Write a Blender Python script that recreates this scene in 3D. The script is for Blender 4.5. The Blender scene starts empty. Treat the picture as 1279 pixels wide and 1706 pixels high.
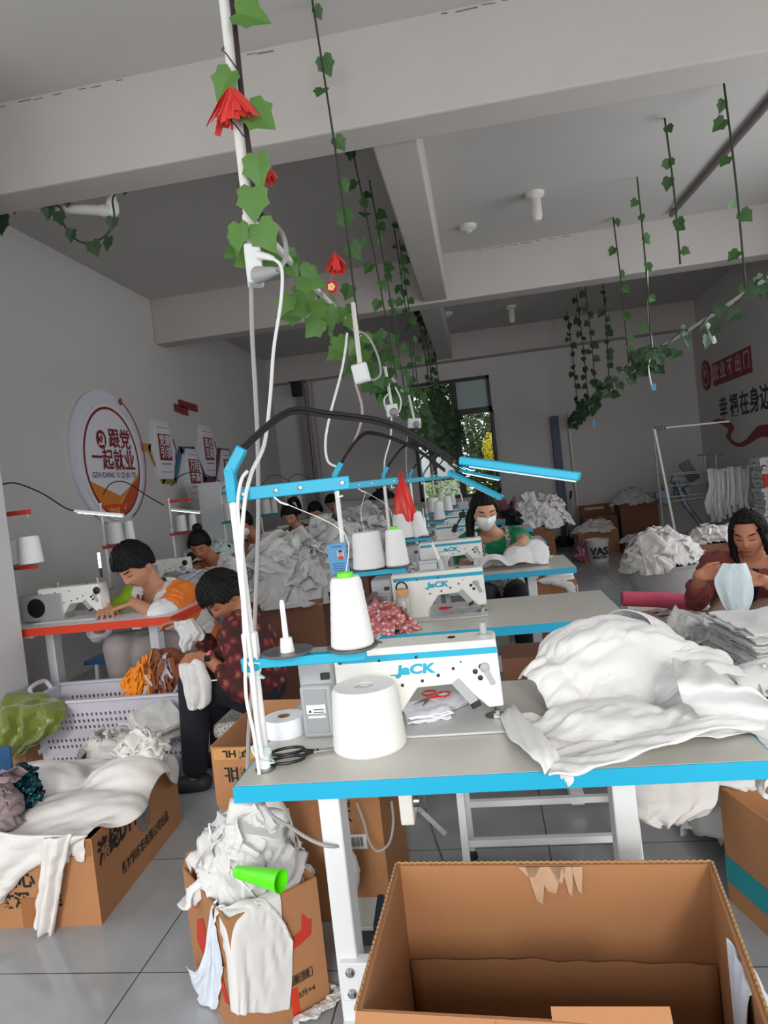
import bpy, bmesh, math, random
import numpy as np
from mathutils import Vector, Matrix, noise as mnoise
PI = math.pi
SC = bpy.context.scene
COL = SC.collection
R = math.radians

# ------------------------------------------------------------------ camera
F_PX, CAM_H = 1150.0, 1.30
ROLL, YAW, PITCH = R(6.33), R(8.2), R(2.14)
fw = Vector((-math.sin(YAW)*math.cos(PITCH), math.cos(YAW)*math.cos(PITCH), -math.sin(PITCH)))
r0 = Vector((math.cos(YAW), math.sin(YAW), 0)); u0 = r0.cross(fw)
cr = r0*math.cos(ROLL) - u0*math.sin(ROLL)
cu = r0*math.sin(ROLL) + u0*math.cos(ROLL)
CAM = Vector((0, 0, CAM_H))
def ray(x, y): return fw*F_PX + cr*(x-639.5) - cu*(y-853)
def AY(x, y, Y): d = ray(x, y); return CAM + d*(Y/d.y)        # point of the photo at depth Y
def AZ(x, y, z): d = ray(x, y); return CAM + d*((z-CAM_H)/d.z)  # point of the photo at height z
def AX(x, y, X): d = ray(x, y); return CAM + d*(X/d.x)        # point of the photo on the wall x = X
cam_d = bpy.data.cameras.new('camera'); cam = bpy.data.objects.new('camera', cam_d); COL.objects.link(cam)
cam.matrix_world = Matrix(((cr.x, cu.x, -fw.x, 0), (cr.y, cu.y, -fw.y, 0), (cr.z, cu.z, -fw.z, CAM_H), (0, 0, 0, 1)))
cam_d.sensor_fit = 'HORIZONTAL'; cam_d.sensor_width = 36; cam_d.lens = 36*F_PX/1279; cam_d.clip_start = .05
SC.camera = cam

# ------------------------------------------------------------------ materials
def lin(c):
    return tuple(((v/255)/12.92 if v/255 <= .04045 else ((v/255+.055)/1.055)**2.4) for v in c)
MATS = {}
def mat(name, rgb=(200,200,200), rough=.6, metal=0, bump=0, bscale=60, var=0, vscale=8, emit=None, estr=0, spec=.5,
        trans=0, alpha=1, coat=0, sheen=0, sss=0, wave=None):
    m = bpy.data.materials.new(name); m.use_nodes = True; MATS[name] = m
    nt = m.node_tree; b = nt.nodes['Principled BSDF']
    c = lin(rgb) + (1,)
    b.inputs['Base Color'].default_value = c
    b.inputs['Roughness'].default_value = rough; b.inputs['Metallic'].default_value = metal
    b.inputs['Specular IOR Level'].default_value = spec
    b.inputs['Transmission Weight'].default_value = trans
    b.inputs['Alpha'].default_value = alpha; b.inputs['Coat Weight'].default_value = coat
    b.inputs['Sheen Weight'].default_value = sheen
    if sss: b.inputs['Subsurface Weight'].default_value = sss; b.inputs['Subsurface Radius'].default_value = (.01,.004,.002)
    if emit: b.inputs['Emission Color'].default_value = lin(emit)+(1,); b.inputs['Emission Strength'].default_value = estr
    tc = nt.nodes.new('ShaderNodeTexCoord')
    if var:
        n = nt.nodes.new('ShaderNodeTexNoise'); n.inputs['Scale'].default_value = vscale; n.inputs['Detail'].default_value = 6
        nt.links.new(tc.outputs['Object'], n.inputs['Vector'])
        mx = nt.nodes.new('ShaderNodeMix'); mx.data_type = 'RGBA'
        mx.inputs[6].default_value = tuple(v*(1-var) for v in c[:3])+(1,)
        mx.inputs[7].default_value = tuple(min(1, v*(1+var)) for v in c[:3])+(1,)
        nt.links.new(n.outputs['Fac'], mx.inputs[0]); nt.links.new(mx.outputs[2], b.inputs['Base Color'])
    if bump:
        n = nt.nodes.new('ShaderNodeTexNoise'); n.inputs['Scale'].default_value = bscale; n.inputs['Detail'].default_value = 5
        nt.links.new(tc.outputs['Object'], n.inputs['Vector'])
        bp = nt.nodes.new('ShaderNodeBump'); bp.inputs['Strength'].default_value = bump; bp.inputs['Distance'].default_value = .01
        nt.links.new(n.outputs['Fac'], bp.inputs['Height']); nt.links.new(bp.outputs['Normal'], b.inputs['Normal'])
    return m
def ramp(nt, src, stops):
    r = nt.nodes.new('ShaderNodeValToRGB'); nt.links.new(src, r.inputs[0]); r.color_ramp.interpolation = 'LINEAR'
    while len(r.color_ramp.elements) < len(stops): r.color_ramp.elements.new(.5)
    for e, (p, c) in zip(r.color_ramp.elements, stops): e.position = p; e.color = lin(c)+(1,)
    return r.outputs[0]

WALL = mat('wall_paint', (208,204,201), .85, bump=.08, bscale=30, var=.05, vscale=1.3)
BEAM = mat('beam_paint', (192,186,181), .85, bump=.12, bscale=14, var=.07, vscale=2.2)
CEIL = mat('ceiling_paint', (196,192,188), .9, var=.05, vscale=.8)
PILLAR = mat('pillar_paint', (206,205,206), .8, var=.03, vscale=2)
TOP = mat('laminate_grey', (199,196,187), .34, var=.02, vscale=40)
TEAL = mat('teal_paint', (10,166,200), .4, var=.04, vscale=20)
TEALB = mat('teal_edge_band', (0,160,198), .45)
REDB = mat('red_edge_band', (222,62,30), .45)
REDP = mat('red_paint', (214,62,44), .45)
PALET = mat('pale_table_laminate', (226,224,230), .35)
STEELW = mat('white_enamel', (226,229,231), .4, var=.02, vscale=20)
POLE = mat('white_pole', (238,238,236), .35)
MACH = mat('machine_enamel', (241,239,232), .32)
GREYP = mat('grey_plastic', (168,171,173), .45)
DGREY = mat('dark_plastic', (52,54,57), .45)
BLACK = mat('black_plastic', (18,18,19), .45)
RUB = mat('black_rubber', (12,12,12), .6)
CHROME = mat('chrome', (190,190,188), .25, metal=1)
STEEL = mat('steel', (165,166,166), .35, metal=1, var=.15, vscale=30)
RACK = mat('rack_tube', (158,156,154), .4, metal=.7)
THREAD = mat('white_thread', (234,234,232), .75, bump=.25, bscale=400, sheen=.2)
COTTON = mat('white_cotton', (217,216,215), .9, bump=.12, bscale=220, sheen=.2)
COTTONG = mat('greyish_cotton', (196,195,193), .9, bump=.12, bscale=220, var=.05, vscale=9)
COTTONW = mat('offwhite_cotton', (218,214,211), .9, bump=.15, bscale=200, var=.03, vscale=10)
BLUEW = mat('bluish_white_cotton', (214,220,230), .9, bump=.1, bscale=220)
PAPERW = mat('white_interlining', (236,238,246), .8)
LIME = mat('lime_plastic', (104,226,28), .4, emit=None)
LIMEC = mat('lime_translucent_plastic', (96,236,20), .35, sss=.2)
CARD = mat('corrugated_card', (168,118,78), .85, bump=.1, bscale=90, var=.06, vscale=5)
CARDD = mat('brown_card', (150,104,72), .88, bump=.1, bscale=90, var=.08, vscale=6)
CARDX = mat('dull_brown_card', (128,86,66), .9, var=.1, vscale=6)
CARDE = mat('card_cut_edge', (178,136,92), .9, bump=.5, bscale=300)
TAPE = mat('brown_tape', (150,98,58), .3)
TAPEC = mat('clear_tape', (196,160,132), .2, var=.15, vscale=60)
TAPET = mat('teal_tape', (14,142,150), .4)
INK = mat('black_ink', (30,27,26), .8)
INKR = mat('red_ink', (190,52,34), .8, var=.1, vscale=14)
INKB = mat('blue_ink', (70,120,150), .8)
LABELW = mat('white_label', (225,228,226), .6)
GREYIN = mat('grey_ink', (110,112,115), .7)
LAV = mat('lavender_plastic', (206,202,213), .5)
CABLEW = mat('white_cable', (228,228,228), .45)
CABLEG = mat('grey_cable', (158,156,156), .5)
PVC = mat('white_pvc', (224,222,216), .4)
RED = mat('red_plastic', (206,20,22), .35)
REDBAG = mat('red_bag_plastic', (226,40,30), .3, sss=.1)
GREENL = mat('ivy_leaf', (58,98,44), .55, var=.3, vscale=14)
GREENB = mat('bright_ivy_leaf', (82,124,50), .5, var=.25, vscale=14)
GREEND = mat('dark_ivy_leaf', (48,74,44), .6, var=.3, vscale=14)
STEM = mat('vine_stem', (52,58,38), .7)
WIRE = mat('dark_wire', (60,52,46), .6)
HAIR = mat('black_hair', (11,9,9), .5, bump=.4, bscale=160, spec=.25)
SKIN = mat('skin', (204,150,120), .55, var=.03, vscale=18, sss=.12)
SKIND = mat('tanned_skin', (184,122,92), .55, var=.04, vscale=18, sss=.12)
LIP = mat('lips', (158,84,76), .45)
OLIVE = mat('olive_satin', (108,120,34), .3, sheen=.4, var=.1, vscale=6)
MAUVE = mat('mauve_fabric', (146,128,132), .7, var=.1, vscale=12)
LAMPON = mat('lit_tube', (255,255,255), .5, emit=(240,248,255), estr=5)
GLASS = mat('clear_glass', (235,240,240), .03, trans=1, spec=.4); GLASS.node_tree.nodes['Principled BSDF'].inputs['IOR'].default_value = 1.02
FROST = mat('frosted_pane', (168,186,184), .35)
FRAMEB = mat('dark_window_frame', (34,33,35), .45)
BLUESTEEL = mat('blue_grey_paint', (72,80,104), .5)

# flowery blouse, dotted cloths, checks
def pattern(name, kind):
    m = bpy.data.materials.new(name); m.use_nodes = True; nt = m.node_tree; b = nt.nodes['Principled BSDF']
    b.inputs['Roughness'].default_value = .85
    tc = nt.nodes.new('ShaderNodeTexCoord')
    if kind == 'flower':
        v = nt.nodes.new('ShaderNodeTexVoronoi'); v.inputs['Scale'].default_value = 21; v.inputs['Randomness'].default_value = .9
        nt.links.new(tc.outputs['Object'], v.inputs['Vector'])
        w = nt.nodes.new('ShaderNodeTexNoise'); w.inputs['Scale'].default_value = 9; nt.links.new(tc.outputs['Object'], w.inputs['Vector'])
        a = ramp(nt, v.outputs['Distance'], [(0,(158,122,84)), (.22,(136,84,62)), (.34,(112,36,34)), (.46,(78,24,26)), (.62,(70,22,24))])
        g = ramp(nt, v.outputs['Distance'], [(0,(120,72,58)), (.3,(132,50,46)), (.45,(88,28,28)), (.6,(56,26,22))])
        f = ramp(nt, w.outputs['Fac'], [(.44,(0,0,0)), (.56,(255,255,255))])
        mx = nt.nodes.new('ShaderNodeMix'); mx.data_type = 'RGBA'
        nt.links.new(f, mx.inputs[0]); nt.links.new(a, mx.inputs[6]); nt.links.new(g, mx.inputs[7])
        nt.links.new(mx.outputs[2], b.inputs['Base Color'])
    elif kind == 'pinkdots':
        v = nt.nodes.new('ShaderNodeTexVoronoi'); v.inputs['Scale'].default_value = 55; v.inputs['Randomness'].default_value = .5
        nt.links.new(tc.outputs['Object'], v.inputs['Vector'])
        nt.links.new(ramp(nt, v.outputs['Distance'], [(0,(236,214,196)), (.3,(226,196,186)), (.42,(196,116,116)), (.8,(178,98,102))]), b.inputs['Base Color'])
    elif kind == 'check':
        v = nt.nodes.new('ShaderNodeTexChecker'); v.inputs['Scale'].default_value = 110
        v.inputs['Color1'].default_value = lin((226,224,224))+(1,); v.inputs['Color2'].default_value = lin((44,40,58))+(1,)
        nt.links.new(tc.outputs['Object'], v.inputs['Vector']); nt.links.new(v.outputs['Color'], b.inputs['Base Color'])
    elif kind == 'sequin':
        b.inputs['Roughness'].default_value = .2; b.inputs['Metallic'].default_value = .5
        v = nt.nodes.new('ShaderNodeTexVoronoi'); v.inputs['Scale'].default_value = 70
        nt.links.new(tc.outputs['Object'], v.inputs['Vector'])
        nt.links.new(ramp(nt, v.outputs['Distance'], [(0,(110,200,196)), (.2,(26,110,112)), (.5,(8,50,58)), (.9,(4,22,30))]), b.inputs['Base Color'])
    elif kind == 'speckle':
        v = nt.nodes.new('ShaderNodeTexNoise'); v.inputs['Scale'].default_value = 160
        nt.links.new(tc.outputs['Object'], v.inputs['Vector'])
        nt.links.new(ramp(nt, v.outputs['Fac'], [(.4,(120,118,116)), (.5,(196,192,190)), (.6,(214,212,208))]), b.inputs['Base Color'])
    elif kind == 'bush':
        b.inputs['Roughness'].default_value = .6
    return m
FLOWER = pattern('red_floral_fabric', 'flower'); PINKDOT = pattern('pink_dotted_fabric', 'pinkdots')
CHECK = pattern('black_white_check', 'check'); SEQUIN = pattern('teal_sequins', 'sequin'); SPECK = pattern('speckled_cushion', 'speckle')

# ------------------------------------------------------------------ mesh builder
class MB:
    def __init__(s): s.v = []; s.f = []; s.mi = []; s.m = 0
    def add(s, vs, fs):
        k = len(s.v); s.v += [tuple(p) for p in vs]; s.f += [tuple(i+k for i in f) for f in fs]; s.mi += [s.m]*len(fs); return s
    def box(s, c, size, rz=0, rx=0, ry=0):
        M = Matrix.Rotation(rz,3,'Z') @ Matrix.Rotation(ry,3,'Y') @ Matrix.Rotation(rx,3,'X')
        c = Vector(c); h = Vector(size)/2
        vs = [c + M @ Vector((sx*h.x, sy*h.y, sz*h.z)) for sx in (-1,1) for sy in (-1,1) for sz in (-1,1)]
        return s.add(vs, [(0,1,3,2),(4,6,7,5),(0,4,5,1),(2,3,7,6),(0,2,6,4),(1,5,7,3)])
    def box2(s, a, b):
        return s.box([(p+q)/2 for p, q in zip(a, b)], [abs(q-p) for p, q in zip(a, b)])
    def bar(s, a, b, w, h=None, up=(0,0,1)):
        a, b = Vector(a), Vector(b); h = h or w; d = (b-a).normalized(); up = Vector(up)
        if abs(d.dot(up)) > .98: up = Vector((0,1,0))
        x = d.cross(up).normalized()*w/2; y = x.cross(d).normalized()*h/2
        vs = [p+i*x+j*y for p in (a, b) for i, j in ((-1,-1),(1,-1),(1,1),(-1,1))]
        return s.add(vs, [(0,1,2,3),(7,6,5,4),(0,4,5,1),(1,5,6,2),(2,6,7,3),(3,7,4,0)])
    def tube(s, pts, r, n=8, smooth=0, cap=True):
        pts = [Vector(p) for p in pts]
        if smooth: pts = spline(pts, smooth)
        rs = r if isinstance(r, (list, tuple)) else None
        k = len(pts); vs = []; prev = None
        for i, p in enumerate(pts):
            d = (pts[min(i+1,k-1)] - pts[max(i-1,0)])
            d = d.normalized() if d.length > 1e-9 else Vector((0,0,1))
            if prev is None:
                t = Vector((0,0,1)) if abs(d.z) < .9 else Vector((1,0,0)); x = d.cross(t).normalized()
            else:
                x = (prev - d*prev.dot(d)); x = x.normalized() if x.length > 1e-6 else d.orthogonal().normalized()
            prev = x; y = d.cross(x)
            rr = (rs[0] + (rs[1]-rs[0])*i/(k-1)) if rs and len(rs) == 2 else (rs[i] if rs else r)
            vs += [p + (x*math.cos(2*PI*j/n) + y*math.sin(2*PI*j/n))*rr for j in range(n)]
        fs = [(i*n+j, i*n+(j+1)%n, (i+1)*n+(j+1)%n, (i+1)*n+j) for i in range(k-1) for j in range(n)]
        if cap: fs += [tuple(range(n))[::-1], tuple((k-1)*n+j for j in range(n))]
        return s.add(vs, fs)
    def lathe(s, c, prof, n=24, M=None):
        c = Vector(c); vs = []; M = M or Matrix.Identity(3)
        for r, z in prof: vs += [c + M @ Vector((r*math.cos(2*PI*j/n), r*math.sin(2*PI*j/n), z)) for j in range(n)]
        k = len(prof)
        fs = [(i*n+j, i*n+(j+1)%n, (i+1)*n+(j+1)%n, (i+1)*n+j) for i in range(k-1) for j in range(n)]
        fs += [tuple(range(n))[::-1], tuple((k-1)*n+j for j in range(n))]
        return s.add(vs, fs)
    def ell(s, c, rad, M=None, n=16, k=10):
        M = M or Matrix.Identity(3); c = Vector(c); vs = []
        for i in range(k+1):
            th = PI*i/k
            for j in range(n):
                ph = 2*PI*j/n
                vs.append(c + M @ Vector((rad[0]*math.sin(th)*math.cos(ph), rad[1]*math.sin(th)*math.sin(ph), rad[2]*math.cos(th))))
        return s.add(vs, [(i*n+j, (i+1)*n+j, (i+1)*n+(j+1)%n, i*n+(j+1)%n) for i in range(k) for j in range(n)])
    def cone(s, a, b, ra, rb, n=12, k=4):
        """capsule with two radii (closed round ends)"""
        a, b = Vector(a), Vector(b); d = b-a; L = d.length; d = d/L if L > 1e-6 else Vector((0,0,1))
        x = d.orthogonal().normalized(); y = d.cross(x); rings = []
        for i in range(k+1): t = PI/2*(1-i/k); rings.append((a - d*ra*math.sin(t), max(ra*math.cos(t), 1e-4)))
        for i in range(k+1): t = PI/2*i/k; rings.append((b + d*rb*math.sin(t), max(rb*math.cos(t), 1e-4)))
        vs = [p + (x*math.cos(2*PI*j/n)+y*math.sin(2*PI*j/n))*r for p, r in rings for j in range(n)]; m = len(rings)
        fs = [(i*n+j, i*n+(j+1)%n, (i+1)*n+(j+1)%n, (i+1)*n+j) for i in range(m-1) for j in range(n)]
        fs += [tuple(range(n))[::-1], tuple((m-1)*n+j for j in range(n))]
        return s.add(vs, fs)
    def loft(s, rings):
        """rings: list of (center, xvec, yvec) ellipses, closed ends"""
        n = 24; vs = []
        for c, x, y in rings: vs += [Vector(c)+Vector(x)*math.cos(2*PI*j/n)+Vector(y)*math.sin(2*PI*j/n) for j in range(n)]
        k = len(rings)
        fs = [(i*n+j, i*n+(j+1)%n, (i+1)*n+(j+1)%n, (i+1)*n+j) for i in range(k-1) for j in range(n)]
        fs += [tuple(range(n))[::-1], tuple((k-1)*n+j for j in range(n))]
        return s.add(vs, fs)
    def prism(s, poly, a, axis='y', d=.1):
        """extrude a 2-D polygon: axis y -> poly in xz from y=a to a+d; axis z -> poly in xy; axis x -> poly in yz"""
        def P(p, t):
            if axis == 'y': return (p[0], t, p[1])
            if axis == 'z': return (p[0], p[1], t)
            return (t, p[0], p[1])
        n = len(poly); vs = [P(p, a) for p in poly]+[P(p, a+d) for p in poly]
        fs = [tuple(range(n)), tuple(range(2*n-1, n-1, -1))]+[(i, n+i, n+(i+1)%n, (i+1)%n) for i in range(n)]
        return s.add(vs, fs)
    def grid(s, P, double=False):
        """P: array [ny][nx] of points"""
        ny, nx = len(P), len(P[0]); vs = [p for row in P for p in row]
        return s.add(vs, [(j*nx+i, j*nx+i+1, (j+1)*nx+i+1, (j+1)*nx+i) for j in range(ny-1) for i in range(nx-1)])
    def xf(s, M):
        s.v = [tuple(M @ Vector(p)) for p in s.v]; return s
    def mesh(s, name, mats, off=(0,0,0), smooth=True):
        me = bpy.data.meshes.new(name)
        me.from_pydata([(p[0]-off[0], p[1]-off[1], p[2]-off[2]) for p in s.v], [], s.f)
        for m in (mats if isinstance(mats, (list, tuple)) else [mats]): me.materials.append(m)
        if len(set(s.mi)) > 1: me.polygons.foreach_set('material_index', s.mi)
        bm = bmesh.new(); bm.from_mesh(me); bmesh.ops.recalc_face_normals(bm, faces=bm.faces); bm.to_mesh(me); bm.free()
        if smooth:
            me.polygons.foreach_set('use_smooth', [True]*len(me.polygons))
            try: me.set_sharp_from_angle(angle=R(38))
            except Exception: pass
        me.update(); return me
def spline(pts, n):
    P = [Vector(p) for p in pts]; out = []
    for i in range(len(P)-1):
        a, b, c, d = P[max(i-1,0)], P[i], P[i+1], P[min(i+2,len(P)-1)]
        for k in range(n):
            t = k/n
            out.append(.5*((2*b)+(c-a)*t+(2*a-5*b+4*c-d)*t*t+(-a+3*b-3*c+d)*t*t*t))
    return out+[P[-1]]
def root_loc(o):
    p = Vector((0,0,0))
    while o is not None: p = p+o.location; o = o.parent
    return p
def tag(o, label=None, cat=None, group=None, kind=None):
    if label: o['label'] = label
    if cat: o['category'] = cat
    if group: o['group'] = group
    if kind: o['kind'] = kind
    return o
def thing(name, label, cat, loc=(0,0,0), group=None, rz=0, kind=None):
    o = bpy.data.objects.new(name, None); COL.objects.link(o); o.empty_display_size = .05
    o.location = loc; o.rotation_euler = (0,0,rz); return tag(o, label, cat, group, kind)
def part(name, mb, mats, parent, world=True, bevel=0, smooth=True, label=None, subsurf=0, solid=0):
    """a child mesh; world=True: coordinates of mb are world ones (parent unrotated), else local to the parent"""
    off = root_loc(parent) if world and parent is not None else (0,0,0)
    o = bpy.data.objects.new(name, mb.mesh(name, mats, off, smooth)); COL.objects.link(o); o.parent = parent
    mods(o, bevel, subsurf, solid)
    if label: o['label'] = label
    return o
def mods(o, bevel=0, subsurf=0, solid=0):
    if solid: m = o.modifiers.new('thickness','SOLIDIFY'); m.thickness = solid; m.offset = 0
    if bevel: m = o.modifiers.new('bevel','BEVEL'); m.width = bevel; m.segments = 2; m.limit_method = 'ANGLE'; m.harden_normals = False
    if subsurf: m = o.modifiers.new('sub','SUBSURF'); m.levels = subsurf; m.render_levels = subsurf
def single(name, mb, mats, label, cat, group=None, bevel=0, smooth=True, kind=None, subsurf=0, solid=0, loc=None):
    a = np.array(mb.v)
    if loc is None: loc = ((a[:,0].min()+a[:,0].max())/2, (a[:,1].min()+a[:,1].max())/2, a[:,2].min())
    o = bpy.data.objects.new(name, mb.mesh(name, mats, loc, smooth)); COL.objects.link(o); o.location = loc
    mods(o, bevel, subsurf, solid); return tag(o, label, cat, group, kind)
def struct(name, mb, mats, bevel=0, smooth=False, parent=None, label=None):
    o = bpy.data.objects.new(name, mb.mesh(name, mats, (0,0,0), smooth)); COL.objects.link(o)
    if parent: o.parent = parent
    else: o['kind'] = 'structure'
    if label: o['label'] = label
    mods(o, bevel); return o
def copy_tree(o, parent=None):
    c = o.copy(); COL.objects.link(c)
    if parent: c.parent = parent
    for ch in list(o.children): copy_tree(ch, c)
    return c
def dup(o, loc, rz=None, label=None, group=None):
    c = copy_tree(o); c.location = loc
    if rz is not None: c.rotation_euler = (0,0,rz)
    if label: c['label'] = label
    if group: c['group'] = group
    return c
def text_mb(body, size, bold=0, sx=1.0, shear=0, ext=0, spacing=1.0):
    """lettering as flat (or raised) geometry in the xy plane, centred"""
    c = bpy.data.curves.new('lettering','FONT'); c.body = body; c.size = size; c.align_x = 'CENTER'; c.align_y = 'CENTER'
    c.offset = bold; c.shear = shear; c.extrude = ext; c.resolution_u = 3; c.space_character = spacing
    o = bpy.data.objects.new('lettering', c); COL.objects.link(o)
    dg = bpy.context.evaluated_depsgraph_get(); dg.update()
    me = bpy.data.meshes.new_from_object(o.evaluated_get(dg))
    mb = MB(); mb.add([(v.co.x*sx, v.co.y, v.co.z) for v in me.vertices], [tuple(p.vertices) for p in me.polygons])
    bpy.data.objects.remove(o); bpy.data.curves.remove(c); bpy.data.meshes.remove(me)
    return mb
def frame(o, x, y):
    """matrix placing the xy plane at o with axes x and y"""
    x = Vector(x).normalized(); y = Vector(y); y = (y - x*y.dot(x)).normalized(); z = x.cross(y); o = Vector(o)
    return Matrix(((x.x,y.x,z.x,o.x),(x.y,y.y,z.y,o.y),(x.z,y.z,z.z,o.z),(0,0,0,1)))
def poly_mb(pts, d=0):
    mb = MB()
    if d: mb.prism(pts, 0, 'z', d)
    else: mb.add([(p[0], p[1], 0) for p in pts], [tuple(range(len(pts)))])
    return mb
def ellipse(cx, cy, a, b, n=32, t0=0, t1=2*PI):
    return [(cx+a*math.cos(t0+(t1-t0)*i/n), cy+b*math.sin(t0+(t1-t0)*i/n)) for i in range(n)]

# ------------------------------------------------------------------ cloth
def fnoise(x, y, z=0, o=4):
    return mnoise.fractal(Vector((x, y, z)), 1.0, 2.0, o)
def drape(quad, nx, ny, boxes=(), balls=(), slack=1.0, steps=170, iters=6, seed=1, zlift=.03, floor=0.0, pins=(), wob=.02, bend=.5):
    """drop a sheet laid over quad (four corner points) on boxes and balls; rest lengths = slack * laid lengths"""
    q = [np.array(p, float) for p in quad]
    u = np.linspace(0,1,nx)[None,:,None]; v = np.linspace(0,1,ny)[:,None,None]
    P = (1-u)*(1-v)*q[0]+u*(1-v)*q[1]+u*v*q[2]+(1-u)*v*q[3]
    L = {}
    def rl(a, b): return np.linalg.norm(a-b, axis=-1)*slack
    P0 = P.copy()
    cons = []
    def addc(sa, sb): cons.append((sa, sb, rl(P0[sa], P0[sb])))
    for s0 in (0,1):
        n = (nx-s0)//2
        addc(np.s_[:, s0:s0+2*n:2], np.s_[:, s0+1:s0+2*n:2])
        n = (ny-s0)//2
        addc(np.s_[s0:s0+2*n:2, :], np.s_[s0+1:s0+2*n:2, :])
    diag = [(np.s_[:-1,:-1], np.s_[1:,1:]), (np.s_[:-1,1:], np.s_[1:,:-1])]
    dl = [rl(P0[a], P0[b]) for a, b in diag]
    ben = [(np.s_[:, :-4], np.s_[:, 4:]), (np.s_[:-4, :], np.s_[4:, :])]
    bl = [rl(P0[a], P0[b]) for a, b in ben]
    for j in range(ny):
        for i in range(nx):
            p = P[j,i]; k = seed*7.3
            P[j,i,2] += zlift + wob*fnoise(p[0]*9+k, p[1]*9, p[2]*9)
            P[j,i,0] += wob*.5*fnoise(p[0]*11, p[1]*11+k, 5); P[j,i,1] += wob*.5*fnoise(p[0]*11+k, p[1]*11, 9)
    pin = {(j if j >= 0 else ny+j, i if i >= 0 else nx+i): P0[j,i].copy() for j, i in pins}
    V = P.copy(); th = .004; g = .0014
    bx = []
    for c, h, rz in boxes: bx.append((np.array(c,float), np.array(h,float), math.cos(rz), math.sin(rz)))
    for st in range(steps):
        vel = np.clip((P-V)*.96, -.03, .03); V = P.copy(); P = P+vel; P[...,2] -= g
        for it in range(iters):
            for a, b, l in cons:
                d = P[b]-P[a]; m = np.linalg.norm(d, axis=-1)+1e-9; c = (.5*(m-l)/m)[...,None]*d
                P[a] += c; P[b] -= c
            if it % 2 == 0:
                for (a, b), l in zip(diag, dl):
                    d = P[b]-P[a]; m = np.linalg.norm(d, axis=-1)+1e-9; c = (.2*(m-l)/m)[...,None]*d
                    P[a] += c; P[b] -= c
                for (a, b), l in zip(ben, bl):
                    d = P[b]-P[a]; m = np.linalg.norm(d, axis=-1)+1e-9
                    k = np.where(m < l*.55, bend*.1, 0)*(m-l*.55)/m; c = k[...,None]*d
                    P[a] += c; P[b] -= c
        hit = P[...,2] < floor+th; P[...,2] = np.where(hit, floor+th, P[...,2])
        for c, h, cs, sn in bx:
            d = P-c; lx = d[...,0]*cs+d[...,1]*sn; ly = -d[...,0]*sn+d[...,1]*cs; lz = d[...,2]
            px, py, pz = h[0]+th-abs(lx), h[1]+th-abs(ly), h[2]+th-lz
            ins = (px > 0)&(py > 0)&(pz > 0)&(lz > -h[2])
            top = ins&(pz < np.minimum(px,py)+.012); sx = ins&~top&(px <= py); sy = ins&~top&(px > py)
            lz = np.where(top, h[2]+th, lz); lx = np.where(sx, np.sign(lx)*(h[0]+th), lx); ly = np.where(sy, np.sign(ly)*(h[1]+th), ly)
            P[...,0] = c[0]+lx*cs-ly*sn; P[...,1] = c[1]+lx*sn+ly*cs; P[...,2] = c[2]+lz
            hit = hit | ins
        for c, r in balls:
            c = np.array(c, float); r = np.array(r, float) if hasattr(r, '__len__') else np.array([r,r,r], float)
            d = (P-c)/(r+th); m = np.linalg.norm(d, axis=-1)+1e-9; ins = m < 1
            P = np.where(ins[...,None], c+d/m[...,None]*(r+th), P); hit = hit | ins
        V = np.where(hit[...,None], P-(P-V)*.12, V)
        for (j,i), p in pin.items(): P[j,i] = p
    return P
def wrinkled(P, amp=.006, sc=6, ang=.6, seed=0):
    P = np.array(P, float); ny, nx = P.shape[:2]; du = np.gradient(P, axis=1); dv = np.gradient(P, axis=0)
    N = np.cross(du, dv); N /= np.linalg.norm(N, axis=-1, keepdims=True)+1e-9; N *= np.where(N[...,2:3] < 0, -1, 1)
    c, s = math.cos(ang), math.sin(ang)
    for j in range(ny):
        for i in range(nx):
            x, y, z = P[j,i]; a, b = (x*c+y*s)*sc, (-x*s+y*c)*sc*2.4
            n = .7*(1-2.2*abs(fnoise(a+seed*3.1, b+.8*fnoise(a*.6, b*.5, seed), z*sc, 2)))+.35*fnoise(a*1.7, b*2.5+seed, z*sc*2, 3)
            P[j,i] += N[j,i]*amp*n
    return P
def cloth_mb(P, wr=(.006,6,.6)):
    if wr: P = wrinkled(P, *wr)
    return MB().grid([[Vector(P[j,i]) for i in range(P.shape[1])] for j in range(P.shape[0])])
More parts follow.
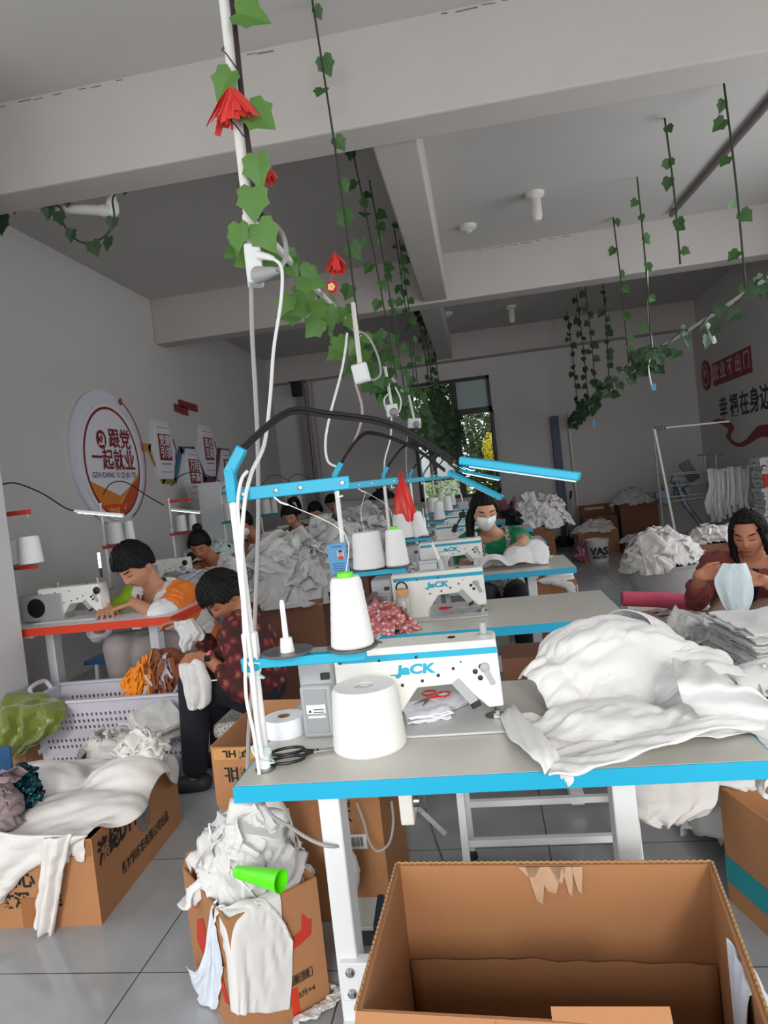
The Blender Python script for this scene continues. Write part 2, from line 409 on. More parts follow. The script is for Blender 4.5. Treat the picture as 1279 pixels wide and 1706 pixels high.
def heap(c, rx, ry, h, n=60, seed=1, size=.14, rz=0, flat=.0, ruff=.02, base=True, sag=0, over=1.0):
    """a loose heap of cut cloth: a creased mound and many small buckled sheets lying over it"""
    rnd = random.Random(seed); mb = MB(); cx, cy, cz = c; cs, sn = math.cos(rz), math.sin(rz); pw = 4 if flat > .5 else 2.2
    def hz(x, y):
        d = math.sqrt((x/rx)**2+(y/ry)**2)
        return h*max(0, 1-d**pw)*(.84+.3*fnoise(x*3.2/rx+seed, y*3.2/ry, seed*.7))
    def world(x, y, z): return Vector((cx+x*cs-y*sn, cy+x*sn+y*cs, cz+z))
    if base:
        N = 40; rows = []
        for j in range(N+1):
            row = []
            for i in range(N+1):
                x = rx*(2*i/N-1); y = ry*(2*j/N-1); k = math.sqrt(max(1e-6, 1-.5*(y/ry)**2)); k2 = math.sqrt(max(1e-6, 1-.5*(x/rx)**2)); x, y = x*k*.97, y*k2*.97
                row.append(world(x, y, max(0, hz(x,y)+ruff*.7*(1-2*abs(fnoise(x*16+seed, y*16, 3))))))
            rows.append(row)
        mb.grid(rows)
    for k in range(n):
        a = rnd.random()*2*PI; rr = rnd.random()**.6*.97*over; x0, y0 = rx*rr*math.cos(a), ry*rr*math.sin(a); e = .02
        z0 = hz(x0,y0); gx, gy = (hz(x0+e,y0)-hz(x0-e,y0))/(2*e), (hz(x0,y0+e)-hz(x0,y0-e))/(2*e); g = math.hypot(gx,gy); cl = min(1, 1.8/(g+1e-6)); gx, gy = gx*cl, gy*cl
        t1 = Vector((1,0,gx)).normalized(); t2 = Vector((0,1,gy)); t2 = (t2-t1*t2.dot(t1)).normalized(); nn = t1.cross(t2)
        sz = size*rnd.uniform(.6,1.3); asp = rnd.uniform(.45,1); b = rnd.random()*PI; m = 10; ph = rnd.random()*9; f1 = rnd.uniform(1,2.4); q1 = t1*math.cos(b)+t2*math.sin(b); q2 = t2*math.cos(b)-t1*math.sin(b); rows = []
        curv = rnd.uniform(.4,1.6)/max(rx,.15)*.35
        for j in range(m):
            row = []
            for i in range(m):
                u, v = (i/(m-1)-.5)*sz, (j/(m-1)-.5)*sz*asp
                bk = ruff*(.5+.8*fnoise(u*7*f1+ph, v*16, k)+.35*math.sin(v/sz*f1*8+ph+u*9)) - curv*(u*u+v*v)
                p = Vector((x0,y0,z0))+q1*u+q2*v+nn*(bk+.004); row.append(world(p.x,p.y,max(p.z,-sag)))
            rows.append(row)
        mb.grid(rows)
    return mb
def stack(c, w, d, h, n, seed=1, rz=0, jit=.02, wav=.01, lean=(0,0), tk=None):
    """a pile of folded or cut sheets, each a thin wavy slab"""
    rnd = random.Random(seed); mb = MB(); cs, sn = math.cos(rz), math.sin(rz); N = 12
    for k in range(n):
        z0 = h*k/n; t = (tk or h/n*.92); ox, oy = rnd.uniform(-jit,jit)+lean[0]*k/n, rnd.uniform(-jit,jit)+lean[1]*k/n
        ww, dd = w*rnd.uniform(.93,1.03), d*rnd.uniform(.93,1.03); top = []; bot = []
        for j in range(N+1):
            ra = []; rb = []
            for i in range(N+1):
                x = ox+ww*(i/N-.5); y = oy+dd*(j/N-.5)
                e = wav*fnoise(x*14+seed, y*14, z0*6)+ .6*wav*fnoise(x*40, y*40, k*3.1)
                ex = .4*wav*fnoise(x*30, y*30, k*1.7+4)
                X_, Y_ = c[0]+(x+ex)*cs-(y+ex)*sn, c[1]+(x+ex)*sn+(y+ex)*cs
                ra.append(Vector((X_, Y_, c[2]+max(0, z0+e+t)))); rb.append(Vector((X_, Y_, c[2]+max(0, z0+e))))
            top.append(ra); bot.append(rb)
        mb.grid(top)
        rim = [(0,i) for i in range(N)]+[(j,N) for j in range(N)]+[(N,i) for i in range(N,0,-1)]+[(j,0) for j in range(N,0,-1)]
        vs = [top[j][i] for j, i in rim]+[bot[j][i] for j, i in rim]; q = len(rim)
        mb.add(vs, [(i, (i+1)%q, q+(i+1)%q, q+i) for i in range(q)])
    return mb
def hang(label, pts, Y, m, seed, name='garment_piece', th=.006, cat='fabric', wob=.012, wr=(.011,11,1.3), N=12):
    """a hanging piece: outline left/right edge pairs of photo points at depth Y, with folds and thickness"""
    n = len(pts); Ys = Y if isinstance(Y,(list,tuple)) else [Y]*n; L = spline([AY(*p[0],y) for p, y in zip(pts,Ys)],5); Rr = spline([AY(*p[1],y) for p, y in zip(pts,Ys)],5); rows = []
    for j, (a, b) in enumerate(zip(L,Rr)): rows.append([a+(b-a)*(i/N)+Vector((0,wob*math.sin(i*1.3+seed+j*.12)*(.4+j/len(L))-wob*2*math.sin(PI*i/N),0)) for i in range(N+1)])
    return single(name, cloth_mb(np.array([[tuple(p) for p in r_] for r_ in rows]),wr+(seed,)), m, label, cat, solid=th, subsurf=1)
# ------------------------------------------------------------------ the room
XL, XR, YB, YF, ZC, ZB = -3.5, 3.64, 12.0, -2.2, 3.7, 3.2
# glossy grey floor tiles with dark joints
def floor_mat():
    m = bpy.data.materials.new('grey_floor_tiles'); m.use_nodes = True; nt = m.node_tree; b = nt.nodes['Principled BSDF']
    tc = nt.nodes.new('ShaderNodeTexCoord'); mp = nt.nodes.new('ShaderNodeMapping'); mp.inputs['Location'].default_value = (-.1,.62,0)
    nt.links.new(tc.outputs['Object'], mp.inputs['Vector'])
    br = nt.nodes.new('ShaderNodeTexBrick'); br.offset = 0; br.inputs['Scale'].default_value = 1
    br.inputs['Brick Width'].default_value = .6; br.inputs['Row Height'].default_value = .6
    br.inputs['Mortar Size'].default_value = .0022; br.inputs['Mortar Smooth'].default_value = .1
    br.inputs['Color1'].default_value = lin((166,168,170))+(1,); br.inputs['Color2'].default_value = lin((160,162,165))+(1,)
    br.inputs['Mortar'].default_value = lin((70,70,72))+(1,)
    nt.links.new(mp.outputs['Vector'], br.inputs['Vector'])
    n = nt.nodes.new('ShaderNodeTexNoise'); n.inputs['Scale'].default_value = 5; n.inputs['Detail'].default_value = 8
    nt.links.new(tc.outputs['Object'], n.inputs['Vector'])
    mx = nt.nodes.new('ShaderNodeMix'); mx.data_type = 'RGBA'; mx.blend_type = 'MULTIPLY'; mx.inputs[0].default_value = .35
    nt.links.new(br.outputs['Color'], mx.inputs[6]); nt.links.new(ramp(nt, n.outputs['Fac'], [(.3,(196,196,198)),(.7,(255,255,255))]), mx.inputs[7])
    nt.links.new(mx.outputs[2], b.inputs['Base Color'])
    nt.links.new(ramp(nt, n.outputs['Fac'], [(.35,(80,80,80)),(.7,(120,120,120))]), b.inputs['Roughness'])
    return m
struct('floor', MB().box2((XL-.2,YF-3,-.12),(XR+.2,YB+.2,0)), floor_mat())
struct('ceiling', MB().box2((XL-.2,YF,ZC),(XR+.2,YB+.2,ZC+.15)), CEIL)
mb = MB(); LY0, LY1 = -1.6, 2.4                              # unseen left wall opening, added to brighten the ceiling and right side
mb.box2((XL-.2,YF,-.1),(XL,LY0,ZC)); mb.box2((XL-.2,LY1,-.1),(XL,YB+.2,ZC)); mb.box2((XL-.2,LY0,-.1),(XL,LY1,.95)); mb.box2((XL-.2,LY0,2.85),(XL,LY1,ZC))
struct('wall_left', mb, WALL)
wn = MB()
for k in range(4): wn.box((XL-.1,LY0+(LY1-LY0)*k/3,1.9),(.06,.06,1.9))
for z in (.97,2.83): wn.box((XL-.1,(LY0+LY1)/2,z),(.06,LY1-LY0,.06))
struct('added_window_left', wn, mat('added_left_window_frame', (60,60,62), .5))  # frame bars of the added, unseen left window
mb = MB(); SY0, SY1, SZ0, SZ1 = 2.4, 6.6, .95, 2.85       # wide unseen right wall opening, added to brighten the middle of the room
mb.box2((XR,YF,-.1),(XR+.2,SY0,ZC)); mb.box2((XR,SY1,-.1),(XR+.2,YB+.2,ZC)); mb.box2((XR,SY0,-.1),(XR+.2,SY1,SZ0)); mb.box2((XR,SY0,SZ1),(XR+.2,SY1,ZC))
struct('wall_right', mb, WALL)
wn = MB()
for k in range(5): y = SY0+(SY1-SY0)*k/4; wn.box((XR+.1,y,(SZ0+SZ1)/2),(.06,.06,SZ1-SZ0))
for z in (SZ0+.02,SZ1-.02): wn.box((XR+.1,(SY0+SY1)/2,z),(.06,SY1-SY0,.06))
struct('added_window_right', wn, mat('added_right_window_frame', (60,60,62), .5))  # frame bars of the added, unseen right-hand window
WX0, WX1, WZ0, WZ1 = -1.06, .32, .95, AY(680,642,12).z
mb = MB()
mb.box2((XL,YB,-.1),(WX0,YB+.2,ZC)); mb.box2((WX1,YB,-.1),(XR,YB+.2,ZC))
mb.box2((WX0,YB,-.1),(WX1,YB+.2,WZ0)); mb.box2((WX0,YB,WZ1),(WX1,YB+.2,ZC))
struct('wall_back', mb, WALL)
# wall behind the camera with its wide doorway (daylight comes in through it)
DX0, DX1, DZ = -2.2, 2.9, 2.75
mb = MB(); mb.box2((XL,YF-.2,-.1),(DX0,YF,ZC)); mb.box2((DX1,YF-.2,-.1),(XR,YF,ZC)); mb.box2((DX0,YF-.2,DZ),(DX1,YF,ZC))
struct('wall_front', mb, WALL)
# beams: three across, one running between the first two
b1f = AY(640,195,3.7); 
struct('ceiling_beam_1', MB().box2((XL,3.7,ZB),(XR,3.95,ZC+.02)), BEAM, bevel=.012)
struct('ceiling_beam_2', MB().box2((XL,7.55,ZB),(XR,7.8,ZC+.02)), BEAM, bevel=.012)
struct('ceiling_beam_3', MB().box2((XL,11.72,3.27),(XR,YB,ZC+.02)), BEAM, bevel=.012)
struct('ceiling_beam_4', MB().box2((-.41,3.95,ZB+.02),(-.15,7.55,ZC+.02)), BEAM, bevel=.012)
struct('ceiling_beam_5', MB().box2((-.5,7.8,ZB+.1),(-.25,11.72,ZC+.02)), BEAM, bevel=.012)
# cracks where plaster meets the beams
mb = MB(); rnd = random.Random(4)
for (Y, z, x0, x1) in ((3.698, 3.69, -3.2, -1.7), (3.698, 3.688, -1.0, -.8), (3.698, 3.69, .05, .5), (7.548, 3.69, .1, 1.2)):
    x = x0
    while x < x1:
        l = rnd.uniform(.03,.12); mb.box((x+l/2, Y, z-.012*rnd.random()), (l, .003, rnd.uniform(.002,.006)), ry=rnd.uniform(-.06,.06)); x += l+rnd.uniform(.0,.1)
struct('trim_1', mb, mat('crack_line_grey', (120,114,110), .95), label='thin dark crack line along the plaster joint of the beams')
# pier standing out from the left wall in the foreground
struct('pillar_left', MB().box2((XL,3.08,0),(AY(24,950,3.33).x,3.33,ZC)), PILLAR, bevel=.008)
# corner pillar and pipes on the back wall
pb = AY(512,700,11.85); mb = MB(); mb.tube([(pb.x+.08,11.93,0),(pb.x+.08,11.93,3.27)], .05, 12); 
tag(single('drain_pipe', mb, mat('old_grey_pvc', (176,170,166), .6), 'grey vertical drain pipe in the far left corner of the back wall', 'pipe'))
mb = MB(); mb.box2((pb.x-.17,11.9,0),(pb.x-.02,YB,3.27)); struct('trim_2', mb, mat('dim_paint', (150,145,142), .9), label='narrow grey duct boxing beside the drain pipe')
# blue-grey upright steel door frame at the far right of the back wall
p = AY(933,692,11.85); q = AY(953,895,11.85)
f = MB().box2((1.27*.985,11.84,0),(1.38,YB,p.z)); struct('door_1', f, BLUESTEEL, bevel=.004)
h = MB().tube([(1.42,11.8,1.02),(1.42,11.8,1.1)], .012); h.box((1.41,11.83,1.05),(.05,.05,.03)); part('door_handle', h, BRASS if 'BRASS' in globals() else STEEL, bpy.data.objects['door_1'])
mb = MB(); mb.tube([(1.57,11.95,.25),(1.56,11.95,2.0),(1.58,11.9,2.09),(1.6,11.75,2.1)], .03, 10, smooth=6)
single('conduit_drop', mb, PVC, 'white plastic pipe running down the back wall below the end of the right-hand vine', 'pipe')
# window
wn = MB(); t = .055
for a, b in (((WX0,11.98,WZ0),(WX0+t,12.12,WZ1)),((WX1-t,11.98,WZ0),(WX1,12.12,WZ1)),((WX0,11.98,WZ1-t),(WX1,12.12,WZ1)),((WX0,11.98,WZ0),(WX1,12.12,WZ0+t))): wn.box2(a,b)
MX = AY(760,700,12).x-.0; wn.box2((MX-.06,11.97,WZ0),(MX+.05,12.12,WZ1))
TZ = AY(790,684,12).z; wn.box2((MX,11.98,TZ-.045),(WX1,12.12,TZ+.045)); wn.box2((WX0,11.99,1.28),(MX,12.1,1.33))
win = struct('window_1', wn, FRAMEB)
part('frosted_pane', MB().box2((MX+.05,12.04,TZ+.04),(WX1-.05,12.052,WZ1-.05)), FROST, win, smooth=False)
part('clear_pane', MB().box2((WX0+.05,12.04,WZ0+.05),(MX-.05,12.046,WZ1-.05)), GLASS, win, smooth=False)
sash = MB(); sx0, sx1, sz0, sz1 = MX+.05, WX1-.05, WZ0+.05, TZ-.05   # the right-hand casement stands ajar into the room
for a, b in (((sx1+.02,11.66,sz0),(sx1+.055,11.97,sz0+.05)),((sx1+.02,11.66,sz1-.05),(sx1+.055,11.97,sz1)),((sx1+.02,11.66,sz0),(sx1+.055,11.7,sz1)),((sx1+.02,11.93,sz0),(sx1+.055,11.97,sz1))): sash.box2(a,b)
sa = part('casement', sash, FRAMEB, win, smooth=False)
part('casement_pane', MB().box2((sx1+.034,11.7,sz0+.05),(sx1+.04,11.93,sz1-.05)), GLASS, sa, smooth=False)
hd = MB().box((sx1+.0,11.68,1.85),(.03,.02,.12)); part('handle', hd, BLACK, win, smooth=False)

# ------------------------------------------------------------------ outside the window
struct('ground_outside', MB().box2((-12,12.2,-.15),(12,40,-.02)), mat('yard_concrete', (150,150,142), .9, var=.1, vscale=2))
ob = thing('outbuilding', 'white rendered low building seen through the left window pane', 'building', (-2.4,17.5,0))
zt = AY(720,722,17).z
part('wall', MB().box2((-6,17,0),(AY(762,730,17).x,21,zt)), mat('white_render', (246,246,248), .8), ob)
part('roof', MB().box2((-6.2,16.8,zt),(AY(764,730,17).x,21,zt+.12)), mat('grey_roof_slab', (170,172,176), .8), ob)
def leaves(mb, c, rad, n, size, seed, M=None):
    rnd = random.Random(seed); vs = []; fs = []
    for i in range(n):
        while True:
            d = Vector((rnd.uniform(-1,1), rnd.uniform(-1,1), rnd.uniform(-1,1)))
            if .25 < d.length < 1: break
        p = Vector(c)+Vector((d.x*rad[0], d.y*rad[1], d.z*rad[2])); s = size*rnd.uniform(.6,1.4)
        x = Vector((rnd.uniform(-1,1), rnd.uniform(-1,1), rnd.uniform(-.6,.6))).normalized(); y = x.orthogonal().normalized()*.6
        k = len(vs); vs += [p-x*s, p+y*s*.7, p+x*s, p-y*s*.7]; fs.append((k,k+1,k+2,k+3))
    mb.add(vs, fs)
def tree(c, rad, n, size, m, label, seed, name='tree', trunk=True, group=None):
    t = thing(name, label, 'tree' if trunk else 'bush', (c[0],c[1],0), group)
    mb = MB(); leaves(mb, c, rad, n, size, seed); leaves(mb, (c[0]+rad[0]*.4,c[1],c[2]-rad[2]*.4), [v*.7 for v in rad], n//2, size, seed+1)
    part('crown' if trunk else 'foliage', mb, m, t, smooth=False)
    tb = MB(); tb.tube([(c[0],c[1],-.05),(c[0]+.05,c[1],c[2]*.6),(c[0],c[1],c[2]+rad[2]*.3)], [.1,.05] , 8); part('trunk' if trunk else 'stem', tb, mat('bark_'+str(seed), (74,60,46), .9), t)
    return t
OUTG = mat('outdoor_leaf_dark', (58,84,34), .6, var=.35, vscale=3); OUTR = mat('outdoor_leaf_russet', (96,76,40), .6, var=.3, vscale=4)
OUTY = mat('outdoor_leaf_yellow', (222,206,40), .6, var=.2, vscale=6); OUTL = mat('outdoor_leaf_light', (150,172,80), .6, var=.3, vscale=5)
q = AY(800,700,15); tree((q.x+.15,15,2.1),(1.0,.8,1.5),2600,.07,OUTG,'dark green leafy tree seen through the right window opening',11)
tree((q.x-.25,16.2,2.0),(.6,.5,1.1),1100,.06,OUTR,'russet-leaved tree behind the dark green tree outside the window',12)
q = AY(822,738,13.6); tree((q.x,13.6,q.z-.1),(.24,.22,.34),900,.03,OUTY,'small yellow bush at the lower right of the window opening',13,'yellow_bush',False)
q = AY(725,800,14); tree((q.x,14,.8),(.95,.4,.62),1500,.05,OUTL,'pale green hedge below the white building outside the window',14,'hedge',False)
q = AY(716,683,16.2); tree((q.x-.1,16.2,q.z+.95),(1.2,.4,.75),2600,.08,OUTG,'tall tree rising behind the white building outside the window',15)

# ------------------------------------------------------------------ lights
w = bpy.data.worlds.new('world'); SC.world = w; w.use_nodes = True
bg = w.node_tree.nodes['Background']; bg.inputs[0].default_value = (.86,.93,1,1); bg.inputs[1].default_value = 1.5
def area(name, loc, rot, sx, sy, power, col=(1,1,1)):
    l = bpy.data.lights.new(name,'AREA'); l.shape = 'RECTANGLE'; l.size = sx; l.size_y = sy; l.energy = power; l.color = col
    o = bpy.data.objects.new(name, l); COL.objects.link(o); o.location = loc; o.rotation_euler = rot; return o
area('doorway_daylight', ((DX0+DX1)/2, YF-.05, 1.5), (R(74),0,0), DX1-DX0, 2.4, 84, (1,.985,.96))
area('added_left_fill', (XL-.19, (LY0+LY1)/2, 1.9), (0,R(-90),0), 1.9, LY1-LY0, 15, (.97,.985,1))  # added fill lamp outside the unseen left opening
area('added_right_fill', (XR+.19, (SY0+SY1)/2, (SZ0+SZ1)/2), (0,R(90),0), SZ1-SZ0, SY1-SY0, 52, (.97,.985,1))  # added fill lamp outside the unseen right opening, lifts the mid-room
sl = bpy.data.lights.new('sun','SUN'); sl.energy = .9; sl.angle = R(9); sl.color = (1,.95,.86)
so = bpy.data.objects.new('sun', sl); COL.objects.link(so)
so.rotation_euler = Vector((-.12,1,-.42)).to_track_quat('-Z','Y').to_euler()
SC.view_settings.view_transform = 'Standard'; SC.view_settings.look = 'None'; SC.view_settings.gamma = 1
SC.view_settings.use_curve_mapping = False; SC.view_settings.exposure = .3

# ------------------------------------------------------------------ signs on the left wall
def on_left(Y, z, d=.0): return frame((XL+d, Y, z), (0,1,0), (0,0,1))
def on_right(Y, z, d=.0): return frame((XR-d, Y, z), (0,-1,0), (0,0,1))
MAROON = mat('maroon_vinyl', (132,26,36), .5); PANEL = mat('pale_board', (222,219,230), .5); PANEL2 = mat('white_board', (232,230,236), .5)
ORANGE = mat('orange_print', (222,132,40), .5); REDO = mat('red_orange_print', (196,74,36), .5); YEL = mat('amber_print', (226,170,70), .5); PURP = mat('purple_ink', (92,70,110), .6)
CY, CZ, CR = 6.2, 1.86, .645
sg = thing('round_sign', 'large round wall board with red slogan lettering and orange waves at its foot', 'sign', (XL,CY,CZ-CR))
part('board', MB().prism(ellipse(0,0,CR,CR,64), 0, 'z', .035).xf(on_left(CY,CZ)), PANEL, sg)
_c = AX(181,771,XL); IX, IZ, IR = _c.y, _c.z, .50
part('face_disc', MB().prism(ellipse(0,0,.545,.565,64), 0, 'z', .02).xf(on_left(IX,IZ,.035)), PANEL2, sg)
rg = MB(); o_, i_ = ellipse(0,0,IR,.53,64), ellipse(0,0,IR-.028,.505,64)
rg.add([(x,y,.0) for x,y in o_]+[(x,y,.0) for x,y in i_], [(k,(k+1)%64,64+(k+1)%64,64+k) for k in range(64)])
part('red_ring', rg.xf(on_left(IX-.01,IZ,.057)), MAROON, sg)
def clip_wave(f, x0=-1.0, x1=1.0, n=40):
    """area below curve f inside the inner disc"""
    a, b = IR-.03, .503; top = []; bot = []
    for k in range(n+1):
        x = x0+(x1-x0)*k/n; x = max(-1,min(1,x)); yb = -b*math.sqrt(max(0,1-x*x)); t = f(x)*b
        if t > yb+1e-3: top.append((x*a, min(t, b*math.sqrt(max(0,1-x*x))))); bot.append((x*a, yb))
    return top+bot[::-1]
for k, (f, m, x0, x1) in enumerate(((lambda x: -.62-.28*x+.5*max(0,x-.1)**1.0*1.35, ORANGE, -.98, .98), (lambda x: -.93+.62*max(0,x+.2), YEL, -.1, .98), (lambda x: -.98+.75*max(0,x+.12)-.28*max(0,x-.55), REDO, .0, .98))):
    part('wave_print', poly_mb(clip_wave(f, x0, x1)).xf(on_left(IX-.01,IZ,.0565+.0012*k)), m, sg, smooth=False)
def sign_char(ch, x0, x1, y, hpx):
    p, q_ = AX(x0,y,XL), AX(x1,y,XL); c = (p+q_)/2; h_ = (AX((x0+x1)/2,y-hpx/2,XL).z-AX((x0+x1)/2,y+hpx/2,XL).z); w_ = q_.y-p.y
    part('lettering', text_mb(ch,h_,.004,sx=w_/h_*.98).xf(on_left(c.y,c.z,.061)), MAROON, sg, smooth=False)
for a_ in (('跟',171,190,734,34),('党',190,208,736,34),('一',143,161,765,34),('起',161,180,769,36),('就',180,198,770,36),('业',198,216,771,36)): sign_char(*a_)
pc_ = AX(183,793,XL); part('lettering', text_mb('GEN DANG YI QI JIU YE',.075,0,sx=1.0).xf(on_left(pc_.y,pc_.z,.061)), PURP, sg, smooth=False)
ec = AX(159,733,XL); EY, EZ = ec.y, ec.z
part('emblem_disc', poly_mb(ellipse(0,0,.085,.088)).xf(on_left(EY,EZ,.06)), MAROON, sg, smooth=False)
em = MB()
arc = [(.052*math.cos(t), .056*math.sin(t)) for t in np.linspace(R(-150),R(75),18)]; arc2 = [(.034*math.cos(t)-.006, .037*math.sin(t)+.004) for t in np.linspace(R(75),R(-150),18)]
em.add([(x,y,0) for x,y in arc]+[(x,y,0) for x,y in arc2], [(k,k+1,34-k,35-k) for k in range(17)])
em.add([(-.058,-.052,0),(-.046,-.064,0),(-.026,-.042,0),(-.038,-.03,0)], [(0,1,2,3)])
em.add([(-.052,.03,.001),(-.02,.058,.001),(-.006,.044,.001),(-.036,.016,.001)], [(0,1,2,3)]); em.add([(-.03,.034,.001),(-.018,.024,.001),(.052,-.05,.001),(.04,-.06,.001)], [(0,1,2,3)])
part('emblem', em.xf(on_left(EY,EZ,.0615)), PANEL2, sg, smooth=False)
ac = MB(); ac.tube([on_left(CY+.06,CZ-.0,.05) @ Vector((.6*math.cos(t),.62*math.sin(t),0)) for t in np.linspace(R(-70),R(66),40)], .006, 6); ac.ell(on_left(CY+.06,CZ,.05) @ Vector((.6*math.cos(R(66)),.62*math.sin(R(66)),0)), (.01,.03,.035))
part('edge_line', ac, mat('dusky_red', (150,60,74), .5), sg)

def hexa(w, h): return [(-w*.28,h/2),(w*.28,h/2),(w/2,0),(w*.28,-h/2),(-w*.28,-h/2),(-w/2,0)]
HX = [('党建\n引领', 270,755, 212, 62), ('万民\n共富', 315,790, 170, 60), ('商企\n互联', 343,752, 160, 56), ('就业\n增收', 373,782, 130, 54)]
def hex_sign(txt, Yc, zc, wd, ht, label):
    s = thing('hexagon_sign', label, 'sign', (XL,Yc,zc-ht/2), 'hexagon boards on the left wall')
    part('board', MB().prism(hexa(wd,ht),0,'z',.03).xf(on_left(Yc,zc)), PANEL, s, smooth=False)
    part('face_panel', MB().prism(hexa(wd*.86,ht*.86),0,'z',.006).xf(on_left(Yc,zc,.03)), PANEL2, s, smooth=False)
    part('red_square', MB().prism([(-.15,-.15),(.15,-.15),(.15,.15),(-.15,.15)],0,'z',.006).xf(on_left(Yc+.02,zc+.03,.034)), MAROON, s, bevel=.004)
    part('lettering', text_mb(txt,.135,.003).xf(on_left(Yc+.02,zc+.03,.044)), PANEL2, s, smooth=False)
    ln = MB(); 
    for zz in (ht*.38,-ht*.38): ln.box((0,zz,0),(wd*.5,.006,.002))
    ln.box((.02,-.16,0),(.24,.012,.002)); ln.xf(on_left(Yc,zc,.038)); part('thin_lines', ln, PURP, s, smooth=False)
    e = MB(); e.bar((wd*.4,ht*.2,0),(wd*.5,0,0),.016,.004); e.bar((wd*.5,0,0),(wd*.42,-ht*.16,0),.016,.004); part('edge_mark', e.xf(on_left(Yc,zc,.04)), MAROON, s, smooth=False)
    return s
hexs = [('党建\n引领', AX(269,750,XL), .60, .66, 'first and nearest hexagon board on the left wall, raised beside the amber band'),
        ('万民\n共富', AX(319,790,XL), .56, .62, 'second hexagon board on the left wall, hung low under the blue band'),
        ('商企\n互联', AX(343,752,XL), .58, .66, 'third hexagon board on the left wall, raised beside the dark red band'),
        ('就业\n增收', AX(376,787,XL), .56, .62, 'fourth and farthest hexagon board on the left wall, hung low under the maroon band')]
HP = [(p.y, p.z) for _, p, *_ in hexs]
for t_, p, w_, h_, lb in hexs: hex_sign(t_, p.y, p.z, w_, h_, lb)
def band(px, mats_, label):
    s = None; pts = [(AX(x,y,XL).y, AX(x,y,XL).z) for x, y in px]
    mb = MB(); mb2 = []
    for k in range(len(pts)-1):
        a, b = Vector((XL+.012,)+pts[k]), Vector((XL+.012,)+pts[k+1]); mb.m = k % len(mats_) if len(mats_) > 1 else 0
        d = (b-a).normalized(); mb.bar(a-d*.03, b+d*.03, .022, .085, up=(1,0,0)) if False else mb.add(*ribbon(a-d*.028, b+d*.028, .042))
    return single('wall_band', mb, mats_, label, 'wall decoration', 'coloured bands linking the hexagon boards', smooth=False)
def ribbon(a, b, h):
    d = (b-a).normalized(); n = Vector((1,0,0)).cross(d)*h; t = Vector((.008,0,0))
    return [a-n-t,a+n-t,b+n-t,b-n-t,a-n+t,a+n+t,b+n+t,b-n+t], [(0,1,2,3),(7,6,5,4),(0,4,5,1),(1,5,6,2),(2,6,7,3),(3,7,4,0)]
band([(229,745),(247,746),(270,800),(289,801)], [mat('amber_band',(190,140,60),.5),mat('ochre_band',(176,126,52),.5),mat('olive_band',(126,134,52),.5)], 'amber zigzag band between the round sign and first hexagon board')
band([(290,799),(299,750),(320,750),(340,798),(355,798)], [mat('blue_band',(40,112,146),.5),mat('deep_blue_band',(30,80,112),.5),mat('navy_band',(44,48,78),.5),mat('plum_band',(104,34,56),.5)], 'blue and plum zigzag band over the second hexagon board')
band([(356,796),(364,752),(379,753),(392,796)], [mat('dark_red_band',(116,40,54),.5),mat('red_band2',(112,46,56),.5)], 'dark red zigzag band over the fourth hexagon board')
mb = MB()
for a, b in (((296,672),(326,681)),((289,679),(310,687))):
    A, B = AX(*a,XL), AX(*b,XL); A.x = B.x = XL+.02; mb.add(*ribbon(A,B,.045))
mb.add(*ribbon(AX(303,673,XL+.012),AX(306,686,XL+.012),.05))
single('wall_ornament', mb, MAROON, 'small maroon lightning shaped ornament above the hexagon boards', 'wall decoration', smooth=False)

# ------------------------------------------------------------------ signs on the right wall
DKINK = mat('blue_black_vinyl', (38,40,58), .6)
sg = thing('slogan_lettering', 'maroon title tiles and dark slogan lettering on the right wall', 'sign', (XR,10.4,1.6))
lg = AX(1177,626,XR)
part('logo_disc', MB().prism(ellipse(0,0,.2,.23,40),0,'z',.02).xf(on_right(11.45,2.46)), MAROON, sg)
lm = MB(); lm.add([(x,y,0) for x,y in ellipse(0,0,.15,.17,30)]+[(x,y,0) for x,y in ellipse(0,0,.125,.145,30)], [(k,(k+1)%30,30+(k+1)%30,30+k) for k in range(30)])
lm.add(*[text_mb('业',.17,.01).v, text_mb('业',.17,.01).f]); part('logo_mark', lm.xf(on_right(11.45,2.46,.023)), mat('pale_pink_vinyl',(206,160,160),.6), sg, smooth=False)
for k, ch in enumerate('就业不出门'):
    Yk = 11.0-.3*k
    part('title_tile', MB().prism([(-.14,-.17),(.14,-.17),(.14,.17),(-.14,.17)],0,'z',.015).xf(on_right(Yk,2.42)), MAROON, sg, smooth=False)
    part('lettering', text_mb(ch,.25,.006).xf(on_right(Yk,2.42,.018)), mat('pale_pink_vinyl2',(214,176,178),.6) if k == 0 else bpy.data.materials['pale_pink_vinyl2'], sg, smooth=False)
for x, y, ch in ((1205,682,'幸'),(1223,678,'福'),(1240,674,'在'),(1257,669,'身'),(1275,664,'边')):
    p = AX(x,y,XR); part('lettering', text_mb(ch,.34,.008).xf(on_right(p.y,p.z,.004)), DKINK, sg, smooth=False)
px = [(780,55),(830,42),(890,48),(945,72),(975,105),(975,135),(945,185),(955,225),(985,248),(1030,258),(1085,225),(1130,170),(1180,112),(1220,95),(1285,92),(1285,205),(1230,200),(1180,220),(1120,262),(1060,290),(1000,290),(950,262),(905,210),(905,190),(925,150),(915,125),(880,100),(830,80)]
rb = poly_mb([(0,0)]); rb = MB(); V_ = [AX(1040+x/5.35,690+y/5.35,XR-.006) for x, y in px]; rb.add(V_, [tuple(range(len(V_)))])
bmn = bmesh.new()
single('ribbon_mural', rb, MAROON, 'maroon waving ribbon decal on the right wall below the slogan', 'wall decoration', smooth=False)
bmn.free()
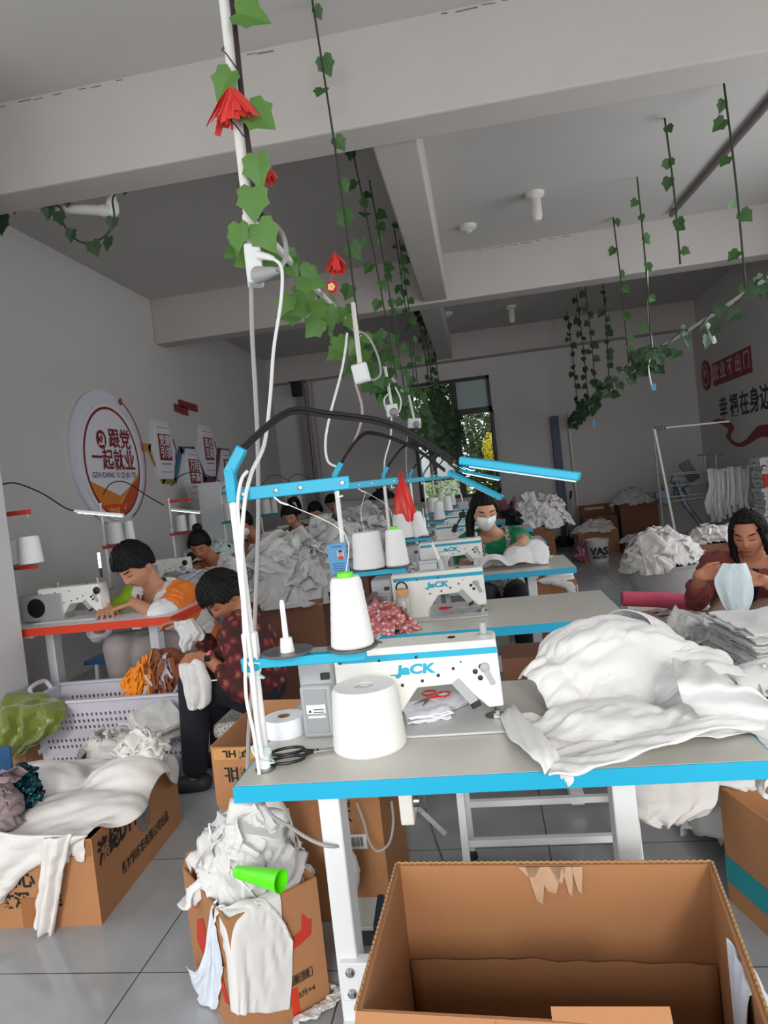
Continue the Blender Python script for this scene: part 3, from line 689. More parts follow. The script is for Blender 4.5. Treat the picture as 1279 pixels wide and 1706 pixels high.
# ------------------------------------------------------------------ furniture templates (local origin: floor point under front-left corner)
TW, TD, TH = .995, .57, .75
def table(name, label, loc, w, d, top, band, group, rz=0, tt=.032, detail=True):
    t = thing(name, label, 'table', loc, group, rz)
    part('tabletop', MB().box2((0,0,TH-tt),(w,d,TH)), top, t, world=False, smooth=False)
    e = MB()
    for a, b in (((-.003,-.003,TH-tt-.001),(w+.003,.0005,TH-.0006)),((-.003,d-.0005,TH-tt-.001),(w+.003,d+.003,TH-.0006)),((-.003,0,TH-tt-.001),(.0005,d,TH-.0006)),((w-.0005,0,TH-tt-.001),(w+.003,d,TH-.0006))): e.box2(a,b)
    part('edge_band', e, band, t, world=False, smooth=False)
    for k, x in enumerate((.115, w-.225)):
        l = MB(); l.box((x,d*.5,.39),(.05,.075,.64)); l.box((x+.0,d*.5,.035),(.045,.06,.07)); 
        lg = part('leg', l, STEELW, t, world=False, bevel=.004)
        part('foot_rail', MB().box((x,d*.5,.05),(.05,d*.6,.05)), STEELW, lg, world=False, bevel=.004)
        part('top_bracket', MB().box((x,d*.5,TH-tt-.01),(.05,d*.8,.02)), STEELW, lg, world=False)
    part('crossbar', MB().box2((.1,d*.5-.055,.135),(w-.21,d*.5-.02,.225)), STEELW, t, world=False, bevel=.003)
    if detail:
        for z in (.155,.205):
            for x in (.125,w-.235): part('bolt', MB().lathe((x,d*.5-.058,z),[(.0,-.004),(.011,-.004),(.011,.003),(.006,.008)],8,Matrix.Rotation(R(90),3,'X')), STEEL, t, world=False)
    return t
def jack(size): 
    m = text_mb('JaCK', size, size*.045, sx=1.35, shear=.12); m.add([(-size*1.95,-size*.36,0),(-size*1.25,-size*.36,0),(-size*1.2,-size*.25,0),(-size*1.9,-size*.29,0)],[(0,1,2,3)]); return m
def machine(label, loc, rz=0, group='lockstitch machines seen from behind', accent=TEAL, old=False):
    """local: needle side at x=0, rear face (towards the camera) at y=0, table level z=0"""
    t = thing('sewing_machine', label, 'sewing machine', loc, group, rz)
    prof = [(-.372,.0),(-.372,.178),(-.366,.186),(-.004,.186),(.0,.18),(.003,.036),(-.03,.034),(-.044,.048),(-.092,.092),(-.185,.089),(-.232,.03),(-.232,.0)]
    part('arm', MB().prism(prof,0,'y',.095), MACH, t, world=False, bevel=.007)
    part('bed', MB().box2((-.372,-.07,.0005),(.004,.12,.006)), MACH if old else GREYP if False else mat_bed, t, world=False, bevel=.002)
    if not old:
        part('teal_stripe', MB().box2((-.362,-.0022,.156),(.0,.001,.17)), accent, t, world=False, smooth=False)
        part('lettering', jack(.03).xf(frame((-.185,-.0025,.132),(1,0,0),(0,0,1))), accent, t, world=False, smooth=False)
    for x, z, r in ((-.355,.158,.003),(-.265,.158,.0032),(-.18,.16,.0035),(-.1,.128,.0036),(-.135,.115,.004),(-.172,.105,.0036),(-.218,.098,.0036),(-.082,.142,.002),(-.052,.118,.006),(-.038,.128,.006),(-.042,.103,.006)):
        part('screw_plug', MB().lathe((x,-.0005,z),[(r*.4,-.001),(r,-.001),(r,.0022),(r*.6,.003)],10,Matrix.Rotation(R(90),3,'X')), BLACK, t, world=False)
    n = MB(); n.tube([(-.018,.03,.036),(-.018,.03,.012)],.004,8); n.tube([(-.012,.02,.036),(-.012,.02,.018)],.003,6); n.tube([(-.018,.03,.03),(-.018,.03,.002)],.0016,6)
    n.box((-.015,.022,.01),(.014,.02,.012)); n.box((-.012,.018,.018),(.01,.01,.008)); part('needle_bar', n, STEEL, t, world=False)
    part('throat_plate', MB().lathe((-.018,.028,.0065),[(.0,0),(.024,0),(.024,.0012),(.0,.0015)],24), STEEL, t, world=False)
    lv = MB(); lv.bar((-.098,-.004,.1),(-.06,-.006,.05),.02,.006,up=(0,1,0)); lv.lathe((-.03,-.002,.126),[(.002,-.002),(.011,-.002),(.011,.006),(.007,.009)],14,Matrix.Rotation(R(90),3,'X')); lv.bar((-.03,-.008,.124),(-.014,-.008,.088),.011,.005,up=(0,1,0))
    l = part('presser_lever', lv, GREYP, t, world=False); part('lever_grip', MB().box((-.058,-.008,.046),(.022,.012,.012),ry=R(-25)), BLACK, l, world=False, bevel=.002)
    if old:
        m = MB(); m.box2((-.49,-.006,.002),(-.225,.1,.158)); part('motor_housing', m, GREYP, t, world=False, bevel=.012)
        d = MB(); d.lathe((-.385,-.007,.082),[(.0,-.002),(.05,-.002),(.054,.004),(.0,.006)],28,Matrix.Rotation(R(90),3,'X')); mh = t.children[-1]
        part('fan_grille', d, BLACK, mh, world=False)
        fp = MB(); fp.lathe((-.012,-.004,.15),[(.0,-.002),(.02,-.002),(.02,.005),(.014,.008)],18,Matrix.Rotation(R(90),3,'X')); part('hand_dial', fp, BLACK, t, world=False)
    else:
        m = MB(); m.box2((-.45,-.035,.0),(-.375,.1,.12)); m.box2((-.452,-.02,.1),(-.372,.11,.176)); mh = part('motor_housing', m, GREYP, t, world=False, bevel=.008)
        mh2 = mh
        part('control_panel', MB().box2((-.44,-.0375,.012),(-.388,-.0345,.112)), mat_panel, mh, world=False, bevel=.001)
        lb = MB(); lb.box2((-.436,-.0388,.058),(-.392,-.0372,.078)); lb.box2((-.434,-.0388,.048),(-.394,-.0372,.053)); part('rating_label', lb, LABELW, mh, world=False, smooth=False)
        tr = MB(); tr.add([(-.432,-.0392,.061),(-.424,-.0392,.061),(-.428,-.0392,.068)],[(0,1,2)]); tr.add([(-.42,-.0392,.06),(-.396,-.0392,.06),(-.396,-.0392,.062),(-.42,-.0392,.062)],[(0,1,2,3)]); tr.add([(-.42,-.0392,.066),(-.396,-.0392,.066),(-.396,-.0392,.068),(-.42,-.0392,.068)],[(0,1,2,3)]); part('warning_print', tr, INK, mh, world=False, smooth=False)
        part('connector', MB().box((-.388,-.024,.138),(.02,.012,.014)), BLACK, mh, world=False, bevel=.001)
    tp = MB(); tp.lathe((-.026,.045,.186),[(.014,0),(.014,.004),(.008,.006),(.008,.03),(.005,.032)],12); part('tension_post', tp, GREYP, t, world=False)
    q = MB(); q.tube([(-.27,.045,.186),(-.27,.045,.205),(-.255,.04,.212),(-.27,.03,.203),(-.285,.05,.2)],.0022,6,smooth=4); q.lathe((-.27,.045,.186),[(.009,0),(.009,.004),(.004,.006)],10); part('thread_guide', q, STEEL, t, world=False)
    for x_ in (-.1,-.3): part('screw_cap', MB().lathe((x_,.05,.186),[(.009,0),(.009,.002),(.0,.003)],10), BLACK, t, world=False)
    return t
mat_bed = mat('grey_bed_plate', (196,198,197), .38); mat_panel = mat('grey_control_panel', (150,154,158), .4)
def thread_stand(label, loc, rz=0, col=TEAL, ph=.60, lowz=.222, plates=(.07,.175), empty=(), arm=.225, conn=True, group='thread stands with a lower spool arm'):
    t = thing('thread_stand', label, 'thread stand', loc, group, rz)
    p = MB(); p.tube([(0,0,0),(0,0,lowz+.02)],.0115,12); p.tube([(0,0,lowz+.02),(0,0,ph)],.0095,12); part('pole', p, POLE, t, world=False)
    part('base_ring', MB().lathe((0,0,0),[(.02,0),(.021,.004),(.014,.006),(.0,.0065)],18), STEEL, t, world=False)
    part('pole_joint', MB().box((0,0,lowz+.035),(.03,.028,.06)), POLE, t, world=False, bevel=.006)
    b = MB(); b.box((arm*.5,0,lowz),(arm,.02,.02)); b.box((-.004,0,lowz),(.032,.03,.028)); a = part('spool_arm', b, col, t, world=False, bevel=.002)
    s = MB(); s.lathe((-.004,-.016,lowz),[(.0,-.001),(.005,-.001),(.005,.002),(.002,.003)],8,Matrix.Rotation(R(90),3,'X')); part('bolt', s, STEEL, a, world=False)
    for k, x in enumerate(plates):
        pl = part('spool_plate', MB().lathe((x,0,lowz+.014),[(.0,0),(.046,.0),(.052,.004),(.052,.007),(.044,.005),(.0,.004)],28), mat_plate, t, world=False)
        sp = MB(); sp.lathe((x,0,lowz+.018),[(.015,0),(.012,.028),(.006,.03),(.005,.1),(.003,.105)],12); part('spindle', sp, POLE, pl, world=False)
    u = MB(); u.bar((-.012,0,ph-.035),(arm+.005,0,ph-.035),.004,.026); ua = part('upper_arm', u, col, t, world=False, bevel=.002)
    for x in (.02,.09,.14,arm-.01): part('bolt', MB().lathe((x,-.003,ph-.035),[(.0,-.001),(.005,-.001),(.005,.002),(.002,.003)],10,Matrix.Rotation(R(90),3,'X')), STEEL, ua, world=False)
    g = MB(); g.tube([(.085,0,ph-.048),(.1,-.01,ph-.06),(.115,-.012,ph-.066)],.002,6); g.tube([(arm-.02,0,ph-.05),(arm-.02,-.006,ph-.062),(arm-.01,-.01,ph-.06)],.002,6); part('thread_guide', g, POLE, ua, world=False)
    if conn:
        c = MB(); c.bar((0,0,ph-.05),(0,0,ph+.02),.021,.021); c.bar((-.002,0,ph+.01),(.03,.004,ph+.058),.022,.022); part('lamp_socket', c, col, t, world=False, bevel=.003)
    return t
mat_plate = mat('dark_spool_plate', (92,94,97), .35)
def work_lamp(label, loc, goose, a, b, col, lit, w=.022, h=.012, double=True, shell=None, rz=0, group='gooseneck work lamps'):
    """local coordinates: goose = curve points, bar from a to b"""
    t = thing('work_lamp', label, 'lamp', loc, group, rz)
    g = MB(); pts = spline(goose, 10)
    if double:
        for s in (-1,1): g.tube([p+Vector((0,0,.004*s)) for p in pts],.0042,7)
    else: g.tube(pts,.0042,7)
    part('gooseneck', g, BLACK, t, world=False)
    part('lamp_bar', MB().bar(a,b,w,h), shell or col, t, world=False, bevel=.003)
    d = (Vector(b)-Vector(a)).normalized(); o = Vector((0,0,-h*.5-.0015)); A = Vector(a)+d*.02+o; B = Vector(b)-d*.008+o
    part('light_strip', MB().bar(A,B,w*.62,.004), LAMPON if lit else mat_off, t, world=False)
    return t
mat_off = mat('unlit_diffuser', (222,232,236), .4)
def cone_mb(rb, rt, h, lip=True):
    pr = [(0,0),(rb-.003,0),(rb,.004)]
    pr += [(rb+(rt-rb)*k/12+.0004*(k%2), .004+(h-.012)*k/12) for k in range(13)]
    pr += [(rt-.004,h),(rt*.3,h-.001),(rt*.25,h-.012),(0,h-.012)]
    return MB().lathe((0,0,0),pr,36)
def thread_cone(label, loc, rb, rt, h, tip=None, group='white thread cones', tilt=(0,0)):
    t = thing('thread_cone', label, 'thread cone', loc, group)
    t.rotation_euler = (tilt[0],tilt[1],0)
    part('wound_thread', cone_mb(rb,rt,h), THREAD, t, world=False)
    if tip: part('core_tip', MB().lathe((0,0,h-.013),[(.017,0),(.016,.022),(.012,.023),(.012,.01),(0,.01)],20), tip, t, world=False)
    else: part('core', MB().lathe((0,0,h-.014),[(rt*.26,0),(rt*.26,.012),(rt*.2,.012),(rt*.2,.002),(0,.002)],16), mat_core, t, world=False)
    return t
mat_core = mat('white_core', (214,214,210), .5)

# ------------------------------------------------------------------ the right-hand row (tables one behind the other)
TY = [1.265, 2.50, 3.84, 5.28, 6.62, 7.95]
ordn = ['foremost', 'second', 'third', 'fourth', 'fifth', 'sixth']
tl = ['foremost blue-edged sewing table with the large white cloth heaped on its right end',
      'blue-edged sewing table second from the front, bare on its right end',
      'blue-edged sewing table in front of the woman in green and a mask',
      'blue-edged sewing table just behind the woman in green and a mask',
      'fifth blue-edged sewing table from the front in the right-hand row',
      'farthest blue-edged sewing table of the right-hand row near the window']
for k, Y in enumerate(TY):
    table('sewing_table', tl[k], (-.535 if k < 3 else -.56, Y, 0), TW, TD, TOP, TEALB, 'blue-edged sewing tables of the right-hand row')
ml = ['foremost sewing machine, with teal stripe and brand lettering, behind the large thread cone',
      'second sewing machine from the front, with a cork-capped bottle beside its pillar',
      'third sewing machine from the front, in front of the woman in green',
      'fourth sewing machine, directly left of the head of the woman in green',
      'fifth sewing machine of the right-hand row, behind the woman in green', 'farthest sewing machine of the right-hand row']
m0 = machine(ml[0], (-.004, 1.53, .75))
for k in range(1,6): dup(m0, ([0,-.03,-.035,-.03,-.04,-.05][k], TY[k]+.265, .75), label=ml[k])
sl_ = ['foremost teal-armed thread stand on the front table, with one empty spool plate',
      'teal-armed thread stand second from the front, with a blue photo card hung on its pole',
      'teal-armed thread stand third from the front, left of the third machine',
      'fourth teal-armed thread stand from the front, before the window', 'fifth teal-armed thread stand from the front', 'farthest teal-armed thread stand of the right-hand row']
s0 = thread_stand(sl_[0], (-.494, 1.335, .75), plates=(.075,.21), arm=.235)
SP = [(-.494,1.335), (-.552,2.62), (-.55,3.95), (-.545,5.4), (-.55,6.75), (-.55,8.05)]
for k in range(1,6): dup(s0, SP[k]+(.75,), label=sl_[k])
# lamps on the stands
def lamp_at(k, label, bar0, bar1, Y0, Y1, apex, Ya, lit, sub=True):
    o = Vector(SP[k]+(.75,)); a = AY(*bar0,Y0)-o; b = AY(*bar1,Y1)-o; st = Vector((.028,.004,.655)); c = AY(*apex,Ya)-o
    d = (b-a).normalized()
    return work_lamp(label, o, [st, st+(c-st)*.55+Vector((-.0,0,.035)), c, c+(a-c)*.5+Vector((0,0,.025)), a-d*.02], a-d*.0, b, TEAL, lit, .03, .017)
lamp_at(0,'foremost teal work lamp, its long bar tilted down to the right across the picture',(767,767),(966,794),1.46,1.40,(545,690),1.40,False)
lamp_at(1,'teal work lamp second from the front, its bar pointing steeply down over the masked woman',(748,787),(836,829),2.75,2.66,(625,722),2.68,False)
lamp_at(2,'lit teal work lamp third from the front, glowing above the masked woman',(766,784),(832,797),4.1,4.0,(690,740),4.0,True)
lamp_at(3,'fourth teal work lamp from the front, before the window',(772,776),(790,782),5.6,5.5,(725,752),5.5,True)
lamp_at(4,'fifth teal work lamp from the front, before the window',(768,775),(782,780),6.9,6.85,(742,755),6.8,True)
lamp_at(5,'farthest teal work lamp of the right-hand row',(764,776),(776,781),8.2,8.1,(752,760),8.1,True)
# cones
bz = .75+.222+.02
thread_cone('tall white thread cone with lime tip on the foremost stand', (SP[0][0]+.21,SP[0][1],bz), .043, .031, .138, LIME, 'slim thread cones')
thread_cone('large white thread cone standing on the front table before the machine', (-.292,1.437,.75), .079, .07, .132, None, 'fat thread cones')
def cones(k, fat, slim, lf, ls):
    if fat: thread_cone(lf, (SP[k][0]+fat,SP[k][1],bz), .063, .054, .14, None, 'fat thread cones')
    if slim: thread_cone(ls, (SP[k][0]+slim,SP[k][1],bz), .045, .035, .14, LIME, 'slim thread cones')
cones(1,.095,.205,'fat white thread cone on the second stand, left of a slim one','slim lime-tipped thread cone on the second stand, right of a fat one')
cones(2,.085,None,'fat white thread cone on the third stand below the red bag','')
t_ = thread_cone('slim lime-tipped thread cone leaning right on the third stand', (SP[2][0]+.18,SP[2][1],bz+.0), .043, .033, .14, LIME, 'slim thread cones', (0,R(-8)))
cones(3,None,.20,'','slim lime-tipped thread cone on the fourth stand')
cones(4,.07,.21,'fat white thread cone on the fifth stand','slim lime-tipped thread cone on the fifth stand')
cones(5,.08,.2,'fat white thread cone on the farthest stand','slim lime-tipped thread cone on the farthest stand')
# thread running up from the cones to the guides of the upper arm
for o in [x for x in bpy.data.objects if x.get('category') == 'thread cone']:
    L_ = Vector(o.location); k = min(range(6), key=lambda i: abs(SP[i][1]-L_.y))
    if k > 3 or L_.z < .9 or abs(o.rotation_euler.y) > .01: continue
    h_ = max(v.co.z for v in o.children[0].data.vertices)
    part('thread', MB().tube([(0,0,h_-.01),(.01*(1-2*(k%2)),-.004,(h_+.30)*.5),(SP[k][0]+.115-L_.x,-.012,1.35-.066-L_.z)], .0009, 5, smooth=4), THREAD, o, world=False)
# red carrier bag tied to the third stand's upper arm
def bag_mb():
    mb = MB(); n = 28; pr = [(.004,.0),(.012,-.02),(.03,-.06),(.044,-.12),(.05,-.2),(.046,-.25),(.02,-.262)]; vs = []
    for i, (r, z) in enumerate(pr):
        for j in range(n):
            t = 2*PI*j/n; rr = r*(1+.18*math.sin(5*t+z*20)*min(1,abs(z)*9)); vs.append((rr*math.cos(t)*1.1, rr*math.sin(t)*.7, z+.004*math.sin(7*t)))
    k = len(pr); mb.add(vs, [(i*n+j, i*n+(j+1)%n, (i+1)*n+(j+1)%n, (i+1)*n+j) for i in range(k-1) for j in range(n)]+[tuple((k-1)*n+j for j in range(n))]); return mb
p = AY(668,795,3.93); t = thing('carrier_bag','red plastic carrier bag hanging from the third thread stand','bag',(p.x,3.93,p.z-.26))
part('bag_body', bag_mb().xf(Matrix.Translation((p.x,3.93,p.z))), REDBAG, t)
hd = MB(); hd.tube([(p.x-.01,3.93,p.z-.01),(p.x-.012,3.942,p.z+.015),(p.x,3.952,p.z+.03),(p.x+.012,3.942,p.z+.012),(p.x+.008,3.93,p.z-.01)],.004,6,smooth=4); part('handle', hd, REDBAG, t)
# photo card on the second stand
cp = AY(563,930,2.6); cd = thing('photo_card','blue identity card with a small portrait photo hung on the second thread stand','card',(cp.x,2.6,cp.z-.06))
part('card', MB().box((cp.x,2.6,cp.z),(.075,.002,.115),ry=R(-4)), mat('blue_card',(92,160,212),.4), cd, smooth=False)
part('portrait', MB().box((cp.x+.012,2.598,cp.z+.012),(.026,.002,.034),ry=R(-4)), mat('portrait_print',(214,196,200),.5), cd, smooth=False)
f_ = MB(); f_.ell((cp.x+.012,2.5965,cp.z+.017),(.007,.001,.009)); part('portrait_face', f_, SKIN, cd); f_ = MB(); f_.ell((cp.x+.012,2.5968,cp.z+.0245),(.008,.001,.005)); part('portrait_hair', f_, HAIR, cd)
f_ = MB(); f_.box((cp.x+.012,2.5968,cp.z+.001),(.02,.001,.012)); part('portrait_coat', f_, RED, cd, smooth=False)
f_ = MB()
for k in range(4): f_.box((cp.x,2.5985,cp.z-.022-.009*k),(.05-.008*(k%2),.0008,.003))
f_.box((cp.x,2.5985,cp.z+.045),(.04,.0008,.004)); part('print_lines', f_, mat('card_print',(40,90,150),.5), cd, smooth=False)

# ---- front table: small things
t = thing('tape_roll','white tape roll with a brown core beside the motor on the front table','tape roll',(-.478,1.505,.75))
def ring(c, ro, ri, h, n=40): return MB().lathe(c,[(ri,0),(ro-.001,0),(ro,.001),(ro,h-.001),(ro-.001,h),(ri,h)],n)
rm = MB(); n = 40
def tubering(c, ro, ri, h):
    mb = MB(); vs = []
    for r_, z in ((ri,0),(ro,0),(ro,h),(ri,h)): vs += [(c[0]+r_*math.cos(2*PI*j/n),c[1]+r_*math.sin(2*PI*j/n),c[2]+z) for j in range(n)]
    return mb.add(vs,[(i*n+j,i*n+(j+1)%n,((i+1)%4)*n+(j+1)%n,((i+1)%4)*n+j) for i in range(4) for j in range(n)])
RC = tuple(AZ(476,1222,.7505)); 
part('tape', tubering(RC,.047,.0145,.042), PAPERW, t); part('core', tubering(RC,.0144,.011,.0425), CARDD, t)
def scissors(label, p, rz, col, name='scissors', s=1.0, open_=.14, handle_r=(.03,.017)):
    t = thing(name, label, 'scissors', p, 'scissors on the tables', rz)
    for sg_ in (-1,1):
        ang = sg_*open_; h = MB(); c = (-.062*s, sg_*(handle_r[1]+.006)*s)
        h.tube([(c[0]+handle_r[0]*s*math.cos(a_)+.0, c[1]+handle_r[1]*s*math.sin(a_), .006) for a_ in np.linspace(0,2*PI,26)],.0036*s,8,cap=False); h.tube([(c[0]+handle_r[0]*s*.95,c[1]*.7,.006),(-.012*s,sg_*.004*s,.006),(.006*s,-sg_*.002*s,.006)],.0045*s,8,smooth=3)
        hp = part('handle', h, col, t, world=False)
        b = MB(); b.prism([(-.005*s,-.006*s),(.03*s,-.007*s),(.085*s,-sg_*.0*s+.0),(.03*s,.006*s),(-.005*s,.006*s)],.004+.0015*(sg_>0),'z',.0016); b.xf(Matrix.Rotation(-ang*.5,4,'Z')); part('blade', b, STEEL, hp, world=False, smooth=False)
    part('rivet', MB().lathe((0,0,.003),[(.0,0),(.004,0),(.004,.007),(.0,.008)],10), STEEL, t, world=False)
    return t
scissors('black-handled scissors lying by the foot of the foremost thread stand', (-.405,1.405,.751), R(16), BLACK, s=.95, handle_r=(.036,.02))
scissors('red-handled scissors on the white scraps under the foremost machine arm', (-.178,1.63,.776), R(-115), RED, s=.62, open_=.5, handle_r=(.03,.026))
single('fabric_scraps', stack((-.185,1.6,.751),.10,.11,.022,7,seed=3,rz=.3,jit=.008,wav=.006), PAPERW, 'little pile of white cut scraps under the foremost machine arm', 'fabric', 'scrap piles on the tables', smooth=True)
single('fabric_scraps', stack((-.12,1.67,.7585),.07,.07,.012,5,seed=8,rz=.9,jit=.02,wav=.006), PAPERW, 'loose fan of white cut pieces right of the red scissors', 'fabric', 'scrap piles on the tables')
# ---- second table things
bt = thing('bottle','clear water bottle with a cork-coloured cap and loop on the second table','bottle',(-.355,2.72,.75))
part('bottle_body', MB().lathe((-.355,2.72,.75),[(0,0),(.027,0),(.029,.004),(.029,.09),(.022,.1),(.02,.104),(0,.104)],24), mat('pale_bottle',(222,220,214),.2,trans=.3), bt)
part('cap', MB().lathe((-.355,2.72,.854),[(.024,0),(.025,.003),(.025,.028),(.02,.031),(0,.031)],24), mat('cork_cap',(214,170,118),.6), bt)
part('carry_loop', MB().tube([(-.377,2.72,.868),(-.374,2.715,.9),(-.355,2.712,.912),(-.336,2.715,.9),(-.333,2.72,.868)],.0035,8,smooth=5), BLACK, bt)
part('print', text_mb('OO',.014).xf(frame((-.345,2.6905,.8),(0,0,-1),(1,0,0))), INK, bt, smooth=False)
hp = heap((-.43,2.575,.751),.12,.08,.1,26,5,.09,ruff=.018); single('folded_cloth', hp, PINKDOT, 'pink dotted cloth bundle on the left of the second table', 'cloth', 'bundled cloths on the second table')
g_ = heap((-.47,2.68,.751),.07,.06,.12,10,6,.08,ruff=.02); single('folded_cloth', g_, mat('grey_mauve_cloth',(122,104,108),.85,var=.2,vscale=30), 'grey mauve cloth bundle behind the pink dotted one', 'cloth', 'bundled cloths on the second table')
single('plastic_pouch', cloth_mb(drape([(-.26,2.75,.76),(-.08,2.76,.76),(-.07,2.9,.76),(-.24,2.9,.76)],20,16,[((-.03,2.8,.7),(.5,.5,.05),0)],slack=1.1,steps=40,seed=4,wob=.03)), mat('clear_film',(232,236,238),.12,alpha=.5,spec=.7), 'crinkled clear plastic pouch on the second table under the machine', 'pouch', solid=.001)
scissors('red-handled snips on the clear pouch on the second table', (-.165,2.79,.775), R(10), RED, s=.6, open_=.35)
# white boxes and jar beside the third machine
t = thing('box','small white box on the second machine end of the third table','box',(-.35,3.92,.75)); part('box_body', MB().box2((-.395,3.9,.75),(-.295,3.98,.835)), LABELW, t, bevel=.006); part('lid', MB().box2((-.398,3.897,.835),(-.292,3.983,.85)), LABELW, t, bevel=.005)
jr = thing('jar','tall clear plastic jar with a white lid beside the third machine','jar',(-.265,3.95,.75)); part('jar_body', MB().lathe((-.262,3.93,.75),[(0,0),(.03,0),(.031,.003),(.031,.12),(0,.12)],24), mat('milky_plastic',(214,214,208),.2,trans=.3), jr); part('lid', MB().lathe((-.262,3.93,.87),[(.034,0),(.034,.018),(.03,.02),(0,.02)],24), LABELW, jr)
scissors('red and steel snips lying along the foot of the third machine', (-.16,3.99,.757), R(180), RED, s=.55, open_=.1)
pn = MB(); a, b = AY(727,925,2.79), AY(716,882,2.79); 
t = thing('oil_bottle','slim clear oiler standing on the second machine head','oil bottle',(b.x+.0,2.8,.937)); part('bottle_body', MB().tube([(b.x+.03,2.8,.936),(b.x+.022,2.8,.98)],[.012,.009],10), mat('oiler_clear',(206,206,206),.2,trans=.3), t); part('nozzle', MB().tube([(b.x+.022,2.8,.98),(b.x+.0,2.8,1.05)],[.008,.006],10), LABELW, t)
# machine lamp with grey box on the fourth machine
a = AY(771,842,5.35); gl = thing('machine_lamp','small black snake lamp with a grey box on the fourth machine','lamp',(a.x,5.4,.93))
part('grey_box', MB().box(a,(.075,.05,.06)), GREYP, gl, bevel=.004); g = MB(); g.tube([a+Vector((0,0,-.03)),AY(768,862,5.36),AY(760,876,5.36)],.006,8,smooth=4); part('neck', g, BLACK, gl); part('lamp_head', MB().bar(AY(760,874,5.36),AY(755,886,5.36),.036), BLACK, gl, bevel=.004)
part('arm', MB().tube([a+Vector((.0,0,.03)),AY(765,818,5.4),AY(752,808,5.45),AY(736,808,5.5),AY(722,811,5.55)],.005,8,smooth=5), POLE, gl); part('black_bracket', MB().box(AY(770,858,5.36),(.05,.04,.045)), BLACK, gl, bevel=.006)
# operator's bench behind the front table, and the one behind the second
def bench(label, x0, x1, y0, y1, z, board, band, cast=True):
    t = thing('bench', label, 'bench', ((x0+x1)/2,(y0+y1)/2,0), 'plain benches for the machinists')
    part('seat', MB().box2((x0,y0,z-.025),(x1,y1,z)), board, t, smooth=False)
    e = MB()
    for a, b in (((x0-.002,y0-.002,z-.0255),(x1+.002,y0+.001,z-.0006)),((x0-.002,y1-.001,z-.0255),(x1+.002,y1+.002,z-.0006)),((x0-.002,y0,z-.0255),(x0+.001,y1,z-.0006)),((x1-.001,y0,z-.0255),(x1+.002,y1,z-.0006))): e.box2(a,b)
    part('edge_band', e, band, t, smooth=False)
    for x in (x0+.06,x1-.06):
        for y, s in ((y0+.04,-1),(y1-.04,1)):
            l = part('leg', MB().bar((x,y,z-.025),(x,y+.03*s,.03),.022), STEELW, t)
            part('rubber_foot', MB().lathe((x,y+.03*s,0),[(.0,0),(.018,0),(.018,.012),(.012,.03),(0,.03)],12), BLACK, l)
    b = MB(); b.bar((x0+.06,y0+.03,.2),(x1-.06,y0+.03,.2),.02); b.bar((x0+.06,y1-.03,.2),(x1-.06,y1-.03,.2),.02); part('stretcher', b, STEELW, t)
    return t
bench('empty blue-edged bench behind the front table, showing under the second table', -.22,.40,2.02,2.33,.44,TOP,TEALB)
# white cloth lying on the bench
single('cotton_cloth', cloth_mb(drape([(-.1,2.06,.46),(.22,2.05,.46),(.24,2.28,.46),(-.08,2.3,.46)],18,14,[((.09,2.17,.34),(.31,.155,.1),0)],slack=1.06,steps=60,seed=9)), COTTONW, 'pale cloth spread on the empty bench', 'cloth', solid=.003)
# ------------------------------------------------------------------ cartons
def hexbox(pts_b, pts_t, th=.006, open_top=True):
    """walls of a carton from its four floor corners and four rim corners (same order, going round)"""
    mb = MB(); cb = sum((Vector(p) for p in pts_b), Vector())/4; ct = sum((Vector(p) for p in pts_t), Vector())/4
    def ins(p, c): p = Vector(p); d = c-p; d.z = 0; return p+d.normalized()*th*1.4
    B, T = [Vector(p) for p in pts_b], [Vector(p) for p in pts_t]; b, t = [ins(p,cb)+Vector((0,0,th)) for p in B], [ins(p,ct) for p in T]
    vs = B+T+b+t
    fs = [(3,2,1,0)]+[(i,(i+1)%4,4+(i+1)%4,4+i) for i in range(4)]
    if open_top: fs += [(4+i,4+(i+1)%4,12+(i+1)%4,12+i) for i in range(4)]+[(8+(i+1)%4,8+i,12+i,12+(i+1)%4) for i in range(4)]+[(8,9,10,11)]
    else: fs += [(4,5,6,7)]
    return mb.add(vs[:16] if open_top else vs[:8], fs)
def panel(a, b, c, d, th=.005):
    """card flap from edge a-b to outer edge d-c"""
    a, b, c, d = map(Vector, (a,b,c,d)); n = (b-a).cross(d-a).normalized()*th
    return MB().add([a,b,c,d,a+n,b+n,c+n,d+n], [(3,2,1,0),(4,5,6,7),(0,1,5,4),(1,2,6,5),(2,3,7,6),(3,0,4,7)])
def bumpy(mb, cuts, amp, seed):
    return mb
def on_face(o, x, y, body, size, m, par, bold=0, sx=1, lift=.0012):
    o = Vector(o); x = Vector(x).normalized(); y = Vector(y); n = x.cross((y-x*y.dot(x))).normalized()
    return part('lettering', text_mb(body,size,bold,sx).xf(frame(o+n*lift,x,y)), m, par, smooth=False)
def quad_on(o, x, y, w, h, m, par, name, lift=.001):
    o = Vector(o); x = Vector(x).normalized(); y = Vector(y); n = x.cross((y-x*y.dot(x))).normalized()
    return part(name, MB().box((0,0,0),(w,h,.0008)).xf(frame(o+n*lift,x,y)), m, par, smooth=False)
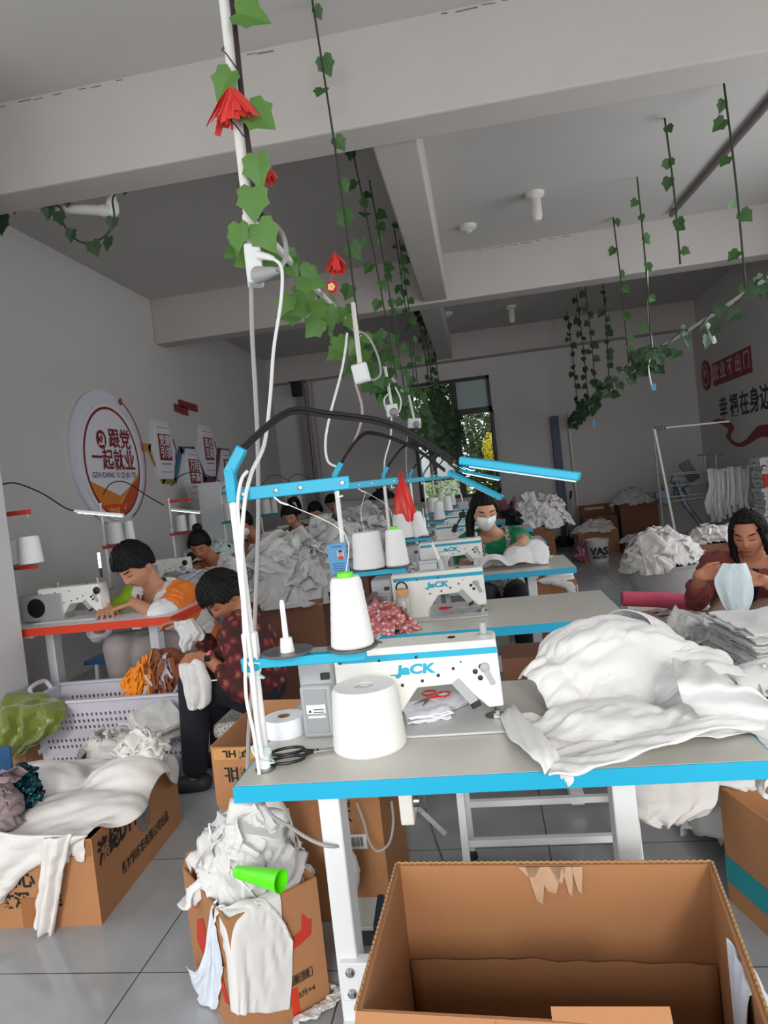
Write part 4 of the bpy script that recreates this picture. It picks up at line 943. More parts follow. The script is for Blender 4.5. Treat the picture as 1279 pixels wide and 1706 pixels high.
def barcode(o, x, y, w, h, par, seed=1, framed=True):
    rnd = random.Random(seed); mb = MB(); q = -w/2+.006
    while q < w/2-.006:
        ww = rnd.choice((.0008,.0014,.0022)); mb.box((q,0,0),(ww,h*.78,.0006)); q += ww+rnd.choice((.001,.0016,.002))
    if framed:
        for s in (-1,1): mb.box((s*w/2,0,0),(.0016,h,.0006)); mb.box((0,s*h/2,0),(w,.0016,.0006))
    o = Vector(o); x = Vector(x).normalized(); y = Vector(y); n = x.cross((y-x*y.dot(x))).normalized()
    return part('barcode', mb.xf(frame(o+n*.0016,x,y)), INK, par, smooth=False)
UP = Vector((0,0,1))

# the big empty carton in the foreground
zr = .58
BL, BR_, FL, FR = AZ(660,1440,zr), AZ(1186,1437,zr), AZ(592,1685,zr), AZ(1292,1724,zr)
fl = [Vector((p.x,p.y,0)) for p in (BL,BR_,FR,FL)]
bc = thing('carton','big empty open carton filling the bottom right foreground','carton',((BL.x+FR.x)/2,(BL.y+FR.y)/2,0),'brown cardboard cartons')
part('carton_body', hexbox(fl,[BL,BR_,FR,FL],.007), CARD, bc, smooth=False)
zc_ = AY(690,1597,BL.y-.02).z; ex = (BR_-BL).normalized(); ey = Vector((-ex.y,ex.x,0)); 
a = Vector((BL.x,BL.y,0))-ey*.014+ex*.012; b = Vector((BR_.x,BR_.y,0))-ey*.014-ex*.012
N = 26; rows = []
for j in range(6):
    rows.append([a+(b-a)*(i/N)+Vector((0,0,.01+(zc_-.01)*j/5+(.006*fnoise(i*.5,j*.7,3) if j == 5 else 0)))+ey*-(.003+.004*abs(fnoise(i*.35,j*.5,1))) for i in range(N+1)])
part('inner_liner', MB().grid(rows), CARD, bc, solid=.004)
N = 30; rows = []          # buckled inner face above the liner
fe = MB()
for p0, p1 in ((BL,FL),(BR_,FR),(BL,BR_)):
    k = int((p1-p0).length/.006); d = (p1-p0)/k
    fe.tube([p0+d*i+Vector((0,0,.0015+.0022*(i%2))) for i in range(k+1)], .0024, 5)
part('torn_rim', fe, CARDE, bc, smooth=False)
fr = (FR-FL)
f1 = panel(FL+UP*.001, FL+fr*.36+UP*.0, FL+fr*.33-Vector((0,.16,.22)), FL-Vector((.01,.16,.22))); part('flap', f1, CARD, bc, smooth=False)
f1 = panel(FL+fr*.5+UP*.012-Vector((0,-.012,0)), FL+fr*.78+UP*.02-Vector((0,-.012,0)), FL+fr*.78-Vector((0,.15,.2)), FL+fr*.5-Vector((0,.15,.2))); part('flap', f1, CARD, bc, smooth=False)
tp = MB(); rnd = random.Random(7)
for (u, w_, l) in ((.46,.035,.07),(.5,.05,.05),(.56,.02,.055),(.53,.03,.03),(.59,.02,.05),(.44,.04,.02)):
    o = BL+(BR_-BL)*u-ey*.011; tp.add([o-ex*w_/2, o+ex*w_/2, o+ex*(w_*.2)-UP*l, o-ex*w_*.1-UP*l*.9],[(0,1,2,3)])
part('torn_tape', tp, TAPEC, bc, smooth=False, label='torn clear tape at the rim', solid=.001)
p = AY(1235,1640,(BR_.y+FR.y)/2-.0); rm = BR_+(FR-BR_)*.55
cs = MB(); o = rm+Vector((0,.02,0))
rows = []
for j in range(13):
    t = j/12; rows.append([o+Vector((-.012-.02*math.sin(PI*min(1,t*2))*(i/8) + (.055*t if t > .5 else 0) - .004*math.cos(i*2.2), -.11*i/8, .01*math.sin(PI*t)+(.005 if t < .5 else 0)-abs(t-.45)*.42*(1+.25*i/8))) for i in range(9)])
single('cotton_scrap', MB().grid(rows), BLUEW, 'bluish white scrap hung over the right wall of the big empty carton', 'fabric', solid=.002, subsurf=1)

# carton at the right edge with teal tape
A_, B_ = AZ(1215,1500,0), AZ(1279,1560,0); d1 = (B_-A_).normalized(); d2 = Vector((-d1.y,d1.x,0)); zt = AY(1195,1312,A_.y).z
q0, q1, q2, q3 = A_, A_+d1*.42, A_+d1*.42+d2*.5, A_+d2*.5
rc = thing('carton','tall brown carton with a teal tape band at the right edge of the picture','carton',tuple((A_+q2)/2),'brown cardboard cartons')
part('carton_body', hexbox([q0,q1,q2,q3],[p+UP*zt for p in (q0,q1,q2,q3)],.006), CARD, rc, smooth=False)
mid = A_+d1*.21+UP*(zt*.30); part('tape_band', MB().box((0,0,0),(.42,.075,.001)).xf(frame(mid+Vector((-d2.x,-d2.y,0))*.0015,d1,UP)), TAPET, rc, smooth=False)
c_ = (q0+q2)/2
hang('white cloth hanging over the carton with teal tape', [((1168,1285),(1310,1276)),((1172,1298),(1310,1290)),((1188,1309),(1310,1302)),((1232,1316),(1262,1312))], [2.1,2.04,2.02,2.02], COTTON, 12, 'cotton_cloth', .003, 'cloth', .008, (.006,9,.8))

# red printed carton with the scrap heap, under the left end of the front table
M_, L_, R2_ = AZ(404,1749,0), AZ(327,1632,0), AZ(550,1660,0); K_ = L_+R2_-M_
zt = AY(306,1446,L_.y).z; zt2 = zt
bx = thing('carton','carton with red print and a barcode, heaped with white scraps, under the front table','carton',tuple((M_+K_)/2),'brown cardboard cartons')
part('carton_body', hexbox([M_,R2_,K_,L_],[p+UP*zt for p in (M_,R2_,K_,L_)],.006), CARD, bx, smooth=False)
fx = (R2_-M_).normalized(); W_ = (R2_-M_).length; sx_ = (M_-L_).normalized(); D_ = (M_-L_).length
def red_print(o, x, w, h, par):
    pl = [(-.5,-.42),(-.42,-.16),(-.25,.02),(-.02,.1),(-.02,.46),(.08,.46),(.1,.12),(.3,.2),(.34,.5),(.44,.32),(.5,.3),(.46,.02),(.28,-.06),(.1,-.1),(-.1,-.12),(-.22,-.22),(-.3,-.42)]
    m = poly_mb([(a*w,b*h) for a, b in pl]); n = x.cross(UP).normalized(); part('red_print', m.xf(frame(o+n*.0015,x,UP)), INKR, par, smooth=False)
red_print(M_+fx*W_*.56+UP*zt*.57, fx, W_*.66, zt*.42, bx)
pl = [(-.4,-.1),(-.3,.3),(-.1,.45),(0,.1),(.1,.5),(.2,.2),(.42,-.45),(.3,-.5),(.05,-.1),(-.1,-.1),(-.2,-.25)]
m = poly_mb([(a*D_*.8,b*zt*.55) for a, b in pl]); part('red_print', m.xf(frame(L_+sx_*D_*.5+UP*zt*.5+sx_.cross(UP).normalized()*.0015,sx_,UP)), INKR, bx, smooth=False)
part('red_print', MB().box((0,0,0),(D_*.16,zt*.1,.0006)).xf(frame(L_+sx_*D_*.2+UP*zt*.82+sx_.cross(UP).normalized()*.0015,sx_,UP)), INKR, bx, smooth=False)
barcode(M_+fx*W_*.68+UP*zt*.29, fx, UP, .072, .022, bx)
on_face(M_+fx*W_*.62+UP*zt*.15, fx, UP, '净含量:5升×4', .0185, INK, bx, .0004)
part('red_tape', MB().box((0,0,0),(.02,zt*.22,.0006)).xf(frame(M_+fx*W_*.6+UP*zt*.12+fx.cross(UP).normalized()*.0012,fx,UP)), mat('red_tape',(206,56,36),.3), bx, smooth=False)
part('flap', panel(L_+UP*zt, K_+UP*zt, K_+UP*(zt+.01)+Vector((.02,.05,0)), L_+UP*(zt+.012)+Vector((-.01,.05,0))), CARD, bx, smooth=False)
# scrap heap: several limp white pieces laid over a mound, spilling over the front
hc = (M_+K_)/2+UP*(zt-.05)
single('scrap_heap', heap(tuple(hc+Vector((.0,.02,.0))), .14,.12,.2, 40, 21, .13, math.atan2(fx.y,fx.x), ruff=.03), COTTON, 'crumpled heap of white cut scraps in the red printed carton', 'fabric', kind='stuff', solid=.0015)
hm = [(tuple(hc+Vector((.0,.0,.06))),(.13,.12,.15)),(tuple(hc+Vector((.03,.03,.13))),(.09,.08,.12)),(tuple(hc+Vector((-.08,-.03,.03))),(.08,.08,.12))]
bxc = [(tuple((M_+K_)/2+UP*(zt/2)),(W_/2,D_/2,zt/2-.002),math.atan2(fx.y,fx.x))]
def scrap(px, Y, w, l, rz, seed, m=COTTON, lab='', slack=1.05, lift=.04):
    c = AY(px[0],px[1],Y); cs_, sn_ = math.cos(rz), math.sin(rz)
    qd = [c+Vector((x*cs_-y*sn_, x*sn_+y*cs_, lift)) for x, y in ((-w/2,-l/2),(w/2,-l/2),(w/2,l/2),(-w/2,l/2))]
    return single('cotton_scrap', cloth_mb(drape(qd,22,22,bxc,hm,slack,90,6,seed,wob=.05)), m, lab, 'fabric', 'white scraps on the red printed carton', solid=.002, subsurf=1)
scrap((420,1505),1.60,.20,.30,R(20),31,COTTON,'white scrap draped down the front of the red printed carton')
scrap((375,1500),1.66,.14,.26,R(38),32,BLUEW,'bluish white scrap hanging at the left corner of the red printed carton')
scrap((495,1490),1.63,.18,.24,R(-12),33,COTTON,'white scrap spread right of the lime cone core')
scrap((430,1400),1.78,.2,.2,R(60),34,COTTONW,'white piece standing at the top of the scrap heap behind the lime cone core',1.2)
p = AY(432,1462,1.56); a, b = AY(393,1452,1.585), AY(468,1468,1.54)
M_c = frame(a, (b-a).cross(UP).normalized(), (b-a).cross((b-a).cross(UP)).normalized()).to_3x3()
zd = (b-a).normalized(); xd = zd.orthogonal().normalized(); Mx = Matrix((xd, zd.cross(xd), zd)).transposed()
Lc = (b-a).length
lc = MB().lathe(a,[(.0,0),(.013,0),(.0145,.003),(.0265,Lc-.004),(.0275,Lc),(.0255,Lc),(.0125,.006),(.0,.006)],32,Mx)
single('cone_core', lc, LIMEC, 'empty lime green plastic cone core lying on the white scrap heap', 'cone core')

# carton with repeated print behind the table leg
Yf = 1.99; xl, xr = AY(364,1340,Yf).x, AY(632,1335,Yf).x; zf, ztp = AY(360,1342,Yf).z, AY(356,1244,Yf).z; dd = .3
c8 = [Vector((xl,Yf,0)),Vector((xr,Yf,0)),Vector((xr+.02,Yf+dd,0)),Vector((xl+.02,Yf+dd,0))]
db = thing('carton','brown carton with upside-down tape lettering behind the left leg of the front table','carton',((xl+xr)/2,Yf+dd/2,0),'brown cardboard cartons')
part('carton_body', hexbox(c8,[p+UP*zf for p in c8],.006), CARD, db, smooth=False)
part('flap', panel(c8[0]+UP*zf, c8[1]+UP*zf, c8[1]+UP*zf*1.0+Vector((-.02,.0,ztp-zf-.02)), c8[0]+UP*ztp), CARD, db, smooth=False)
part('flap', panel(c8[3]+UP*zf, c8[0]+UP*zf, c8[0]+UP*(ztp+.002), c8[3]+UP*(ztp+.01)+Vector((.0,.03,0))), CARD, db, smooth=False)
part('flap', panel(c8[2]+UP*zf, c8[3]+UP*zf, c8[3]+UP*(ztp+.02)+Vector((0,.08,0)), c8[2]+UP*(ztp+.0)+Vector((0,.08,0))), CARD, db, smooth=False)
for k, zz in enumerate((ztp-.022, ztp-.075, ztp-.098)):
    on_face(Vector((xl+.075,Yf-.0055,zz)), (-1,0,0), (0,0,-1), '鸿HL', .030, INK, db, .0012, 1.2)
    on_face(Vector((xl+.17,Yf-.0055,zz+.018)), (-1,0,0), (0,0,-1), '鸿HL', .030, INK, db, .0012, 1.2)
for zz in (zf-.035,): on_face(Vector((xr-.1,Yf-.001,zz)), (0,0,1), (-1,0,0), '鸿HL', .03, INK, db, .001)
part('tape_strip', MB().box2((xl+.005,Yf-.0062,ztp-.04),(xl+.24,Yf-.0048,ztp-.006)), mat('printed_tape',(196,142,86),.3), db, smooth=False)
pz = AY(594,1402,Yf); quad_on(Vector((pz.x,Yf,pz.z)),(1,0,0),UP,.062,.045,LABELW,db,'paper_label'); barcode(Vector((pz.x,Yf,pz.z)),(1,0,0),UP,.052,.036,db,5,False)
hang('white scrap corner hanging beside the table leg in front of the printed carton', [((566,1400),(580,1402)),((568,1425),(592,1432)),((572,1460),(599,1462)),((584,1488),(594,1494))], 1.9, COTTON, 9, 'cotton_scrap', .004)
# treadle of the front table
t = thing('foot_pedal','pale foot pedal with a dark blue edge on the floor beneath the front table','pedal',(-.33,1.9,0)); p = AZ(612,1545,.0)
part('plate', MB().box((p.x,p.y,.06),(.075,.15,.014),rx=R(14)), mat('pale_green_plastic',(196,204,194),.5), t, bevel=.003); part('side_rail', MB().box((p.x+.045,p.y,.06),(.02,.16,.03),rx=R(14)), mat('dark_blue_paint',(26,52,70),.5), t, bevel=.003); part('base', MB().box((p.x,p.y,.018),(.1,.16,.036)), DGREY, t)

# long carton at the lower left under the white garment
A_, L2, R2 = AZ(170,1541,0), AZ(-70,1550,0), AZ(303,1368,0); K2 = L2+R2-A_
zt = AY(157,1398,A_.y).z; ztL = zt
lb = thing('carton','long carton with black print at the lower left, under a white garment','carton',tuple((A_+K2)/2),'brown cardboard cartons')
part('carton_body', hexbox([L2,A_,R2,K2],[p+UP*zt for p in (L2,A_,R2,K2)],.006), CARD, lb, smooth=False)
gx = (R2-A_).normalized(); hx = (A_-L2).normalized()
on_face(A_+gx*.17+UP*(zt*.74), gx, UP, '涤纶DTY', .08, INK, lb, .004, .9)
on_face(A_+gx*.33+UP*(zt*.30), gx, UP, '杭州逸通纺织新材料股份有限公司', .036, INK, lb, .001, .85) if False else on_face(A_+gx*.36+UP*(zt*.30), gx, UP, '新材料纺织有限公司出品', .045, INK, lb, .001, .8)
wh = MB()
for k in range(12): t_ = 2*PI*k/12; wh.bar((.008*math.cos(t_),.008*math.sin(t_),0),(.042*math.cos(t_),.042*math.sin(t_),0),.004,.0006)
wh.add([(x,y,0) for x,y in ellipse(0,0,.05,.05,30)]+[(x,y,0) for x,y in ellipse(0,0,.044,.044,30)], [(k,(k+1)%30,30+(k+1)%30,30+k) for k in range(30)])
part('printed_wheel', wh.xf(frame(A_+gx*.36+UP*(zt*.62)+gx.cross(UP).normalized()*.0014,gx,UP)), INKB, lb, smooth=False)
on_face(A_-hx*.27+UP*(zt*.56), hx, UP, '精心', .06, INK, lb, .002); on_face(A_-hx*.235+UP*(zt*.32), hx, UP, '致深　远', .055, INK, lb, .002)
quad_on(A_-hx*.23+UP*.05,hx,UP,.08,.1,TAPE,lb,'tape_strip')
part('bottom_tape', MB().box((0,0,0),(.3,.05,.001)).xf(frame(A_-hx*.156+UP*(zt-.03)+hx.cross(UP).normalized()*.0012,hx,UP)), TAPE, lb, smooth=False)
# garment thrown over it
cc = (A_+K2)/2; rzb = math.atan2(hx.y,hx.x)
lbx = [(tuple(cc+UP*(zt/2)),((A_-L2).length/2,(R2-A_).length/2,zt/2),rzb)]
lbl = [((AY(70,1330,2.45).x,2.42,zt-.02),(.2,.16,.1)),((AY(240,1310,2.5).x-.02,2.42,zt-.03),(.16,.14,.12)),((AY(150,1330,2.3).x,2.22,zt-.03),(.25,.14,.07))]
gp = [AY(-40,1400,2.02)+UP*.06, AY(150,1420,2.0)+UP*.1, AY(292,1300,2.72)+UP*.1, AY(60,1270,2.75)+UP*.1]
P = drape([A_-hx*.62+gx*-.05+UP*(zt+.1), A_+hx*.0+gx*-.06+UP*(zt+.1), R2+hx*.09+gx*.02+UP*(zt+.1), K2-hx*.1+gx*.02+UP*(zt+.1)], 46,46, lbx, lbl, 1.04, 120, 6, 41, wob=.05)
gm = single('garment', cloth_mb(P,(.014,5,.5)), COTTONW, 'big rumpled white garment thrown over the long carton at the lower left', 'garment', solid=.003, subsurf=1)
hang('long white sleeve hanging down the front of the long carton', [((70,1392),(122,1388)),((72,1420),(116,1415)),((70,1460),(108,1455)),((66,1500),(102,1500)),((63,1541),(92,1557))], A_.y-.03, COTTONW, 7, 'garment_sleeve', .012, 'garment')
hang('broad white sleeve hanging over the front of the long carton at the left edge', [((-60,1376),(150,1392)),((-60,1405),(112,1412)),((-60,1440),(62,1445)),((-60,1475),(30,1470)),((-60,1516),(4,1505))], A_.y-.02, COTTONW, 8, 'garment_sleeve', .012, 'garment')
cf = AY(238,1290,2.5); single('garment', heap((cf.x,2.5,zt+.05),.1,.09,.09,12,9,.1,ruff=.03), COTTONW, 'bunched white cuff on the right end of the rumpled garment', 'garment', solid=.002)
# mauve cloth and teal sequin bag at the far left
mp = AY(8,1345,2.12); single('mauve_cloth', heap((mp.x-.02,2.12,zt+.02),.075,.09,.15,14,15,.12,ruff=.02), MAUVE, 'greyish mauve cloth heap at the left edge on the long carton', 'cloth', solid=.002)
mp = AY(46,1335,2.22); single('sequin_cloth', heap((mp.x,2.22,zt+.03),.045,.045,.12,30,16,.05,ruff=.02), SEQUIN, 'small crumpled teal sequinned cloth beside the mauve heap', 'cloth', solid=.001)
mp = AY(6,1277,2.3); mp.z = .43; single('folder', MB().box(mp+Vector((-.02,0,0)),(.1,.015,.12),rz=R(12)), mat('blue_folder',(14,70,116),.5), 'blue folder edge below the olive satin cloth', 'folder', bevel=.003)
# carton with the olive satin over it
P1, P2 = AZ(49,1315,0), AZ(98,1285,0); e1 = (P2-P1).normalized(); 
if abs(e1.x) > abs(e1.y): e1 = Vector((.25,.97,0)).normalized()
e2 = Vector((-e1.y,e1.x,0)); zg = AY(88,1222,P2.y).z; wG, dG = .32, .2
g4 = [P1, P1+e1*dG, P1+e1*dG+e2*wG, P1+e2*wG]
gb = thing('carton','carton under the olive satin cloth at the left edge','carton',tuple((g4[0]+g4[2])/2),'brown cardboard cartons')
part('carton_body', hexbox(g4,[p+UP*zg for p in g4],.006,False), CARDD, gb, smooth=False)
nf = (P1-g4[3]).normalized()
part('paper_label', MB().box((0,0,0),(.07,.025,.001),0).xf(frame(P1+e1*dG*.6+UP*zg*.78+nf*.0015,(e1+UP*.35),UP)), LABELW, gb, smooth=False)
for k in range(5): on_face(P1+e1*dG*(.55)+UP*(zg*(.66-.1*k)), e1, UP, '产品名称规格'[:4+k%2], .03, mat('faint_ink',(120,84,56),.8) if k == 0 else MATS['faint_ink'], gb)
gc = (g4[0]+g4[2])/2
yg = P1.y-.02; hang('shiny olive green satin cloth draped over the carton at the left edge', [((-60,1140),(70,1158)),((-60,1160),(98,1168)),((-60,1182),(106,1180)),((-50,1206),(103,1204)),((-40,1228),(92,1226)),((-20,1246),(60,1244)),((5,1262),(44,1258))], [yg+.17,yg+.12,yg+.04,yg-.01,yg-.03,yg-.04,yg-.045], OLIVE, 11, 'satin_cloth', .003, 'cloth', .03, (.03,9,1.45), 26)

# lavender laundry crate with round holes
def crate():
    p0 = AZ(101,1283,0); z1 = .40; x0, y0 = p0.x, 3.2; W, D = .78, .2; t = thing('laundry_crate','pale lavender perforated plastic crate on the floor in front of the red table','crate',(x0+W/2,y0+D/2,0))
    def wall(a, b, a1, b1, cols, rows_, z0=.12, z1_=.86):
        """slanted wall with rows of round holes, grid of cells each with an octagonal hole"""
        mb = MB(); a, b, a1, b1 = map(Vector,(a,b,a1,b1)); nr = rows_+4
        def P(u, v): return (a+(b-a)*u)*(1-v)+(a1+(b1-a1)*u)*v
        vr = [0]+[z0+(z1_-z0)*k/rows_ for k in range(rows_+1)]+[1]; 
        for r in range(len(vr)-1):
            v0, v1 = vr[r], vr[r+1]
            if r == 0 or r == len(vr)-2 or r in (3,6):
                mb.add([P(0,v0),P(1,v0),P(1,v1),P(0,v1)],[(0,1,2,3)]); continue
            for c in range(cols):
                u0, u1 = .06+.88*c/cols, .06+.88*(c+1)/cols; cu_, cv = (u0+u1)/2, (v0+v1)/2
                ou = [(u0,v0),(cu_,v0),(u1,v0),(u1,cv),(u1,v1),(cu_,v1),(u0,v1),(u0,cv)]; ru, rv = (u1-u0)*.27, (v1-v0)*.3
                inn = [(cu_+ru*math.cos(R(225+45*k)),cv+rv*math.sin(R(225+45*k))) for k in range(8)]
                mb.add([P(*q) for q in ou]+[P(*q) for q in inn],[(k,(k+1)%8,8+(k+1)%8,8+k) for k in range(8)])
            mb.add([P(0,v0),P(.06,v0),P(.06,v1),P(0,v1)],[(0,1,2,3)]); mb.add([P(.94,v0),P(1,v0),P(1,v1),P(.94,v1)],[(0,1,2,3)])
        return mb
    i = .045; b0 = [(x0,y0,0),(x0+W,y0,0),(x0+W,y0+D,0),(x0,y0+D,0)]; t0 = [(x0-i,y0-i,z1),(x0+W+i,y0-i,z1),(x0+W+i,y0+D+i,z1+.02),(x0-i,y0+D+i,z1+.02)]
    for k, (c, r_) in enumerate(((30,9),(16,9),(30,9),(16,9))):
        part('side_wall', wall(b0[k],b0[(k+1)%4],t0[k],t0[(k+1)%4],c,r_), LAV, t, smooth=False, solid=.004)
    part('bottom', MB().box2((x0,y0,.002),(x0+W,y0+D,.008)), LAV, t, smooth=False)
    rm = MB()
    for k in range(4): rm.bar(t0[k],t0[(k+1)%4],.03,.014)
    part('rim', rm, LAV, t, bevel=.004)
    h = MB(); q0_, q1_ = Vector(t0[3]), Vector(t0[0]); h.tube([q1_+(q0_-q1_)*.25,q1_+(q0_-q1_)*.3+Vector((-.03,0,.05)),q1_+(q0_-q1_)*.7+Vector((-.03,0,.05)),q1_+(q0_-q1_)*.75],.012,8,smooth=6); part('handle', h, LAV, t)
    return t
crate()
bp = AY(205,1262,3.0); single('cotton_bundle', heap((bp.x,2.98,.0),.2,.14,.3,30,61,.16,.1,ruff=.02,flat=1), COTTONW, 'bundled white cut pieces heaped in front of the lavender crate', 'fabric', kind='stuff', solid=.0015)
bp = AY(262,1195,3.02); st = stack((0,0,0),.16,.2,.085,9,62,0,.012,.008); M4 = Matrix.Translation(bp+Vector((-.02,0,-.05))) @ Matrix.Rotation(R(-35),4,'Z') @ Matrix.Rotation(R(38),4,'Y')
single('cotton_stack', st.xf(M4), COTTON, 'tilted fan of folded white pieces on the bundle by the lavender crate', 'fabric')
def orange_heap():
    p = AY(262,1085,3.3); t = thing('ribbon_bundle','shaggy bundle of orange, rust and grey fabric strips on the lavender crate','fabric',(p.x,3.36,.36))
    rnd = random.Random(5); base = MB(); base.ell((p.x+.02,3.36,.47),(.115,.085,.12)); base.ell((p.x-.08,3.33,.44),(.06,.06,.07)); part('rust_core', base, mat('rust_fabric',(136,76,52),.9,bump=.5,bscale=60), t)
    for nm, m, n, xr_ in (('orange_strips',mat('orange_fabric',(242,140,22),.8),130,(-.17,.03)),('rust_strips',MATS['rust_fabric'],170,(-.1,.14)),('grey_strips',mat('grey_ribbon',(186,178,184),.8),40,(-.06,.14))):
        mb = MB()
        for k in range(n):
            x = rnd.uniform(*xr_); a = rnd.uniform(-1.4,1.4); y = -.105*math.cos(a)*rnd.uniform(.8,1.15); zz = .36+rnd.uniform(.05,.26)*(1-abs(x-.0)*2.5)
            if nm[0] == 'o' and k%3: zz = rnd.uniform(.42,.52); x = rnd.uniform(-.16,-.05)
            o = Vector((p.x+x,3.36+y,zz)); d = Vector((rnd.uniform(-.5,.4),-.35,-1)).normalized(); l = rnd.uniform(.05,.13); w_ = Vector((rnd.uniform(.6,1),rnd.uniform(-.6,.2),0)).normalized()*rnd.uniform(.006,.013)
            q = o+d*l*.5+Vector((rnd.uniform(-.02,.02),-.012,0)); e = o+d*l
            mb.add([o-w_,o+w_,q+w_,q-w_,e+w_,e-w_],[(0,1,2,3),(3,2,4,5)])
        part(nm, mb, m, t, smooth=False, solid=.001)
orange_heap()

# ------------------------------------------------------------------ the white cloth on the front table
tbx = [((-.535+TW/2,1.265+TD/2,.375),(TW/2,TD/2,.375),0)]
mound = [((.27,1.66,.72),(.22,.13,.16)),((.12,1.62,.72),(.1,.09,.13)),((.41,1.62,.72),(.14,.12,.13)),((.2,1.45,.72),(.17,.1,.07)),((.38,1.44,.72),(.12,.08,.06))]
def pc(x, y, z=.9): p = AZ(x,y,.79); return Vector((p.x,p.y,z))
FW = (.019,6.5,.35)
P = drape([(-.01,1.50,.84),(.085,1.235,.84),(.53,1.44,.9),(.38,1.80,1.0)],64,56,tbx,mound,1.06,120,6,71,wob=.05)
single('garment_piece', cloth_mb(wrinkled(P,.0045,17,1.1),FW), COTTON, 'large white garment piece spread over the front table with its corner at the needle', 'fabric', solid=.003, subsurf=1)
P = drape([(.05,1.66,.95),(.10,1.50,1.0),(.50,1.56,1.0),(.46,1.84,1.0)],56,44,tbx,mound+[((.26,1.66,.75),(.2,.12,.165))],1.08,110,6,72,wob=.06)
single('garment_piece', cloth_mb(wrinkled(P,.005,15,.9),(.026,6,.15)), COTTON, 'crumpled white garment piece heaped at the back of the front table', 'fabric', solid=.003, subsurf=1)
def on_cloth(label, pts, zz, m, seed, name='waistband', th=.006, wob=.004):
    n = len(pts); L = spline([AZ(a[0],a[1],z) for (a, b), z in zip(pts,zz)],6); Rr = spline([AZ(b[0],b[1],z) for (a, b), z in zip(pts,zz)],6)
    rows = [[a+(b-a)*(i/7)+Vector((0,0,.004*math.sin(PI*i/7)+wob*math.sin(i*2+j*.7))) for i in range(8)] for j, (a, b) in enumerate(zip(L,Rr))]
    return single(name, cloth_mb(np.array([[tuple(p) for p in r_] for r_ in rows]),(.003,18,.4,seed)), m, label, 'fabric', solid=th, subsurf=1)
on_cloth('white seamed band running from the needle to the front edge of the table', [((832,1196),(856,1176)),((846,1226),(880,1202)),((872,1250),(905,1226)),((896,1270),(926,1250)),((908,1290),(934,1272))], (.757,.775,.785,.78,.762), COTTON, 1)
on_cloth('white folded hem running along the front of the cloth to the table end', [((912,1294),(925,1264)),((960,1290),(960,1262)),((1010,1276),(1008,1248)),((1070,1256),(1066,1226)),((1130,1236),(1126,1212)),((1200,1216),(1196,1194)),((1276,1216),(1272,1188))], (.763,.772,.782,.79,.795,.80,.80), COTTON, 2)
on_cloth('white garment piece sliding off the far right end of the front table', [((1118,1098),(1180,1112)),((1122,1122),(1226,1140)),((1128,1148),(1272,1158)),((1140,1174),(1306,1180)),((1168,1196),(1330,1212)),((1196,1212),(1330,1248))], (.86,.875,.865,.83,.795,.76), COTTON, 5, 'garment_piece', .004, .006)
P = drape([(.2,1.74,1.0),(.34,1.62,1.0),(.48,1.76,.97),(.36,1.92,.97)],26,24,tbx,mound+[((.3,1.72,.78),(.14,.1,.15))],1.0,70,6,76,wob=.02)
single('garment_piece', cloth_mb(P,(.006,6,.2)), COTTON, 'flat pointed white piece on top of the heap at the table rear', 'fabric', solid=.003, subsurf=1)
# white cloths hanging below the table at the right
hang('pale cut cloth hanging under the right end of the front table', [((1050,1288),(1198,1280)),((1052,1318),(1196,1312)),((1056,1345),(1190,1338)),((1056,1364),(1166,1352)),((1090,1377),(1128,1366))], 1.98, COTTONW, 13, 'cotton_cloth', .004, 'cloth', .012, (.008,8,1.2))
hang('second pale layer of cut cloth showing below the first under the front table', [((1062,1290),(1190,1288)),((1066,1330),(1192,1326)),((1078,1366),(1184,1352)),((1100,1372),(1150,1362))], 2.03, COTTONG, 14, 'cotton_cloth', .004, 'cloth', .012, (.008,8,1.2))
# ------------------------------------------------------------------ second and third table cloths
P1_ = [((.02,4.02,.76),(.09,.1,.07)),((.17,4.06,.76),(.09,.09,.1)),((.27,4.1,.76),(.08,.09,.13))]
t3 = [((-.535+TW/2,3.84+TD/2,.375),(TW/2,TD/2,.375),0)]
P = drape([(-.06,3.93,.9),(.36,3.97,.95),(.37,4.25,.95),(-.05,4.15,.9)],40,28,t3,P1_,1.1,140,6,81,wob=.05)
single('garment_piece', cloth_mb(P,(.014,9,.3)), COTTON, 'white garment rolled on the third table under the hands of the woman in green', 'fabric', solid=.003, subsurf=1)
P = drape([(.12,4.16,.9),(.33,4.16,.92),(.4,4.4,.9),(.2,4.4,.9)],20,18,t3,P1_,1.1,100,6,82,wob=.04)
single('garment_piece', cloth_mb(P), COTTONW, 'second white piece behind the rolled garment on the third table', 'fabric', solid=.003, subsurf=1)
